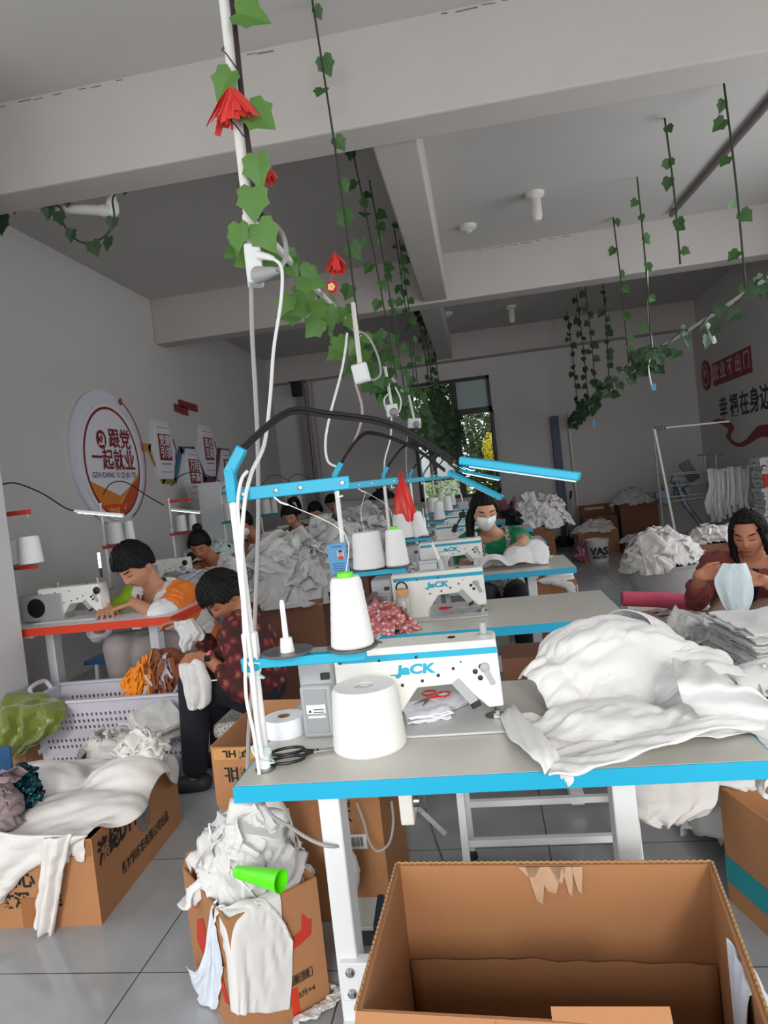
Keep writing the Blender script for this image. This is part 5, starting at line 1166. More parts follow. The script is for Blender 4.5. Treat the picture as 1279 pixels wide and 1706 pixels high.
# cartons under and behind tables two and three
def carton(label, px0, px1, y_top, Y, dep, m=CARDD, zb=0, tape=True, open_=False, rz=0, ink=None):
    a, b = AY(px0,y_top,Y), AY(px1,y_top,Y); zt = (a.z+b.z)/2; q = [Vector((a.x,Y,zb)),Vector((b.x,Y,zb)),Vector((b.x,Y+dep,zb)),Vector((a.x,Y+dep,zb))]
    t = thing('carton', label, 'carton', ((a.x+b.x)/2,Y+dep/2,zb), 'brown cardboard cartons')
    part('carton_body', hexbox(q,[p+UP*(zt-zb) for p in q],.006,open_), m, t, smooth=False)
    cx_ = (a.x+b.x)/2; w = b.x-a.x
    if tape:
        part('tape_strip', MB().box2((cx_-.03,Y-.0012,zt-.1),(cx_+.03,Y,zt)), TAPE, t, smooth=False)
        if not open_: part('top_tape', MB().box2((cx_-.03,Y,zt),(cx_+.03,Y+dep,zt+.0012)), TAPE, t, smooth=False)
    if ink: part('printed_block', MB().box2((cx_-w*.22,Y-.001,zt-.17),(cx_+w*.25,Y,zt-.13)), ink, t, smooth=False)
    if open_:
        part('flap', panel(q[3]+UP*(zt-zb), q[2]+UP*(zt-zb), q[2]+UP*(zt-zb+.16)+Vector((0,.05,0)), q[3]+UP*(zt-zb+.16)+Vector((0,.05,0))), m, t, smooth=False)
    return t, zt, (a.x, b.x)
carton('taped carton with a blue printed strip on the floor right of the second table',1014,1107,1041,3.5,.3,CARD,ink=INKB)
carton('dark carton standing under the second table behind the bench',930,1008,1046,3.35,.3,CARDX,tape=False)
carton('carton with black print standing under the front table behind the bench',835,925,1095,2.95,.25,CARDX,tape=False)
_, zt, xx = carton('taped carton under the right end of the third table',888,960,968,4.75,.4,CARD)
cx_ = (xx[0]+xx[1])/2; single('cotton_cloth', cloth_mb(drape([(xx[0]-.05,4.72,zt+.05),(xx[1]+.16,4.7,zt+.05),(xx[1]+.22,5.2,zt+.05),(xx[0],5.2,zt+.05)],24,24,[((cx_,4.95,zt/2),((xx[1]-xx[0])/2,.2,zt/2),0)],[((cx_+.05,5.0,zt),(.1,.1,.06))],1.06,110,6,83,wob=.04)), COTTON, 'white cloth hanging over the taped carton under the third table', 'cloth', solid=.003)
_, zt, xx = carton('brown carton carrying a broad white heap left of the blue-grey door frame',884,922,878,8.2,.4,CARDX,tape=False)
cp = AY(897,852,8.4); single('fabric_heap', heap((cp.x,8.45,cp.z-.2),.36,.25,.36,60,91,.22,ruff=.04,flat=1), COTTONW, 'broad white fabric heap on a carton left of the blue-grey door frame', 'fabric', kind='stuff', solid=.002)
cp = AY(845,842,9.6); single('fabric_heap', heap((cp.x,9.6,.0),.34,.3,cp.z+.05,30,92,.22,ruff=.05,flat=1), mat('mauve_pink_fabric',(138,92,104),.9,var=.3,vscale=8), 'mauve and pink clothes heap behind the masked woman', 'fabric', kind='stuff', solid=.002)
cp = AY(858,860,8.0); single('fabric_heap', heap((cp.x-.05,7.6,0),.16,.14,cp.z+.04,30,93,.16,ruff=.04,flat=1), mat('black_fabric',(26,26,30),.9), 'small black garment heap behind the shoulder of the masked woman', 'fabric', solid=.002)
# right-hand side of the floor
cp = AY(1104,930,5.5); tb = thing('tub','clear plastic tub holding pink cloth, with a white heap on top','tub',(cp.x,5.5,0)); zt = AY(1104,948,5.2).z
part('tub_body', MB().lathe((cp.x,5.5,0),[(0,.0),(.21,0),(.22,.01),(.27,zt-.01),(.285,zt-.008),(.285,zt),(.268,zt),(.215,.014),(0,.01)],36), mat('frosted_clear_plastic',(206,208,208),.25,alpha=.5), tb)
single('pink_cloth', heap((cp.x+.02,5.5,.02),.2,.2,zt*.8,14,95,.2,ruff=.04,flat=1), mat('pink_fabric',(196,96,124),.8,var=.2,vscale=6), 'pink cloth inside the clear plastic tub', 'cloth', solid=.002)
single('fabric_heap', heap((cp.x,5.5,zt-.01),.29,.27,AY(1104,886,5.5).z-zt+.02,70,96,.2,ruff=.03,over=1.0,sag=.03), COTTONW, 'white heap of cut cloth piled high on the clear plastic tub', 'fabric', kind='stuff', solid=.002)
cp = AY(1110,1030,4.55); zt = AY(1090,1016,4.45).z
single('cotton_stack', stack((cp.x+.02,4.62,0),.5,.42,zt,26,97,R(-6),.02,.02), COTTONW, 'thick stack of white cut sheets under the rolled pink cloth', 'fabric', kind='stuff')
a, b = AY(1036,1000,4.4)+UP*.01, AY(1150,1003,4.4)+UP*.0; rr = MB(); rr.tube([a,(a+b)/2+UP*.004,b],[.045,.05],18); single('pink_roll', rr, mat('rose_fabric',(212,84,110),.75,var=.15,vscale=10,bump=.2,bscale=30), 'rolled rose pink cloth lying on the stack of white sheets', 'cloth')
cp = AY(1165,1090,3.55); single('fabric_heap', heap((cp.x,3.55,0),.24,.22,.46,80,98,.2,ruff=.05,over=1.1), COTTON, 'loose crumpled white heap on the floor right of the taped carton', 'fabric', kind='stuff', solid=.002)
cp = AY(1285,1090,2.85); single('cotton_stack', stack((cp.x+.03,2.9,0),.34,.42,AY(1260,1040,2.85).z,70,99,R(4),.028,.012), COTTON, 'tall pile of white cut pieces with ragged edges at the right edge', 'fabric', kind='stuff')
cp = AY(1245,1180,2.35); single('fabric_heap', heap((cp.x+.03,2.35,0),.2,.2,.5,30,100,.22,ruff=.04,flat=1), COTTON, 'white cloth mass behind the right end of the front table', 'fabric', kind='stuff', solid=.002)
_, zt, xx = carton('open carton of white cloth behind the seated woman in maroon',1165,1240,905,5.6,.4,CARDX,tape=False,open_=False)
single('fabric_heap', heap(((xx[0]+xx[1])/2,5.8,zt-.01),.2,.2,.11,26,101,.16,ruff=.04), COTTONW, 'white pieces on the carton behind the seated woman in maroon', 'fabric', kind='stuff', solid=.002)
# cartons and bucket along the back
_, zt, xx = carton('open carton with a raised taped flap against the back wall',972,1028,860,11.0,.5,CARDX,open_=True)
quad_on(Vector(((xx[0]+xx[1])/2,11.51,zt+.1)),(1,0,0),UP,.3,.04,TAPEC,bpy.data.objects[_.name],'clear_tape')
_, zt, xx = carton('carton in front of the open one, topped with white cloth',962,1030,885,10.2,.5,CARDD,tape=False)
single('fabric_heap', heap(((xx[0]+xx[1])/2,10.4,zt-.02),.3,.24,.16,20,102,.2,ruff=.03), COTTONW, 'white cloth on the low carton near the back wall bucket', 'fabric', kind='stuff', solid=.002)
_, zt, xx = carton('wide dark carton against the back wall left of the rack',1032,1096,838,10.9,.5,CARDX,tape=False)
single('fabric_heap', heap(((xx[0]+xx[1])/2-.02,11.1,zt-.02),.34,.24,.24,30,103,.2,ruff=.04), COTTONG, 'grey cloth heap on the wide dark carton', 'fabric', kind='stuff', solid=.002)
a = AY(1040,892,10.0)
sm = MB(); sm.box2((a.x-.02,9.9,0),(a.x+.5,10.3,a.z-.1)); single('carton', sm, CARDX, 'low dark carton below the grey cloth carton', 'carton', 'brown cardboard cartons', smooth=False)
single('fabric_heap', heap((a.x+.24,10.1,a.z-.11),.26,.2,.1,14,104,.2,ruff=.02), COTTONW, 'white folded cloth on the low dark carton left of the rack', 'fabric', solid=.002)
p = AZ(1000,938,0); bk = thing('bucket','white paint bucket with black print and a pink bag beside it on the floor','bucket',(p.x,p.y+.15,0)); zt = AY(1000,898,p.y+.1).z; c = (p.x,p.y+.15,0)
part('bucket_body', MB().lathe(c,[(0,0),(.125,0),(.13,.01),(.15,zt-.02),(.158,zt-.018),(.158,zt),(.145,zt),(.125,.02),(0,.02)],30), mat('dull_white_plastic',(196,192,190),.4), bk)
on_face(Vector((c[0],c[1]-.158,zt*.5)),(1,0,0),UP,'VAS',.13,INK,bk,.006); on_face(Vector((c[0],c[1]-.158,zt*.25)),(1,0,0),UP,'MASTER',.05,INK,bk,.002)
part('handle', MB().tube([Vector(c)+Vector((.155*math.cos(t_),-.02-.03*math.sin(t_),zt-.03-.05*math.sin(t_))) for t_ in np.linspace(PI,0,14)],.004,6), STEEL, bk)
single('pink_bag', heap((c[0]-.19,c[1]+.05,0),.09,.09,zt*.9,8,105,.12,ruff=.03,flat=1), mat('dusky_pink_film',(150,90,110),.3), 'dusky pink bag left of the printed bucket', 'bag', solid=.002)
br = MB(); p = AY(951,818,11.7); q = AY(944,900,11.6); br.tube([p,q],.014,8); bm_ = thing('mop','long-handled mop leaning beside the blue-grey door frame','mop',(q.x,q.y,0)); part('handle', br, GREYP, bm_); part('grip', MB().tube([p,p+(q-p)*.16],.019,8), BLACK, bm_); part('mop_head', heap((q.x-.05,11.6,0),.22,.12,.14,16,106,.12,ruff=.04), BLACK, bm_, solid=.002)
# clothes rack with white strips
rk = thing('drying_rack','steel tube rack with cross bars, hung with white strips, by the right wall','rack',(AY(1100,890,9).x,9,0))
def T(name, pts, r=.013, m=RACK): return part(name, MB().tube([AY(*p) if not isinstance(p, Vector) else p for p in pts],r,8), m, rk)
a = AY(1088,713,9.0); b = AY(1100,850,9.0); T('upright',[a,Vector((a.x+.01,9.0,0))],.017); a2 = AY(1090,715,8.8); b2 = AY(1103,850,8.8); T('upright',[a2,Vector((a2.x+.16,8.8,0))],.014,POLE)
T('top_bar',[(1086,715,9),(1215,702,8.9)],.011,POLE)
a3 = AY(1282,700,8.9); T('upright',[a3,Vector((a3.x,8.9,0))],.017)
for k, (y0, y1) in enumerate(((791,780),(793,786),(812,802),(830,822),(838,828))): T('cross_bar',[(1100,y0,8.9),(1283,y1-6-k*2,8.8)],.008)
cl = MB()
for k in range(4): p = AY(1092+5*k,714-.5*k,8.98); cl.box(p,(.02,.03,.04))
part('clamps', cl, DGREY, rk, bevel=.003)
rnd = random.Random(8); 
for k, (x0, x1, y0, y1, n) in enumerate(((1179,1207,783,845,26),(1208,1240,780,838,28),(1243,1279,774,830,28))):
    mb = MB()
    for i in range(n):
        x = rnd.uniform(x0,x1); Yk = 8.8+rnd.uniform(-.06,.06); a = AY(x,y0+rnd.uniform(-3,3),Yk); b = AY(x+rnd.uniform(-3,6),y1+rnd.uniform(-8,26),Yk); w = Vector((rnd.uniform(.012,.03),rnd.uniform(-.01,.01),0)); pts = [a,a+(b-a)*.4+Vector((rnd.uniform(-.02,.02),-.02,0)),a+(b-a)*.75+Vector((rnd.uniform(-.03,.03),.01,0)),b]
        mb.add([p for q in pts for p in (q-w,q+w)],[(0,1,3,2),(2,3,5,4),(4,5,7,6)])
    single('fabric_strips', mb, COTTONG, ['leftmost','middle','rightmost'][k]+' bunch of white cloth strips hanging on the steel rack', 'fabric', 'strip bunches on the rack', solid=.002, kind='stuff')
mb = MB(); p = AY(1120,815,9.1); 
for k in range(7): mb.box(p+Vector((rnd.uniform(-.15,.25),rnd.uniform(0,.15),rnd.uniform(-.15,.15))),(rnd.uniform(.06,.2),.08,rnd.uniform(.05,.16)),ry=rnd.uniform(-.6,.6))
mb.tube([p+Vector((.05,0,.1)),p+Vector((.12,-.05,-.2)),p+Vector((.3,-.05,-.5))],.035,8); 
single('overlock_machine', mb, mat('dim_blue_grey_metal',(96,104,116),.4,metal=.3,var=.4,vscale=9), 'dim blue-grey machine behind the cross bars of the rack', 'machine', bevel=.008)
mb = MB(); a, b = AY(1138,770,9.3), AY(1158,800,9.3); mb.bar(a,b,.14,.03,up=(0,1,0)); single('print_panel', mb, DGREY, 'small dark panel standing tilted above the rack machine', 'panel', bevel=.004)
mb = MB(); a, b = AY(1162,758,9.6), AY(1204,756,9.6); mb.tube([a,b],.012,8); mb.tube([AY(1174,758,9.6),AY(1176,800,9.6)],.01,8); mb.tube([AY(1192,757,9.6),AY(1194,800,9.6)],.01,8); single('rail_stand', mb, RACK, 'small grey T-shaped rail behind the rack strips', 'rail')
a = AY(1278,820,8.4); single('cotton_bale', stack((a.x+.05,8.4,0),.3,.3,a.z+.4,24,107,0,.02,.02), COTTONG, 'grey-white cloth hanging at the right edge beside the rack', 'fabric')
mb = MB(); a = AY(1276,800,8.2); mb.box(a,(.05,.03,.14)); single('red_tag', mb, RED, 'small red packet at the right edge beside the rack strips', 'packet', bevel=.004)
# ------------------------------------------------------------------ overhead conduits, ivy, sockets, cables
def leaf(mb, p, d, n, s, seed=0):
    """ivy leaf: stalk at p, tip along d, face towards n"""
    d = Vector(d).normalized(); n = Vector(n); n = (n-d*n.dot(d)); n = n.normalized() if n.length > 1e-4 else d.orthogonal().normalized(); x = d.cross(n); rnd = random.Random(seed)
    sh = [(0,.02),(.22,-.1),(.46,.08),(.42,.3),(.5,.5),(.3,.62),(.16,.82),(0,1.02)]
    c = rnd.uniform(.05,.3); k = []
    def P(u, v): return p+x*(u*s)+d*(v*s)+n*(s*(abs(u)*c-.25*v*v*c*2))
    L = [P(-u,v) for u, v in sh]; Rr = [P(u,v) for u, v in sh[1:-1]]
    m = [P(0,v) for v in (.25,.5,.75)]
    vs = L+Rr+m; nl = len(L); a, b, e = nl+len(Rr), nl+len(Rr)+1, nl+len(Rr)+2
    fs = []
    for o, ids in ((0,[0,1,2,3,4,5,6,7]),(1,[0]+[nl+i for i in range(6)]+[7])):
        q = [(ids[0],ids[1],a),(ids[1],ids[2],a),(ids[2],ids[3],b,a),(ids[3],ids[4],b),(ids[4],ids[5],e,b),(ids[5],ids[6],e),(ids[6],ids[7],e)]
        fs += q if o == 0 else [tuple(reversed(f)) for f in q]
    mb.add(vs, fs)
def vine(label, top, bot, m, size, n, seed, group, stem=None, spread=1.0, gap=(0,1), lean=.0):
    t = thing('hanging_vine', label, 'artificial vine', tuple(bot), group); rnd = random.Random(seed)
    top, bot = Vector(top), Vector(bot); st = MB(); mid = (top+bot)/2+Vector((.01,0,0)); st.tube([top,mid,bot],.006 if stem is None else stem,6,smooth=4); part('stem', st, STEM, t)
    mb = MB()
    for k in range(n):
        f = gap[0]+(gap[1]-gap[0])*(k+rnd.uniform(.1,.9))/n; p = top+(bot-top)*f; a = rnd.uniform(0,2*PI)
        o = Vector((math.cos(a),math.sin(a)*.6,0)); pp = p+o*.02*spread
        leaf(mb, pp, o*rnd.uniform(.3,1)+Vector((0,0,-rnd.uniform(.3,1.1))), Vector((rnd.uniform(-.7,.7),-1,rnd.uniform(-.4,.5))), size*rnd.uniform(.75,1.2), seed*100+k)
    part('foliage', mb, m, t, smooth=False)
    return t
def od(k): return ['nearest','second','third','fourth','fifth','sixth','seventh','eighth','ninth','farthest'][k]
CXL, CZL = -.52, 2.05
# left conduit and its drop pipe
cd = thing('conduit','white conduit running overhead above the right-hand row of machines','conduit',(CXL,6.5,CZL))
part('pipe', MB().tube([(CXL,1.82,2.03),(CXL,2.75,2.05),(CXL,3.4,2.06),(CXL,4.75,2.01),(CXL,6.2,1.97),(CXL,8.5,1.92),(CXL,11.9,1.86)],.011,10,smooth=3), PVC, cd)
dp = thing('drop_pipe','white pipe dropping from the ceiling at the top of the picture to the socket box','pipe',(-.515,1.75,1.95))
tp_ = AY(378,0,1.75); tp_ = Vector((-.512,1.75,ZC)); part('pipe', MB().tube([tp_,(-.518,1.75,1.99)],.0135,12), PVC, dp); part('coupling', MB().tube([(-.518,1.75,2.03),(-.518,1.75,1.965)],.0165,12), PVC, dp)
part('lower_pipe', MB().tube([(-.518,1.75,1.97),(-.518,1.75,1.9)],.0095,10), PVC, dp)
part('black_cable', MB().tube([(-.49,1.745,ZC),(-.492,1.74,2.6),(-.495,1.74,2.3),(-.49,1.75,2.06),(-.48,1.79,2.03)],.007,8,smooth=4), mat('brown_black_cable',(44,30,26),.5), dp)
wt = MB(); pts = []
for k in range(60): a = k*.55; z = 2.9-.9*k/59; r_ = .019+.006*math.sin(k*1.7); pts.append((-.515+r_*math.cos(a),1.75+r_*math.sin(a),z))
wt.tube(pts,.0018,5); part('tie_wire', wt, WIRE, dp)
# foliage on the drop pipe
lf = MB(); P0 = lambda x, y, Y=1.72: AY(x,y,Y)
for k, (x, y, tx, ty, s) in enumerate(((392,22,450,32,.085),(412,178,458,214,.075),(428,258,432,308,.085),(420,312,424,370,.085),(398,372,396,418,.07),(430,372,458,420,.07),(386,118,362,160,.08))):
    a, b = P0(x,y), P0(tx,ty); leaf(lf, a, b-a, Vector((rnd.uniform(-.3,.3),-1,rnd.uniform(-.2,.3))), max(s,(b-a).length), k)
vv = thing('ivy_leaves','large bright ivy leaves tied to the white drop pipe','artificial vine',(-.5,1.72,1.9)); part('foliage', lf, GREENB, vv, smooth=False)
def tassel(label, p, s, seed, Y):
    t = thing('paper_flower', label, 'decoration', tuple(p)); mb = MB(); r = random.Random(seed)
    for k in range(40):
        a = r.uniform(0,2*PI); d = Vector((math.cos(a)*r.uniform(.1,.85),math.sin(a)*.4,-1)).normalized(); w = Vector((-math.sin(a),math.cos(a),r.uniform(-.2,.2)))*s*.09; q = p+d*s*r.uniform(.7,1.05)
        mb.add([p-w*.2,p+w*.2,(p+q)/2+w+d.cross(w)*.3,(p+q)/2-w,q+w*.8,q-w*.8],[(0,1,2,3),(3,2,4,5)])
    part('petals', mb, mat('red_gauze_'+str(seed),(222,62,54),.7), t, smooth=False, solid=.0006)
    return t
t = tassel('red gauze flower tied to the drop pipe near the top of the picture', AY(384,140,1.72), .12, 3, 1.73)
t = tassel('small red tassel hanging right of the drop pipe', AY(444,275,1.78), .05, 4, 1.78)
pf = AY(557,420,3.3); t = tassel('red hanging paper ornament with a round medallion on a near vine', pf, .105, 5, 3.3)
md = AY(552,478,3.3); m_ = MB(); m_.lathe(md,[(0,-.004),(.026,-.004),(.03,0),(.026,.004),(0,.004)],20,Matrix.Rotation(R(90),3,'X')); part('medallion', m_, RED, t); m_ = MB()
for k in range(5): m_.ell(md+Vector((.011*math.cos(k*2*PI/5),-.005,.011*math.sin(k*2*PI/5))),(.008,.002,.008))
part('medallion_flower', m_, mat('pale_yellow',(250,226,150),.5), t); part('string', MB().tube([AY(557,440,3.3),AY(552,466,3.3),md,AY(574,496,3.3)],.002,5), mat('red_string',(220,80,70),.6), t)
# vines above the left conduit
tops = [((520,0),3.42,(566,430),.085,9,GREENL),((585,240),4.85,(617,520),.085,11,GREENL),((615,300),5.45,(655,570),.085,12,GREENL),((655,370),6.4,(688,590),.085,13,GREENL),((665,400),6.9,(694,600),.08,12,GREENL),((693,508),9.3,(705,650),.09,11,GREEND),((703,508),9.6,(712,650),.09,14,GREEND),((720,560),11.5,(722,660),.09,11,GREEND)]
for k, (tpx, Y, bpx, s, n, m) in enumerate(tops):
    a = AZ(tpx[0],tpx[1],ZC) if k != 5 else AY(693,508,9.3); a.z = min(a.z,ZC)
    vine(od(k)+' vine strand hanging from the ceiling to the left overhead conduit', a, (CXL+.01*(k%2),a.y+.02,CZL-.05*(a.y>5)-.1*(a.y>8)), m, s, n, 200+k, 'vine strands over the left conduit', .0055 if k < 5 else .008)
# ivy along the left conduit
def garland(label, pts, n, size, seed, m, drop=.05, group=None, t0=0.0, pw=1.0):
    t = thing('ivy_garland', label, 'artificial vine', tuple(pts[len(pts)//2]), group); rnd_ = random.Random(seed); P_ = spline(pts,12); mb = MB(); st = MB()
    for k in range(n):
        f = t0+(1-t0)*(rnd_.random()**pw); i = min(len(P_)-1,int(f*(len(P_)-1))); p = P_[i]+Vector((rnd_.uniform(-.06,.06),rnd_.uniform(-.15,.15),rnd_.uniform(-drop,.04)))
        leaf(mb, p, Vector((rnd_.uniform(-.8,.8),rnd_.uniform(-.5,.3),-rnd_.uniform(.2,1))), Vector((rnd_.uniform(-.8,.8),-1,rnd_.uniform(-.5,.5))), size*rnd_.uniform(.7,1.25), seed*50+k)
    tw = [p+Vector((.018*math.cos(i*.9),0,.018*math.sin(i*.9))) for i, p in enumerate(P_)]; st.tube(tw,.003,5); part('stem', st, STEM, t); part('foliage', mb, m, t, smooth=False); return t
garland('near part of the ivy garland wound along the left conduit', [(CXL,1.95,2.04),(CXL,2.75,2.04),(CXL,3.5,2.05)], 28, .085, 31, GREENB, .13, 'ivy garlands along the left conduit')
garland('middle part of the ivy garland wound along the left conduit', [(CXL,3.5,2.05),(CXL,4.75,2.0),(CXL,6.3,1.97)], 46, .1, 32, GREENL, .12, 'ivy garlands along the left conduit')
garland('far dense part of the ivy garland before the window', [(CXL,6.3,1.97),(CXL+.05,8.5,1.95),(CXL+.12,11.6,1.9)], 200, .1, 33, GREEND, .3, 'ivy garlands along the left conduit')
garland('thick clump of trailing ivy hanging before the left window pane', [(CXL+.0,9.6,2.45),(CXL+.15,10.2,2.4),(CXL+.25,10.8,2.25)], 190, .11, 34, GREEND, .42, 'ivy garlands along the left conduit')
# right conduit
CXR = 1.6
cr_ = [AX(x,y,CXR) for x, y in ((1330,430),(1278,463),(1169,536),(1085,587),(1045,605),(951,696))]
cdr = thing('conduit','white conduit sagging overhead along the right-hand side of the room','conduit',tuple(cr_[3]))
part('pipe', MB().tube(cr_,.011,10,smooth=5), PVC, cdr); s_ = MB(); a = AX(1178,540,CXR); b = AX(1190,570,CXR); part('stub_pipe', MB().tube([a,b],.014,10), PVC, cdr)
for k, (tpx, bpx) in enumerate((((1205,135),(1242,482)),((1107,197),(1133,440)),((1061,295),(1086,592)),((1021,362),(1047,605)),((1003,462),(1014,632)),((973,467),(992,650)),((960,490),(979,660)),((944,518),(962,678)),((931,538),(951,690)))):
    a = AZ(tpx[0],tpx[1],ZC); b = AX(bpx[0],bpx[1],CXR); f = a.y
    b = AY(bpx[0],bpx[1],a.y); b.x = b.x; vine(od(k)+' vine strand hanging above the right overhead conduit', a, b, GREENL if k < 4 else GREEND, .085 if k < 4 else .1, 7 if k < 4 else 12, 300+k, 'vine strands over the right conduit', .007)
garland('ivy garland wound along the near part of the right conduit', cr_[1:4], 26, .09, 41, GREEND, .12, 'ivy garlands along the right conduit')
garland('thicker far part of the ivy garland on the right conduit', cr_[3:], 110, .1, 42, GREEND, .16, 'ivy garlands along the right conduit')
p = AX(1078,460,CXR); q = [AY(1078,450,6.35),AY(1080,520,6.4),AY(1086,580,6.4),AY(1080,612,6.4),AY(1087,650,6.4)]; t = thing('pull_cord','white cord with a blue clip dangling under the right conduit','cord',tuple(q[-1])); part('cord', MB().tube(q,.006,6,smooth=5), CABLEW, t); part('clip', MB().box(AY(1089,645,6.4),(.03,.02,.06)), mat('blue_clip',(60,140,180),.4), t)
single('blue_clip', MB().box(AY(989,706,9),(.03,.02,.1)), MATS['blue_clip'], 'tiny blue clip hanging below the far right conduit', 'clip')
# the diagonal dark pipe on the ceiling at the right
a, b = AZ(1118,358,ZC-.03), AZ(1300,150,ZC-.03); mb = MB(); mb.tube([a,b],.025,8); single('ceiling_pipe', mb, mat('dim_grey_pipe',(120,114,112),.6), 'dim grey pipe running diagonally under the ceiling at the upper right', 'pipe')
# ceiling lamp holders
def holder(label, px, bulb):
    p = AZ(px[0],px[1],ZC); t = thing('ceiling_lamp', label, 'ceiling lamp', tuple(p), 'bare lamp holders on the ceiling'); part('holder', MB().lathe(p,[(0,0),(.085,0),(.08,-.03),(.05,-.05),(0,-.05)],24), PVC, t)
    if bulb: part('bulb', MB().lathe(p,[(0,-.05),(.045,-.05),(.05,-.09),(.05,-.2),(.035,-.24),(0,-.245)],18), mat('dead_bulb',(214,208,202),.3) if 'dead_bulb' not in MATS else MATS['dead_bulb'], t)
    part('socket_ring', MB().lathe(p+Vector((0,0,-.05)),[(.03,0),(.035,-.008),(.028,-.014),(0,-.014)],16), PVC, t)
holder('ceiling lamp holder with a long dead bulb between the first two beams', (890,322), True); holder('empty ceiling lamp holder left of the one with a bulb', (779,376), False); holder('far ceiling lamp holder with bulb beyond the second beam', (850,510), True); holder('small far ceiling lamp holder near the left vines', (744,521), False)
# plastic pipe elbow and ivy at the first beam, upper left
a, b, c = AY(-30,338,4.05), AY(188,352,4.05), AY(192,312,4.05); el = thing('elbow_pipe','white plastic pipe with an elbow below the first beam at the upper left','pipe',tuple(b)); part('pipe', MB().tube([a,b-(b-a).normalized()*.04],.032,12), PVC, el); part('elbow', MB().tube([b-(b-a).normalized()*.07,b-(b-a).normalized()*.02,b,b+UP*.05],.038,12,smooth=4), PVC, el); part('riser', MB().tube([b,Vector((b.x,b.y,ZC))],.03,12), PVC, el)
iv = thing('ivy_loop','ivy loop hanging from the plastic pipe at the upper left','artificial vine',tuple(AY(150,405,3.98))); lp = [AY(x,y,3.98) for x, y in ((0,355),(30,350),(60,338),(100,345),(104,370),(125,398),(150,405),(178,390),(190,362),(188,330),(205,312))]; part('stem', MB().tube(lp,.006,6,smooth=5), STEM, iv); lf = MB()
for k, (x, y, s) in enumerate(((6,365,.13),(27,340,.09),(82,350,.09),(97,360,.09),(112,325,.1),(120,390,.08),(153,410,.1),(182,402,.09),(208,308,.09),(188,370,.08))): leaf(lf, AY(x,y-8,3.96), Vector((rnd.uniform(-.4,.4),0,-1)), Vector((rnd.uniform(-.4,.4),-1,.2)), s, 700+k)
part('foliage', lf, GREEND, iv, smooth=False)
# black bracket in the far left corner
p = AY(494,646,11.7); sb = thing('wall_speaker','small black speaker on a splayed bracket high in the far left corner','speaker',(p.x,11.7,p.z)); part('speaker_body', MB().box(p+Vector((0,0,-.03)),(.17,.14,.24)), BLACK, sb, bevel=.02); g = MB(); g.tube([p+Vector((-.24,.1,.16)),p+Vector((-.06,0,.1)),p+Vector((.06,0,.1)),p+Vector((.22,.1,.16))],.012,6); part('bracket', g, BLACK, sb)
# sockets
def socket_box(label, p, w, h, d, ry=0, rz=0, pipe=None, plug=True, grp='socket boxes on the left conduit'):
    t = thing('socket_box', label, 'socket box', tuple(p), grp); part('box_body', MB().box(p,(w,d,h),rz=rz,ry=ry), LABELW, t, bevel=.006)
    part('face_plate', MB().box(p+Matrix.Rotation(rz,3,'Z')@Vector((0,-d*.5-.002,0)),(w*.86,.005,h*.86),rz=rz,ry=ry), LABELW, t, bevel=.002)
    if pipe: part('stub_pipe', MB().tube([p+UP*h*.5,pipe],.0095,8), PVC, t)
    if plug: part('plug', MB().lathe(p+Vector((w*.18,-d*.5-.004,-h*.18)),[(0,0),(.026,0),(.024,.016),(.016,.03),(0,.032)],16,Matrix.Rotation(R(90),3,'X')), mat('plug_grey',(150,140,142),.5) if 'plug_grey' not in MATS else MATS['plug_grey'], t)
    return t
p0 = AY(423,443,1.75); t = socket_box('socket box with two plugs at the foot of the drop pipe', p0, .042, .1, .06, plug=False, rz=R(18))
part('grey_plug', MB().tube([AY(430,458,1.72),AY(446,455,1.69),AY(462,451,1.68)],[.022,.009],14), CABLEG, t); part('white_plug', MB().tube([AY(430,425,1.72),AY(446,428,1.69),AY(455,431,1.68)],[.011,.006],10), CABLEW, t)
p1 = AY(601,622,2.66); socket_box('square blank box hanging below the conduit, second from the camera', p1, .062,.075,.03,ry=R(-8),pipe=Vector((p1.x-.01,2.72,2.03)),plug=False)
p2 = AY(653,684,4.05); socket_box('third socket box from the camera, with a plug', p2, .068,.075,.03,pipe=Vector((p2.x-.02,4.1,2.0)))
p3 = AY(690,705,5.3); socket_box('fourth socket box from the camera, before the window edge', p3, .1,.075,.04,ry=R(6),pipe=Vector((p3.x-.02,5.3,1.97)))
p4 = AY(711,727,7.0); socket_box('fifth socket box from the camera, before the bright window', p4, .07,.09,.04,pipe=Vector((p4.x,7.0,1.93)))
p5 = AY(724,726,8.6); socket_box('sixth socket box from the camera, before the bright window', p5, .07,.1,.04,pipe=Vector((p5.x,8.6,1.9)))
def cable(label, pts, r, m, grp='cables of the right-hand row'): return single('cable', MB().tube(pts,r,7,smooth=8), m, label, 'cable', grp)
cable('white cable looping from the upper plug down to the foremost lamp', [AY(455,431,1.68),AY(469,447,1.66),AY(468,500,1.64),AY(456,580,1.6),AY(450,660,1.52),AY(440,740,1.42),AY(418,790,1.35),AY(406,850,1.315),AY(403,940,1.31),AY(411,1040,1.31),AY(422,1130,1.312),AY(428,1200,1.31),AY(437,1262,1.30)],.0042,CABLEW)
cable('grey cable hanging straight down from the socket box past the front stand', [AY(418,478,1.76),AY(420,560,1.76),AY(425,650,1.76),AY(429,740,1.78),AY(430,850,1.8),AY(428,940,1.8),AY(424,1040,1.8),AY(421,1130,1.82),AY(414,1220,1.84),AY(412,1300,1.86)],.0058,CABLEG)
cable('white cable from the lamp socket along the front pole', [AY(412,785,1.33),AY(402,800,1.318),AY(396,840,1.315),AY(400,900,1.312),AY(404,1000,1.31),AY(408,1080,1.31),AY(410,1160,1.31),AY(422,1220,1.305),AY(432,1290,1.298)],.0036,CABLEW)
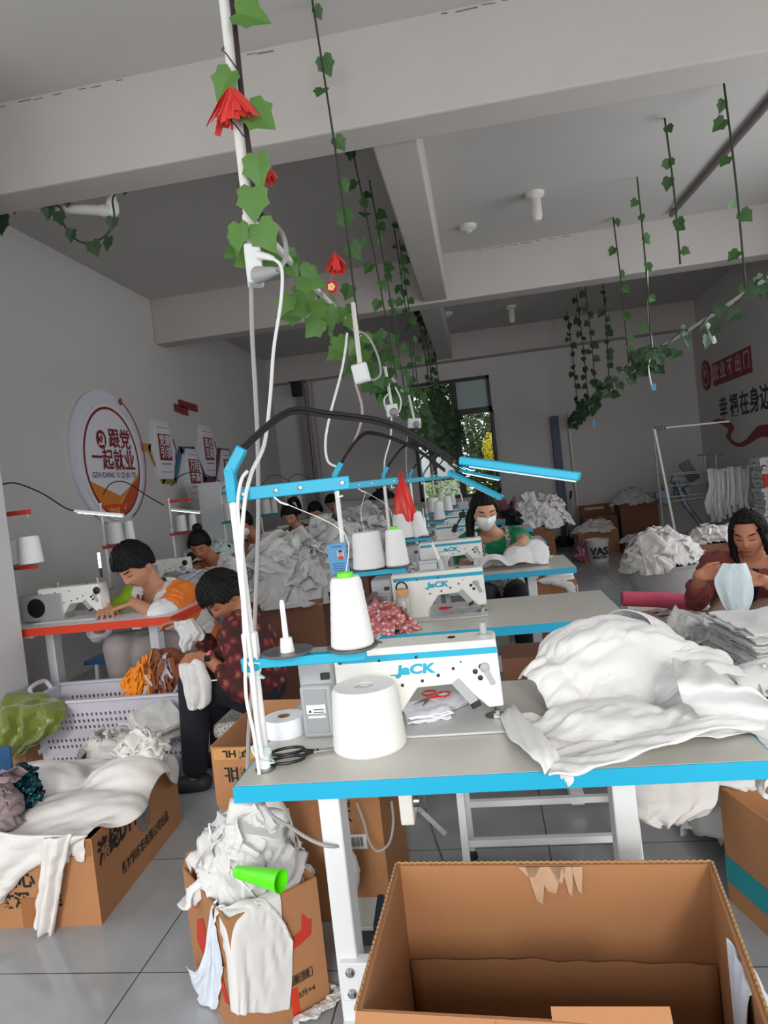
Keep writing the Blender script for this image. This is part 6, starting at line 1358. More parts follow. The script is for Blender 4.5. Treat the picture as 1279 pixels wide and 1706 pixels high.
cable('grey loop of cable from the grey plug up to the conduit', [AY(462,451,1.68),AY(476,430,1.7),AY(474,400,1.74),AY(462,378,1.8),AY(445,368,1.84)],.006,CABLEG)
cable('white cable from the conduit to the second lamp', [AY(578,555,2.72),AY(574,590,2.7),AY(566,630,2.68),AY(550,690,2.66),AY(542,735,2.64),AY(546,768,2.63),AY(562,778,2.62)],.005,CABLEW)
cable('mauve-grey cable from the blank box to the second stand', [AY(592,640,2.66),AY(603,680,2.66),AY(598,715,2.66),AY(580,755,2.64),AY(566,775,2.63)],.005,mat('mauve_cable',(168,150,150),.5))
cable('thin loop of cable beside the blank box', [AY(588,548,2.75),AY(612,560,2.76),AY(628,590,2.76),AY(634,620,2.74),AY(625,632,2.72),AY(612,632,2.7)],.0045,CABLEG)
cable('white cable from the third socket box to the third lamp', [AY(652,696,4.03),AY(650,730,4.0),AY(641,765,3.97),AY(640,790,3.95)],.005,CABLEW)
cable('loop of cable round the third socket box', [AY(648,655,4.1),AY(640,665,4.1),AY(642,680,4.08),AY(648,690,4.06)],.005,CABLEW); cable('second loop of cable right of the third socket box', [AY(658,645,4.1),AY(667,665,4.1),AY(666,682,4.08),AY(660,690,4.06)],.005,CABLEW)
for k, (x0, y0, x1, y1, Y) in enumerate(((680,712,678,800,5.35),(705,735,703,790,7.0),(720,738,722,790,8.5))): cable(['thin cable from the fourth socket box','thin cable from the fifth socket box','thin cable from the sixth socket box'][k]+' to its stand', [AY(x0,y0,Y),AY((x0+x1)/2-3,(y0+y1)/2,Y),AY(x1,y1,Y)],.005,CABLEG)
# cable loops under the front table
cable('grey cable drooping under the front table beside its left leg', [AY(440,1342,1.62),AY(455,1360,1.60),AY(480,1375,1.56),AY(510,1395,1.52),AY(540,1408,1.50),AY(566,1408,1.52),AY(575,1392,1.58),AY(566,1380,1.66)],.0045,CABLEG)
cable('thin grey cable looping over the printed carton label', [AY(594,1338,1.9),AY(606,1370,1.88),AY(614,1400,1.87),AY(628,1418,1.87),AY(648,1405,1.88),AY(655,1370,1.9),AY(652,1335,1.9)],.0036,CABLEG)
t = thing('knee_switch','cream control box with steel rods under the front table','switch box',(-.1,1.7,.6)); p = AY(679,1335,1.75); part('box_body', MB().box(p,(.035,.08,.09)), MACH, t, bevel=.004); part('knob', MB().lathe(p+Vector((.02,-.02,.01)),[(0,0),(.016,0),(.014,.014),(0,.016)],14,Matrix.Rotation(R(90),3,'Y')), STEEL, t); part('knee_rod', MB().tube([p+Vector((.04,0,.04)),AY(715,1370,1.75),AY(740,1440,1.8)],.004,6), STEEL, t); part('knee_pad', MB().bar(AY(700,1350,1.75),AY(738,1386,1.78),.03,.012), CABLEG, t)
# pale cord ties on the front pole
for z0, lb_ in ((.785,'pale aqua cord tied round the foot of the front pole'),(.96,'pale aqua cord tied round the front pole at the spool arm')):
    rnd = random.Random(3); o = Vector((-.494,1.335,z0)); mb = MB(); mb.tube([o+Vector((.016*math.cos(k*1.1)+rnd.uniform(-.006,.006),.016*math.sin(k*1.1)-.002,.02*math.sin(k*.8)+rnd.uniform(-.004,.004))) for k in range(16)],.0022,5,smooth=2)
    single('cord_tie', mb, mat('pale_aqua_cord',(206,228,226),.7) if 'pale_aqua_cord' not in MATS else MATS['pale_aqua_cord'], lb_, 'cord', 'cord ties on the front pole')
# grey fabric rolls along the back
gr = random.Random(6); M_g = mat('dim_grey_fabric',(176,170,168),.9,bump=.2,bscale=30,var=.08,vscale=5)
for k, (x0, y0, x1, y1, r_) in enumerate(((560,848,690,838,.13),(575,872,700,858,.15),(590,892,705,880,.14))):
    a, b = AY(x0,y0,8.9-.25*k), AY(x1,y1,8.9-.25*k); mb = MB(); mb.tube([a,(a*.66+b*.34)-UP*.02,(a*.33+b*.67)+UP*.01,b],r_,16,smooth=4); single('fabric_roll', mb, M_g, ['topmost','middle','lowest'][k]+' grey fabric roll of the pile behind the second stand', 'fabric roll', 'grey fabric rolls')
p = AY(630,902,8.4); single('fabric_stack', stack((p.x,8.7,0),1.1,.6,.62,7,131,0,.04,.03), M_g, 'stacked grey fabric under the fabric rolls', 'fabric')
p = AY(636,826,8.75); single('black_garment', heap((p.x,8.75,p.z-.04),.17,.13,.11,14,132,.14,ruff=.03), MATS['black_fabric'], 'black garment dropped on top of the grey fabric rolls', 'garment', solid=.002)
p = AY(748,800,9.5)
# ------------------------------------------------------------------ people
def remeshed(mb, voxel, smooth_it=5, fac=.5):
    me = mb.mesh('tmp', SKIN, (0,0,0)); o = bpy.data.objects.new('tmp', me); COL.objects.link(o)
    m = o.modifiers.new('r','REMESH'); m.mode = 'VOXEL'; m.voxel_size = voxel; m.use_smooth_shade = True
    if smooth_it: s = o.modifiers.new('s','SMOOTH'); s.factor = fac; s.iterations = smooth_it
    dg = bpy.context.evaluated_depsgraph_get(); dg.update(); r = bpy.data.meshes.new_from_object(o.evaluated_get(dg))
    bpy.data.objects.remove(o); bpy.data.meshes.remove(me); return r
def put(name, me, mats, parent, label=None):
    me.name = name; me.materials.clear()
    for m in mats: me.materials.append(m)
    off = root_loc(parent); me.transform(Matrix.Translation(-off)); me.polygons.foreach_set('use_smooth',[True]*len(me.polygons)); me.update()
    o = bpy.data.objects.new(name, me); COL.objects.link(o); o.parent = parent
    if label: o['label'] = label
    return o
HA, HB, HC = .073, .092, .115
def head_pt(d):
    """surface of the head along unit direction d (x right, y face, z up), metres"""
    x, y, z = d; s = 1/math.sqrt((x/HA)**2+(y/HB)**2+(z/HC)**2); p = Vector((x*s,y*s,z*s))
    t = max(0,-p.z/HC)
    p.x *= 1-.30*t**1.6
    if p.y < 0: p.y *= 1+.06*max(0,p.z/HC+.2)-.28*t
    if p.y > 0 and p.z < 0: p.y *= 1-.02*t
    if y > 0:
        g = lambda cx,cz,sx,sz: math.exp(-((p.x-cx)/sx)**2-((p.z-cz)/sz)**2)
        k = g(0,-.022,.011,.016)*.017+g(0,.0,.008,.02)*.008-g(.032,.004,.018,.013)*.007-g(-.032,.004,.018,.013)*.007
        k += g(0,-.056,.022,.010)*.004+g(0,-.092,.022,.016)*.008+g(.035,-.03,.02,.02)*.003+g(-.035,-.03,.02,.02)*.003+g(.03,.026,.022,.008)*.003+g(-.03,.026,.022,.008)*.003
        p += Vector((x,y,z))*k
    return p
def face_pt(x, z, lift=.001):
    q = max(.05,1-(x/HA)**2-(z/HC)**2); d = Vector((x,HB*math.sqrt(q),z)).normalized(); p = head_pt(d); k = Vector((x,p.y,z)); return Vector((p.x,p.y,p.z))+d*lift
def strip(pts, w, lift=.0012):
    """small ribbon following the face: pts (x,z)"""
    mb = MB(); vs = []
    for i, (x, z) in enumerate(pts):
        ww = w*(.35+.65*math.sin(PI*(i+.3)/(len(pts)-.4))); vs += [face_pt(x,z-ww/2,lift),face_pt(x,z+ww/2,lift)]
    return mb.add(vs, [(2*i,2*i+1,2*i+3,2*i+2) for i in range(len(pts)-1)])
def fingers(mb, w, d, nrm, s=1.0, curl=.6, spread=.12, flip=1):
    """hand: wrist w, direction d, back-of-hand normal nrm"""
    d = Vector(d).normalized(); n = Vector(nrm); n = (n-d*n.dot(d)).normalized(); x = d.cross(n)*flip
    for k in range(4):
        o = w+d*.012*s+x*(.026-.0175*k)*s*.8; mb.cone(o, w+d*.078*s+x*(.03-.02*k)*s, .0125*s, .0105*s, 10, 3)
    L = (.040,.046,.043,.033)
    for k in range(4):
        p = w+d*.082*s+x*(.031-.0205*k)*s; dd = (d+x*(.5-.33*k)*spread*2).normalized(); a = 0
        for j, f in enumerate((.46,.31,.23)):
            a += curl*(.55,.75,.6)[j]; q = dd*math.cos(a)-n*math.sin(a); e = p+q*L[k]*1.9*f*s; mb.cone(p,e,(.0098-.0008*j)*s,(.009-.0009*j)*s,9,3); p = e
    p = w+d*.022*s+x*.024*s; td = (d*.75+x*.75-n*.25).normalized(); e = p+td*.036*s; mb.cone(p,e,.0125*s,.0105*s,9,3); td2 = (d*.95+x*.25-n*.35).normalized(); e2 = e+td2*.03*s; mb.cone(e,e2,.0105*s,.009*s,9,3); mb.cone(e2,e2+(td2*.9-n*.3*curl)*.022*s,.0092*s,.0078*s,9,3)
def ik(a, c, l1, l2, pole):
    a, c = Vector(a), Vector(c); d = c-a; L = min(d.length,(l1+l2)*.995); dn = d.normalized(); x = (l1*l1-l2*l2+L*L)/(2*L); h = math.sqrt(max(0,l1*l1-x*x)); p = Vector(pole); p = (p-dn*p.dot(dn)).normalized(); return a+dn*x+p*h, a+dn*L
def person(label, hip, neck, head, look, face_dir, hands, voxel=.006, hs=1.0, ss=1.0, skin=SKIN, shirt=None, sleeve='short', pants=None, knees=None, feet=None, hair='short', shw=.165, elbow=((0,0,-1),(0,0,-1)), collar=None, split=None, name='person', roll=0, belly=1.0):
    """hip/neck/head: world points; look: point the face turns to; face_dir: horizontal facing of the chest; hands: [(pos, dir, normal, curl), ...] for right (-) and left (+)"""
    hip, neck, head = Vector(hip), Vector(neck), Vector(head); t = thing(name, label, 'person', (hip.x,hip.y,0))
    f = Vector((face_dir[0],face_dir[1],0)).normalized(); rt = f.cross(UP)   # the person's right
    sp = neck-hip; spn = sp.normalized(); fb = (f-spn*f.dot(spn)).normalized()
    hf = (Vector(look)-head).normalized(); hr = hf.cross(UP).normalized(); hu = hr.cross(hf)
    if roll: q = Matrix.Rotation(roll,3,hf); hr = q@hr; hu = q@hu
    HM = Matrix(((hr.x,hf.x,hu.x),(hr.y,hf.y,hu.y),(hr.z,hf.z,hu.z)))*hs
    W = lambda p: head+HM@Vector(p)
    body = MB()
    # head
    n, k = 44, 34; vs = []
    for i in range(k+1):
        th = PI*i/k
        for j in range(n): ph = 2*PI*j/n; vs.append(W(head_pt((math.sin(th)*math.cos(ph),math.sin(th)*math.sin(ph),math.cos(th)))))
    body.add(vs,[(i*n+j,(i+1)*n+j,(i+1)*n+(j+1)%n,i*n+(j+1)%n) for i in range(k) for j in range(n)])
    for s in (-1,1): body.ell(W((s*.074,-.012,-.008)),(.011*hs,.02*hs,.03*hs),Matrix(((hr.x,hf.x,hu.x),(hr.y,hf.y,hu.y),(hr.z,hf.z,hu.z))))
    body.cone(neck-spn*.03, W((0,-.022,-.062)), .056*ss, .05*hs, 16)
    # trunk
    tor = lambda g: [(hip-spn*.06, rt*(.12+g)*ss, fb*(.09+g)*ss), (hip+sp*.02, rt*(.155+g)*ss*belly, fb*(.115+g)*ss*belly), (hip+sp*.3, rt*(.145+g)*ss*belly, fb*(.11+g)*ss*belly), (hip+sp*.62, rt*(.155+g)*ss, fb*(.11+g)*ss), (hip+sp*.82, rt*(.16+g)*ss, fb*(.1+g)*ss), (hip+sp*.93, rt*(.125+g)*ss, fb*(.078+g)*ss), (neck+spn*.012, rt*(.062+g)*ss, fb*(.058+g)*ss)]
    body.loft(tor(-.01))
    sh = MB(); sh.loft(tor(.02)[:-1]+[(neck-spn*.0, rt*(.068)*ss, fb*(.066)*ss)])
    for s, (hp, hd, hn, curl), pole in zip((1,-1), hands, elbow):   # s=1: the person's right arm
        S = hip+sp*.875+rt*s*shw*ss; wrist = Vector(hp); el, wr = ik(S, wrist, .275*ss, .245*ss, pole)
        body.cone(S, el, .047*ss, .04*ss, 12); body.cone(el, wr, .039*ss, .027*ss, 12); body.cone(S-rt*s*.06*ss, S, .055*ss, .047*ss, 12)
        fingers(body, wr, hd, hn, ss*1.0, curl, flip=-s)
        sh.cone(S-rt*s*.05*ss+spn*.005, S, .072*ss, .064*ss, 14)
        if sleeve == 'short': sh.cone(S, S+(el-S)*.62, .064*ss, .064*ss, 14)
        elif sleeve == 'elbow': sh.cone(S, S+(el-S)*.98, .065*ss, .06*ss, 14)
        elif sleeve == '3q': sh.cone(S, el, .066*ss, .056*ss, 14); sh.cone(el, el+(wr-el)*.5, .056*ss, .052*ss, 14)
        elif sleeve == 'long': sh.cone(S, el, .066*ss, .056*ss, 14); sh.cone(el, el+(wr-el)*.85, .056*ss, .044*ss, 14)
    tr = MB()
    if knees:
        for s, kn, ft in zip((1,-1), knees, feet):
            H0 = hip+rt*s*.085*ss; kn, ft = Vector(kn), Vector(ft)
            body.cone(H0, kn, .07*ss, .05*ss, 12); body.cone(kn, ft, .048*ss, .034*ss, 12)
            tr.cone(H0, kn, .092*ss, .074*ss, 16); tr.cone(kn, ft+(kn-ft)*.1, .073*ss, .058*ss, 16)
            toe = ft+Vector((f.x,f.y,0))*.15-UP*.045; sho = MB(); sho.cone(ft-UP*.035-Vector((f.x,f.y,0))*.03, toe, .042*ss, .035*ss, 14)
            sb = part('shoe', sho, mat('dark_shoe',(40,38,44),.6) if 'dark_shoe' not in MATS else MATS['dark_shoe'], t)
        tr.ell(hip, (.17*ss,.15*ss,.12*ss), Matrix((rt,fb,spn)).transposed())
    ob = put('body', remeshed(body, voxel, 2, .4), [skin], t)
    if shirt:
        me = remeshed(sh, max(.008,voxel), 6); P_ = np.empty(len(me.vertices)*3); me.vertices.foreach_get('co',P_); P_ = P_.reshape(-1,3)
        nn = np.empty(len(me.vertices)*3); me.vertices.foreach_get('normal',nn); nn = nn.reshape(-1,3)
        for i in range(len(P_)):
            v = P_[i]; P_[i] += nn[i]*(.006*fnoise(v[0]*13,v[1]*13,v[2]*9,3)+.004*math.sin(v[2]*60+8*fnoise(v[0]*9,v[1]*9,v[2]*9,2)))
        me.vertices.foreach_set('co',P_.ravel())
        if collar:                                             # open the neckline
            bm = bmesh.new(); bm.from_mesh(me); kill = []
            for fc in bm.faces:
                c = fc.calc_center_median()-neck; a, b, z = c.dot(rt), c.dot(fb), c.dot(spn)
                if b > -.01 and abs(a) < .092*ss and collar(a, z): kill.append(fc)
                elif b <= 0 and abs(a) < .062*ss and z > -.008: kill.append(fc)
            bmesh.ops.delete(bm, geom=kill, context='FACES'); bm.to_mesh(me); bm.free()
        ms = shirt if isinstance(shirt,(list,tuple)) else [shirt]
        so_ = put('shirt', me, ms, t)
        if split:
            off = root_loc(so_)
            idx = []
            for pl in so_.data.polygons:
                c = Vector(pl.center)+off-neck; idx.append(split(c.dot(rt), c.dot(fb), c.dot(spn)))
            so_.data.polygons.foreach_set('material_index', idx)
    if knees and pants: put('trousers', remeshed(tr, max(.009,voxel), 5), [pants], t)
    # face
    def fpart(nm, mb, m): mb.v = [tuple(W(p)) for p in mb.v]; return part(nm, mb, m, t, solid=.0012)
    for s in (-1,1):
        fpart('eyebrow', strip([(s*(.014+.0085*i),.026+.004*math.sin(PI*i/5.5)) for i in range(5)],.0065), HAIR)
        fpart('eye', strip([(s*(.017+.006*i),.003-.0035*math.sin(PI*i/5)) for i in range(6)],.0042), HAIR)
    if hair != 'mask': pass
    fpart('mouth', strip([(-.021+.006*i,-.056-.001*math.sin(PI*i/7)) for i in range(8)],.009), LIP)
    return t, W, dict(rt=rt,fb=fb,spn=spn,neck=neck,hr=hr,hf=hf,hu=hu,hs=hs,head=head)
def hair_mb(W, mask, thick=.016, seed=1, n=60, k=46, low=-.012):
    """hair cap: head surface pushed out where mask(d) > 0, sunk under the skin elsewhere"""
    mb = MB(); vs = []
    for i in range(k+1):
        th = PI*i/k
        for j in range(n):
            ph = 2*PI*j/n; d = Vector((math.sin(th)*math.cos(ph),math.sin(th)*math.sin(ph),math.cos(th))); m = mask(d)
            e = low+(thick-low)*max(0,min(1,m)); e += (.003*fnoise(d.x*14+seed,d.y*14,d.z*5)) if m > .3 else 0
            vs.append(W(head_pt(d)+d*e))
    return mb.add(vs,[(i*n+j,(i+1)*n+j,(i+1)*n+(j+1)%n,i*n+(j+1)%n) for i in range(k) for j in range(n)])
def locks(W, mask, n, thick=.016, seed=1, r=.007):
    """strands of hair lying over the cap, from the crown down to the hairline"""
    rnd = random.Random(seed); mb = MB()
    for k in range(n):
        az = rnd.uniform(-PI,PI); z = rnd.uniform(.86,.99); pts = []; tw = rnd.uniform(-.35,.35)
        for i in range(9):
            el = math.asin(z)-i*rnd.uniform(.16,.22); a = az+tw*i/8; d = Vector((math.cos(el)*math.sin(a), math.cos(el)*math.cos(a), math.sin(el))); m = mask(d)
            if m < -.05 and i > 1: break
            e = thick*(.9 if m > .6 else .55+.4*max(-.3,m))+rnd.uniform(-.001,.003); pts.append(W(head_pt(d)+d*e))
        if len(pts) > 2: mb.tube(pts, [r,r*.25], 5)
    return mb
def smst(a, b, x): t = max(0,min(1,(x-a)/(b-a))); return t*t*(3-2*t)
def m_short(front=.45, side=-.12, back=-.55, sharp=.09):
    def f(d):
        az = math.atan2(abs(d.x), d.y)/PI      # 0 face, 1 back of head
        lim = front+(side-front)*smst(.22,.42,az); lim = lim+(back-lim)*smst(.5,.72,az)
        return (d.z-lim)/sharp
    return f
# ------------------------------------------------------------------ left-hand row of machines
LX0, LW = -2.63, .97; LY = [3.37, 4.63, 5.92, 7.2, 8.45, 9.7]
ll = ['nearest red-edged sewing table, in front of the man in white, orange and green','second red-edged sewing table, in front of the woman with a hair bun',
      'third red-edged sewing table, before the woman in white with a face mask','teal-edged sewing table of the woman in the pink apron','teal-edged sewing table of the woman in black','farthest table of the left-hand row']
for k, Y in enumerate(LY): table('sewing_table', ll[k], (LX0,Y,0), LW, .52, PALET, REDB if k < 3 else TEALB, 'sewing tables of the left-hand row', tt=.042)
bench('blue bench board seat under the nearest red-edged table', -2.55,-1.95,3.95,4.2,.42,mat('blue_seat_board',(46,104,156),.5),mat('blue_seat_edge',(40,92,140),.5))
nl = [AY(180,1010,3.62), AY(322,958,4.92), AY(392,935,6.2), AY(472,898,7.45), AY(510,880,8.7), AY(532,868,9.9)]
lm_ = ['nearest sewing machine on the left, with a grey motor and black round grille','second machine of the left-hand row, beside the woman with a bun','third machine of the left-hand row','fourth machine of the left-hand row, beside the pink apron','fifth machine of the left-hand row','farthest machine of the left-hand row']
mo = machine(lm_[0], (nl[0].x,3.55,.75), 0, 'machines of the left-hand row', old=True)
for k in range(1,6): dup(mo, (nl[k].x,LY[k]+.2,.75), label=lm_[k])
lp_ = [(AY(-12,840,3.5).x,3.5),(AY(172,880,4.9).x,4.9),(AY(284,860,6.05).x,6.05),(AY(370,850,7.3).x,7.3),(AY(433,845,8.55).x,8.55),(AY(478,840,9.8).x,9.8)]
sn = ['nearest red-armed thread stand on the left, partly behind the white pillar','second red-armed thread stand of the left row, before the round sign','third red-armed thread stand, below the hexagon boards','first teal-armed thread stand of the left row','second teal-armed thread stand of the left row','farthest thread stand of the left row']
red_s = thread_stand(sn[0], lp_[0]+(.75,), col=REDP, ph=.66, lowz=.32, plates=(.07,.18), arm=.22, conn=False, group='thread stands of the left-hand row')
for k in range(1,3): dup(red_s, lp_[k]+(.75,), label=sn[k])
tl_s = thread_stand(sn[3], lp_[3]+(.75,), col=TEAL, ph=.70, lowz=.34, plates=(.07,.18), arm=.24, conn=False, group='thread stands of the left-hand row')
for k in range(4,6): dup(tl_s, lp_[k]+(.75,), label=sn[k])
def llamp(label, k, g, b0, b1, lit=True):
    o = Vector(lp_[k]+(.75,)); Y = lp_[k][1]; return work_lamp(label, o, [AY(x,y,Y-.0)-o for x, y in g], AY(*b0,Y-.05)-o, AY(*b1,Y-.08)-o, LABELW, lit, .024, .014, False, LABELW, group='lit lamps of the left-hand row')
llamp('nearest lit lamp bar of the left row, before the foot of the round sign',0,[(-12,815),(8,806),(30,806),(70,822),(108,846),(125,851)],(125,851),(205,858))
llamp('second lit lamp bar of the left row, right of the round sign',1,[(172,824),(182,808),(197,802),(215,806),(245,826),(273,842)],(282,848),(333,853))
llamp('third lit lamp bar of the left row, below the hexagon boards',2,[(285,810),(300,793),(320,787),(340,790),(366,802)],(373,806),(410,814))
llamp('fourth lamp of the left row',3,[(370,815),(385,800),(400,795),(412,802),(426,815)],(428,816),(446,820))
llamp('fifth lamp of the left row, its black arm arched over the second stand',4,[(433,813),(445,797),(457,791),(472,796),(490,809),(500,815)],(500,815),(514,818))
llamp('farthest lamp of the left row',5,[(476,809),(485,795),(497,790),(515,797),(530,806)],(530,806),(542,812))
zl = .75+.32+.02
thread_cone('fat white cone on the nearest red-armed stand, beside the white pillar',(AY(52,930,3.5).x,3.5,zl-.0),.064,.052,.15,None,'thread cones of the left-hand row')
thread_cone('second white cone half hidden by the white pillar on the nearest red-armed stand',(lp_[0][0]+.07,3.5,zl),.05,.04,.14,LIME,'thread cones of the left-hand row')
thread_cone('fat white cone on the second red-armed stand behind the head of the man',(lp_[1][0]+.1,4.9,zl),.066,.055,.16,None,'thread cones of the left-hand row')
thread_cone('slim white cone on the second red-armed stand behind the head of the man',(lp_[1][0]+.21,4.9,zl),.036,.03,.16,LIME,'thread cones of the left-hand row')
thread_cone('white cone on the third red-armed stand',(lp_[2][0]+.1,6.05,zl),.05,.042,.15,None,'thread cones of the left-hand row')
thread_cone('slim white cone on the third red-armed stand',(lp_[2][0]+.21,6.05,zl),.036,.03,.15,LIME,'thread cones of the left-hand row')
zl2 = .75+.34+.02
for k in (3,4,5):
    thread_cone(['white cone on the first teal-armed stand of the left row','fat white cone on the second teal-armed stand of the left row','fat white cone on the farthest stand of the left row'][k-3],lp_[k]and(lp_[k][0]+.08,lp_[k][1],zl2),.07,.058,.19,None,'thread cones of the left-hand row')
    thread_cone(['slim cone on the first teal-armed stand of the left row','slim cone on the second teal-armed stand of the left row','slim cone on the farthest stand of the left row'][k-3],(lp_[k][0]+.19,lp_[k][1],zl2),.04,.034,.19,LIME,'thread cones of the left-hand row')
tb_ = AY(166,940,3.62); bt = thing('lamp_wand','white slim lamp wand standing on the nearest left machine','lamp',(tb_.x,3.62,.93)); part('tube', MB().tube([AY(167,946,3.6),AY(164,921,3.6)],.007,8), LAMPON, bt); part('socket', MB().tube([AY(169,962,3.6),AY(167,946,3.6)],.008,8), BLACK, bt)
p = AY(357,850,7.55); wc = thing('white_cabinet','tall white cabinet against the left wall below the hexagon boards','cabinet',(p.x,7.6,0)); zt = AY(356,803,7.5).z; part('cabinet_body', MB().box2((p.x-.15,7.5,0),(p.x+.13,7.85,zt)), STEELW, wc, bevel=.006); part('door', MB().box2((p.x-.14,7.492,.04),(p.x+.12,7.5,zt-.04)), STEELW, wc, bevel=.003)
# cloth on the left tables
t1 = [((LX0+LW/2,3.63,.375),(LW/2,.26,.375),0)]
P = drape([AZ(118,1046,.8),AZ(170,1062,.8),AZ(335,1008,.8),AZ(200,1004,.8)],34,24,t1,[],1.03,110,6,141,wob=.02); single('garment_piece', cloth_mb(P), BLUEW, 'white cut piece spread on the nearest red-edged table under the hands of the man', 'fabric', solid=.003, subsurf=1)
P = drape([AZ(140,1040,.8),AZ(185,1035,.8),AY(180,1090,3.28),AY(150,1085,3.28)],12,20,t1,[],1.03,120,6,142,wob=.02); single('garment_piece', cloth_mb(P), BLUEW, 'white corner hanging off the front edge of the nearest red-edged table', 'fabric', solid=.003, subsurf=1)
single('garment_piece', heap((AZ(345,962,.75).x-.02,4.85,.75),.2,.16,.07,12,143,.2,ruff=.02), BLUEW, 'white cloth on the second red-edged table before the woman with a bun', 'fabric', solid=.002)
single('garment_piece', heap((AZ(395,930,.75).x,6.15,.75),.24,.2,.2,20,144,.2,ruff=.03), mat('mint_white_fabric',(206,228,222),.9), 'pale mint cloth heap on the third red-edged table', 'fabric', solid=.002)
single('garment_piece', heap((AZ(545,893,.78).x,8.6,.75),.25,.2,.12,14,145,.2,ruff=.03), MATS['mint_white_fabric'], 'pale mint cloth in front of the woman in black', 'fabric', solid=.002)
# big grey pile in the middle
c = AY(497,960,4.35); zb = AY(480,1003,4.1).z; ca = MB(); ca.box2((c.x-.34,4.1,0),(c.x+.2,4.7,zb)); single('carton', ca, CARDX, 'dark carton carrying the big grey cloth pile in the aisle', 'carton', 'brown cardboard cartons', smooth=False)
single('fabric_pile', heap((c.x-.03,4.4,zb-.03),.36,.30,AY(500,905,4.3).z-zb,90,151,.26,ruff=.035,flat=1,over=1.03), COTTONG, 'big pile of grey-white cut cloth in the aisle behind the woman in the floral blouse', 'fabric', kind='stuff', solid=.002)
c2 = AY(540,885,4.7); single('fabric_pile', heap((c2.x+.05,4.75,c2.z-.3),.22,.2,.36,40,152,.22,ruff=.035,flat=1,over=1.03), COTTONG, 'higher part of the grey cloth pile, below the woman in black', 'fabric', kind='stuff', solid=.002)
c3 = AY(600,870,5.6); single('fabric_pile', heap((c3.x,5.7,c3.z-.35),.28,.2,.42,40,153,.24,ruff=.04,flat=1,over=1.03), COTTONG, 'dim grey cloth pile seen between the second stand and its cones', 'fabric', kind='stuff', solid=.002)
ca = MB(); ca.box2((c3.x-.2,5.55,0),(c3.x+.2,5.9,c3.z-.34)); single('carton', ca, CARDX, 'dark carton under the dim grey pile behind the second stand', 'carton', 'brown cardboard cartons', smooth=False)
ca = MB(); ca.box2((c2.x-.1,4.72,0),(c2.x+.22,4.98,c2.z-.28)); single('carton', ca, CARDX, 'dark carton under the higher part of the grey cloth pile', 'carton', 'brown cardboard cartons', smooth=False)

# ------------------------------------------------------------------ the nine machinists
WHT = mat('white_shirt',(236,234,236),.85,bump=.06,bscale=40); ORG = mat('orange_shirt_panel',(240,128,44),.85); GRN = mat('lime_shirt_panel',(164,206,40),.85)
TEE = mat('white_tee',(238,232,236),.85); BLK = mat('black_shirt',(24,24,28),.85); GREEN = mat('green_blouse',(12,130,84),.8,bump=.05,bscale=40); MARO = mat('maroon_blouse',(120,58,52),.85,bump=.08,bscale=40)
GTR = mat('grey_trousers',(172,162,160),.85,bump=.1,bscale=30); NAVY = mat('navy_track_trousers',(20,22,32),.8); BEIGE = mat('beige_trousers',(186,160,140),.85); PINKA = mat('pink_apron',(238,138,146),.8)
GREYS = mat('grey_shirt',(150,138,136),.85)
V3 = lambda a: Vector(a)
# 1 man in white, orange and green
h = AY(224,942,3.68); ne = AY(256,978,3.84); lk = AY(172,1012,3.45)
hR, hL = AZ(178,1012,.79), AZ(222,1004,.80)
def col_v(d, w): return lambda a, z: z > -d and abs(a) < w*(1+ (z)/d)+.004
t, W, q = person('man in a white shirt with orange and green sleeves sewing at the nearest red-edged table', (ne.x+.1,4.12,.47), ne, h, lk, (-.42,-1), [(hR,(.35,-.75,-.12),(.1,.1,1),.25),(hL,(-.75,-.5,-.16),(0,.1,1),.25)], .0045, 1.12, 1.12, SKIN,
    [WHT,ORG,GRN], 'elbow', GTR, [AY(196,1078,3.62),AY(236,1082,3.7)], [(AY(198,1150,3.7).x,3.78,.08),(AY(238,1150,3.8).x,3.84,.08)], shw=.19, elbow=((-.6,.3,-.6),(1,-.6,-.25)), collar=col_v(.15,.055),
    split=lambda a, b, z: 1 if a < -.15 and b < .16 and z > -.25 else (2 if a > .14 and b < .22 else (1 if (z < -.40 and a < -.11) else 0)))
part('hair', hair_mb(W, m_short(.42,-.02,-.5), .024, 1), HAIR, t); part('hair_strands', locks(W, m_short(.42,-.02,-.5), 110, .024+.001, 1), HAIR, t); hm_ = MB(); rnd = random.Random(2)
for k in range(26):
    x = rnd.uniform(-.07,.07); a = head_pt(Vector((x/.09,.75,.75)).normalized())*1.12; b = face_pt(max(-.066,min(.066,x*1.0)),.052+rnd.uniform(-.012,.014),.008); hm_.tube([W(a*1.04),W((a+b)/2+Vector((0,.015,.006))),W(b)],[.011,.006,.002],6)
part('fringe', hm_, HAIR, t)
br = MB(); wl = hL-Vector((-.75,-.5,-.16)).normalized()*.03
part('bracelet', MB().tube([wl+(Vector((-.5,.75,0)).normalized()*math.cos(a)+UP*math.sin(a))*.034 for a in np.linspace(0,2*PI,20)],.006,8), mat('red_beads',(150,20,24),.4), t)
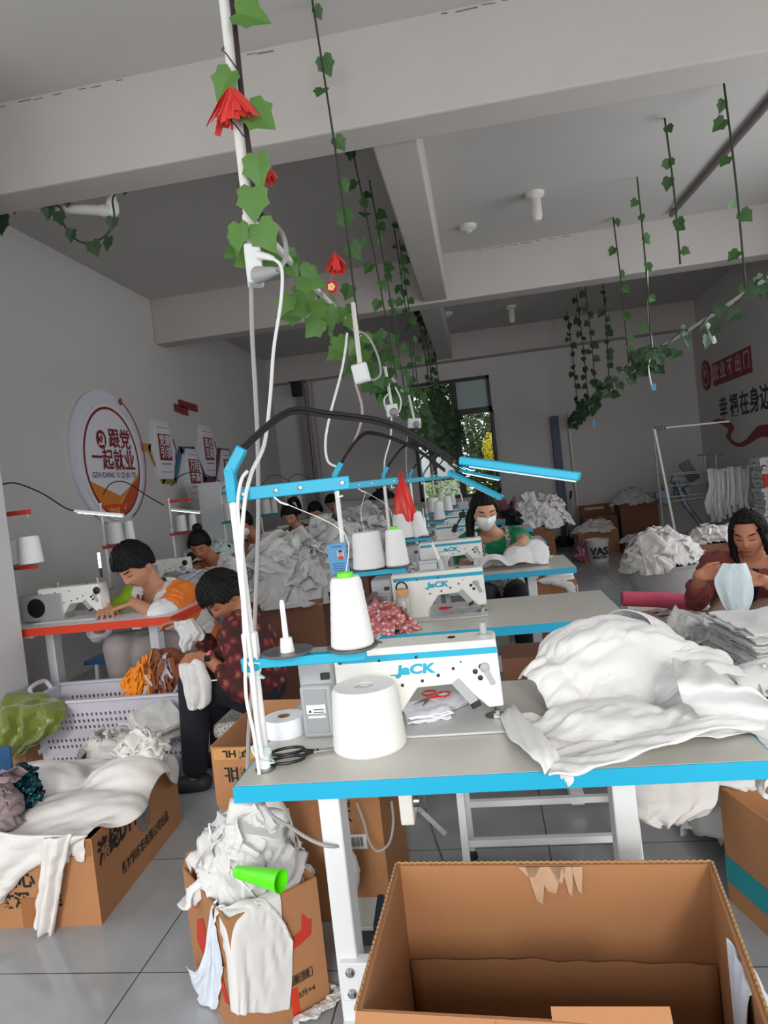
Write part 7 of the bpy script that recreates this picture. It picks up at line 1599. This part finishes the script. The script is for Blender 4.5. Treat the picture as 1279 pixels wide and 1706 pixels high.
# 2 woman with a bun
h = AY(333,908,5.12); ne = AY(352,930,5.3); hR, hL = AZ(318,958,.80), AZ(340,952,.81)
t, W, q = person('woman in a white tee with a hair bun, sewing at the second red-edged table', (ne.x+.08,5.6,.47), ne, h, AY(316,962,4.8), (-.4,-1), [(hR,(-.2,-.9,-.1),(0,0,1),.3),(hL,(-.7,-.6,-.1),(0,0,1),.3)], .007, 1.0, 1.0, SKIND, TEE, 'short', elbow=((-.6,.3,-.6),(.8,0,-.6)), collar=lambda a, z: z > -.018)
hb = hair_mb(W, m_short(.5,-.1,-.6), .014, 2); part('hair_strands', locks(W, m_short(.5,-.1,-.6), 90, .014+.001, 2), HAIR, t); hb.ell(W((0.0,-.06,.125)),(.04,.04,.036)); hb.ell(W((0,-.05,.105)),(.03,.03,.02)); part('hair', hb, HAIR, t)
pr = MB(); c = q['neck']+q['fb']*.13-q['spn']*.17
for k in range(5): pr.box(c+q['rt']*(-.05+.028*k)+q['spn']*(.01*(k%2)),(.02,.012,.03+.008*(k%3)),rz=math.atan2(-q['fb'].x,q['fb'].y))
part('shirt_print', pr, mat('pink_print',(206,120,126),.8), t, bevel=.002)
# 3 woman in white with a mask
h = AY(405,872,6.35); ne = AY(425,893,6.5); hR, hL = AZ(402,928,.82), AZ(420,926,.82)
t, W, q = person('woman in a white tee with a face mask, half hidden by the front pole', (ne.x+.06,6.85,.47), ne, h, AY(385,915,6.0), (-.5,-1), [(hR,(-.3,-.9,-.1),(0,0,1),.3),(hL,(-.7,-.6,-.1),(0,0,1),.3)], .008, 1.05, 1.0, SKIND, TEE, 'short', elbow=((-.6,.3,-.6),(.8,0,-.6)), collar=lambda a, z: z > -.022)
part('hair', hair_mb(W, m_short(.45,-.25,-.7), .016, 3), HAIR, t); part('hair_strands', locks(W, m_short(.45,-.25,-.7), 110, .016+.001, 3), HAIR, t)
def maskm(W):
    mb = MB(); N = 12; rows = []
    for j in range(N+1):
        z = -.002-.092*j/N; rows.append([W(face_pt((-.058+.116*i/N)*(1-.25*abs(j/N-.4)), z, .006+.008*math.sin(PI*j/N)*math.sin(PI*i/N)+.001*(j%2))) for i in range(N+1)])
    mb.grid(rows); return mb
MASKW = mat('white_face_mask',(240,242,244),.8)
part('face_mask', maskm(W), MASKW, t, solid=.002)
# 4 pink apron
h = AY(483,858,7.55); ne = AY(497,878,7.7); hR, hL = AZ(470,903,.82), AZ(492,900,.82)
t, W, q = person('woman in a pink apron over black and mustard, with a ponytail', (ne.x+.06,8.0,.47), ne, h, AY(472,895,7.2), (-.35,-1), [(hR,(-.2,-.9,-.1),(0,0,1),.3),(hL,(-.7,-.6,-.1),(0,0,1),.3)], .009, 1.12, 1.05, SKIN, [BLK,PINKA,mat('mustard_fabric',(186,150,40),.85)], '3q', elbow=((-.6,.3,-.6),(.8,0,-.6)), collar=lambda a, z: z > -.05,
    split=lambda a, b, z: 1 if (b > 0 and abs(a) < .10 and z < -.1) or (b > 0 and .05 < abs(a) < .085 and z < -.02) else (2 if a > .11 else 0))
hb = hair_mb(W, m_short(.5,-.15,-.5), .014, 4); part('hair_strands', locks(W, m_short(.5,-.15,-.5), 90, .014+.001, 4), HAIR, t); hb.tube([W((0,-.09,.1)),W((-.05,-.15,.09)),W((-.07,-.16,0)),W((-.06,-.14,-.09))],[.035,.02],10,smooth=4); hb.tube([W((-.066,.05,.05)),W((-.075,.035,-.02)),W((-.07,.03,-.09))],[.008,.003],6,smooth=3); part('hair', hb, HAIR, t)
# 5 black shirt
h = AY(526,852,8.75); ne = AY(537,870,8.95); hR, hL = AZ(528,890,.85), AZ(545,888,.85)
t, W, q = person('woman in a black open-collared shirt looking down at her work', (ne.x+.06,9.25,.47), ne, h, AY(515,888,8.4), (-.35,-1), [(hR,(-.2,-.9,-.1),(0,0,1),.3),(hL,(-.7,-.6,-.1),(0,0,1),.3)], .010, 1.12, 1.1, SKIN, BLK, 'elbow', elbow=((-.6,.3,-.6),(.8,0,-.6)), collar=col_v(.14,.07))
part('hair', hair_mb(W, m_short(.55,-.1,-.6), .012, 5), HAIR, t); part('hair_strands', locks(W, m_short(.55,-.1,-.6), 110, .012+.001, 5), HAIR, t)
# 6 woman behind
h = AY(553,838,10.0); ne = AY(566,858,10.2); hR, hL = AZ(566,880,.85), AZ(585,878,.85)
t, W, q = person('person in a grey top half hidden behind the second stand', (ne.x+.06,10.5,.47), ne, h, AY(535,870,9.6), (-.4,-1), [(hR,(-.2,-.9,-.1),(0,0,1),.3),(hL,(-.7,-.6,-.1),(0,0,1),.3)], .011, 1.1, 1.1, SKIN, GREYS, '3q', elbow=((-.6,.3,-.6),(.8,0,-.6)))
part('hair', hair_mb(W, m_short(.5,-.05,-.5), .014, 6), HAIR, t); part('hair_strands', locks(W, m_short(.5,-.05,-.5), 110, .014+.001, 6), HAIR, t)
# 7 woman in the floral blouse, seated in the aisle facing left
h = AY(374,992,3.12); ne = AY(402,1022,3.14); hipp = AY(425,1142,3.12); hR, hL = AY(345,1100,2.98), AY(330,1046,3.22)
kn = AY(322,1136,2.95); ft = AZ(322,1268,.06); ft = Vector((AY(322,1250,2.98).x,2.98,.07))
t, W, q = person('woman in a red floral blouse and dark track trousers trimming cloth in the aisle', hipp, ne, h, AY(318,1072,3.0), (-1,-.12), [(AY(318,1040,3.2),(-.9,-.1,.25),(.2,.1,1),.7),(AY(345,1097,2.95),(-1,0,.05),(0,-.5,1),.7)], .0045, 1.0, 1.02, SKIND, FLOWER, '3q', NAVY,
    [(kn.x+.02,3.24,kn.z),(kn.x,2.96,kn.z)], [(ft.x+.02,3.25,.07),(ft.x,2.97,.07)], shw=.15, elbow=((.3,.3,-.8),(.25,-.45,-.8)), belly=1.15)
part('hair', hair_mb(W, m_short(.36,-.12,-.62,.1), .026, 7), HAIR, t); part('hair_strands', locks(W, m_short(.36,-.12,-.62,.1), 110, .026+.001, 7), HAIR, t)
wr = AY(351,1098,2.95); wt_ = part('watch_strap', MB().tube([wr+(Vector((0,1,0))*math.cos(a)+UP*math.sin(a))*.031 for a in np.linspace(0,2*PI,20)],.009,8), mat('pink_strap',(240,140,150),.5), t); part('watch_face', MB().box(wr+Vector((-.0,-.036,.012)),(.03,.008,.03)), BLACK, t, bevel=.004)
st = MB(); st.tube([AY(331,1128,2.87),AY(322,1150,2.885),AY(318,1200,2.905),AY(320,1240,2.915)],.004,6,smooth=4); part('white_piping', st, TEE, t); st = MB(); st.tube([AY(350,1134,2.86),AY(385,1131,2.86),AY(398,1129,2.87)],.0035,6,smooth=3); part('white_piping', st, TEE, t)
hang('white cut sleeve held up in the left hand of the woman in the floral blouse', [((292,1036),(322,1029)),((289,1046),(330,1038)),((298,1060),(338,1055)),((300,1076),(325,1066)),((304,1086),(322,1082))], 3.12, COTTON, 1)
hang('white cloth corner pointing right in the hands of the woman in the floral blouse', [((318,1030),(322,1029)),((322,1048),(342,1058)),((325,1066),(338,1068))], 3.1, COTTON, 2)
hang('stack of white pieces hanging over the knee of the woman in the floral blouse', [((304,1106),(326,1101)),((301,1120),(340,1108)),((308,1150),(351,1140)),((314,1172),(349,1170)),((318,1182),(338,1176))], 2.86, COTTON, 3, th=.022)
sp_ = AY(425,1175,3.12); stl = thing('stool','low stool with a speckled pale cushion under the woman in the floral blouse','stool',(sp_.x,3.14,0)); zs = hipp.z-.13
part('cushion', MB().box((sp_.x,3.14,zs-.035),(.34,.34,.075)), SPECK, stl, bevel=.03); part('seat_board', MB().box((sp_.x,3.14,zs-.08),(.3,.3,.02)), DGREY, stl, bevel=.004)
for sx_ in (-1,1):
    for sy_ in (-1,1): part('leg', MB().bar((sp_.x+sx_*.12,3.14+sy_*.12,zs-.09),(sp_.x+sx_*.14,3.14+sy_*.14,0),.025), DGREY, stl)
# 8 woman in green with mask
h = AY(806,852,4.52); ne = AY(818,884,4.66); hR, hL = AZ(822,915,.86), AZ(852,905,.90)
t, W, q = person('woman in a green blouse, checked apron and white face mask at the third table', (ne.x+.03,4.95,.47), ne, h, AY(838,905,4.05), (.18,-1), [(AZ(808,928,.80),(.5,-.7,-.1),(0,0,1),.4),(AZ(872,908,.87),(-.55,-.7,-.15),(0,0,1),.4)], .006, 1.06, 1.0, SKIN, [GREEN,CHECK], 'short', MATS['navy_track_trousers'], [(ne.x-.1,4.55,.5),(ne.x+.14,4.55,.5)], [(ne.x-.1,4.6,.08),(ne.x+.14,4.6,.08)], shw=.17, elbow=((-.7,.1,-.8),(.9,.1,-.5)), collar=lambda a, z: z > -.025,
    split=lambda a, b, z: 1 if (b > 0 and abs(a) < .095 and z < -.17) or (b > -.02 and .07 < abs(a+.01) < .10 and z < -.01) or z < -.3 else 0)
hb = hair_mb(W, m_short(.62,-.35,-.7), .013, 8); part('hair_strands', locks(W, m_short(.62,-.35,-.7), 90, .013+.001, 8), HAIR, t); hb.tube([W((.03,-.08,.0)),W((.07,-.07,-.06)),W((.085,-.03,-.13)),W((.09,.0,-.19))],[.042,.02],12,smooth=4); hb.tube([W((.07,.04,.03)),W((.078,.02,-.03)),W((.08,.01,-.1))],[.012,.006],8,smooth=3); part('hair', hb, HAIR, t)
part('face_mask', maskm(W), MASKW, t, solid=.002)
er = MB()
for s in (-1,1): er.tube([W(face_pt(s*.055,-.02,.006)),W((s*.074,.03,.002)),W((s*.08,-.005,.012))],.0014,5)
part('mask_loop', er, MASKW, t)
# 9 woman in maroon at the right
h = AY(1247,890,3.9); ne = AY(1254,926,3.98); hR, hL = AY(1186,948,3.66), AY(1232,950,3.64)
t, W, q = person('woman in a maroon blouse and beige trousers turning a pale garment at the right edge', (ne.x+.02,4.12,.40), ne, h, AY(1205,975,3.4), (-.35,-1), [(AY(1164,958,3.66),(.9,-.25,.12),(-.2,-.8,.6),.8),(AY(1270,966,3.6),(-1,-.1,.15),(0,-.8,.6),.8)], .005, 1.06, 1.08, SKIND, [MARO,BLK], '3q', BEIGE, [AY(1192,1050,3.66),AY(1262,1052,3.66)], [(AY(1196,1120,3.7).x,3.74,.07),(AY(1262,1120,3.7).x,3.74,.07)], shw=.185, elbow=((-.35,.1,-1),(.7,.1,-1)), belly=1.15, collar=lambda a, z: z > -.02,
    split=lambda a, b, z: 1 if b > 0 and -.02 < a < .07 and -.2 < z < -.02 and abs(a-.03) < (z+.28)*.28 else 0)
hb = hair_mb(W, m_short(.74,-.45,-.75), .017, 9); part('hair_strands', locks(W, m_short(.74,-.45,-.75), 90, .017+.001, 9), HAIR, t); hb.tube([W((.06,.045,.05)),W((.075,.03,-.03)),W((.075,.03,-.1)),W((.06,.04,-.14))],[.022,.022,.02,.012],10); hb.tube([W((-.06,.045,.05)),W((-.075,.03,-.03)),W((-.078,.02,-.1))],[.02,.012],10); part('hair', hb, HAIR, t)
pt = MB(); c = q['neck']+q['fb']*.14-q['spn']*.12-q['rt']*.09
for k in range(9): pt.ell(c+q['rt']*(.014*(k%3)-.02)+q['spn']*(.016*(k//3)-.01),(.009,.006,.007))
part('embroidery', pt, mat('pale_pink_thread',(206,150,142),.8), t)
hang('pale bluish garment held up between the hands of the woman in maroon', [((1203,938),(1240,938)),((1194,955),(1250,958)),((1190,972),(1256,985)),((1200,1000),(1250,1010)),((1213,1030),(1236,1036)),((1210,1060),(1228,1060))], 3.56, mat('pale_aqua_cotton',(218,232,236),.9), 5)
so2 = thing('stool','low wooden stool under the woman in maroon','stool',(ne.x+.02,4.14,0)); part('seat', MB().box((ne.x+.02,4.14,.26),(.32,.3,.03)), CARDD, so2, bevel=.005)
for sx_ in (-1,1):
    for sy_ in (-1,1): part('leg', MB().bar((ne.x+.02+sx_*.12,4.14+sy_*.11,.25),(ne.x+.02+sx_*.13,4.14+sy_*.12,0),.03), CARDD, so2)
orr = AY(272,1040,3.0)
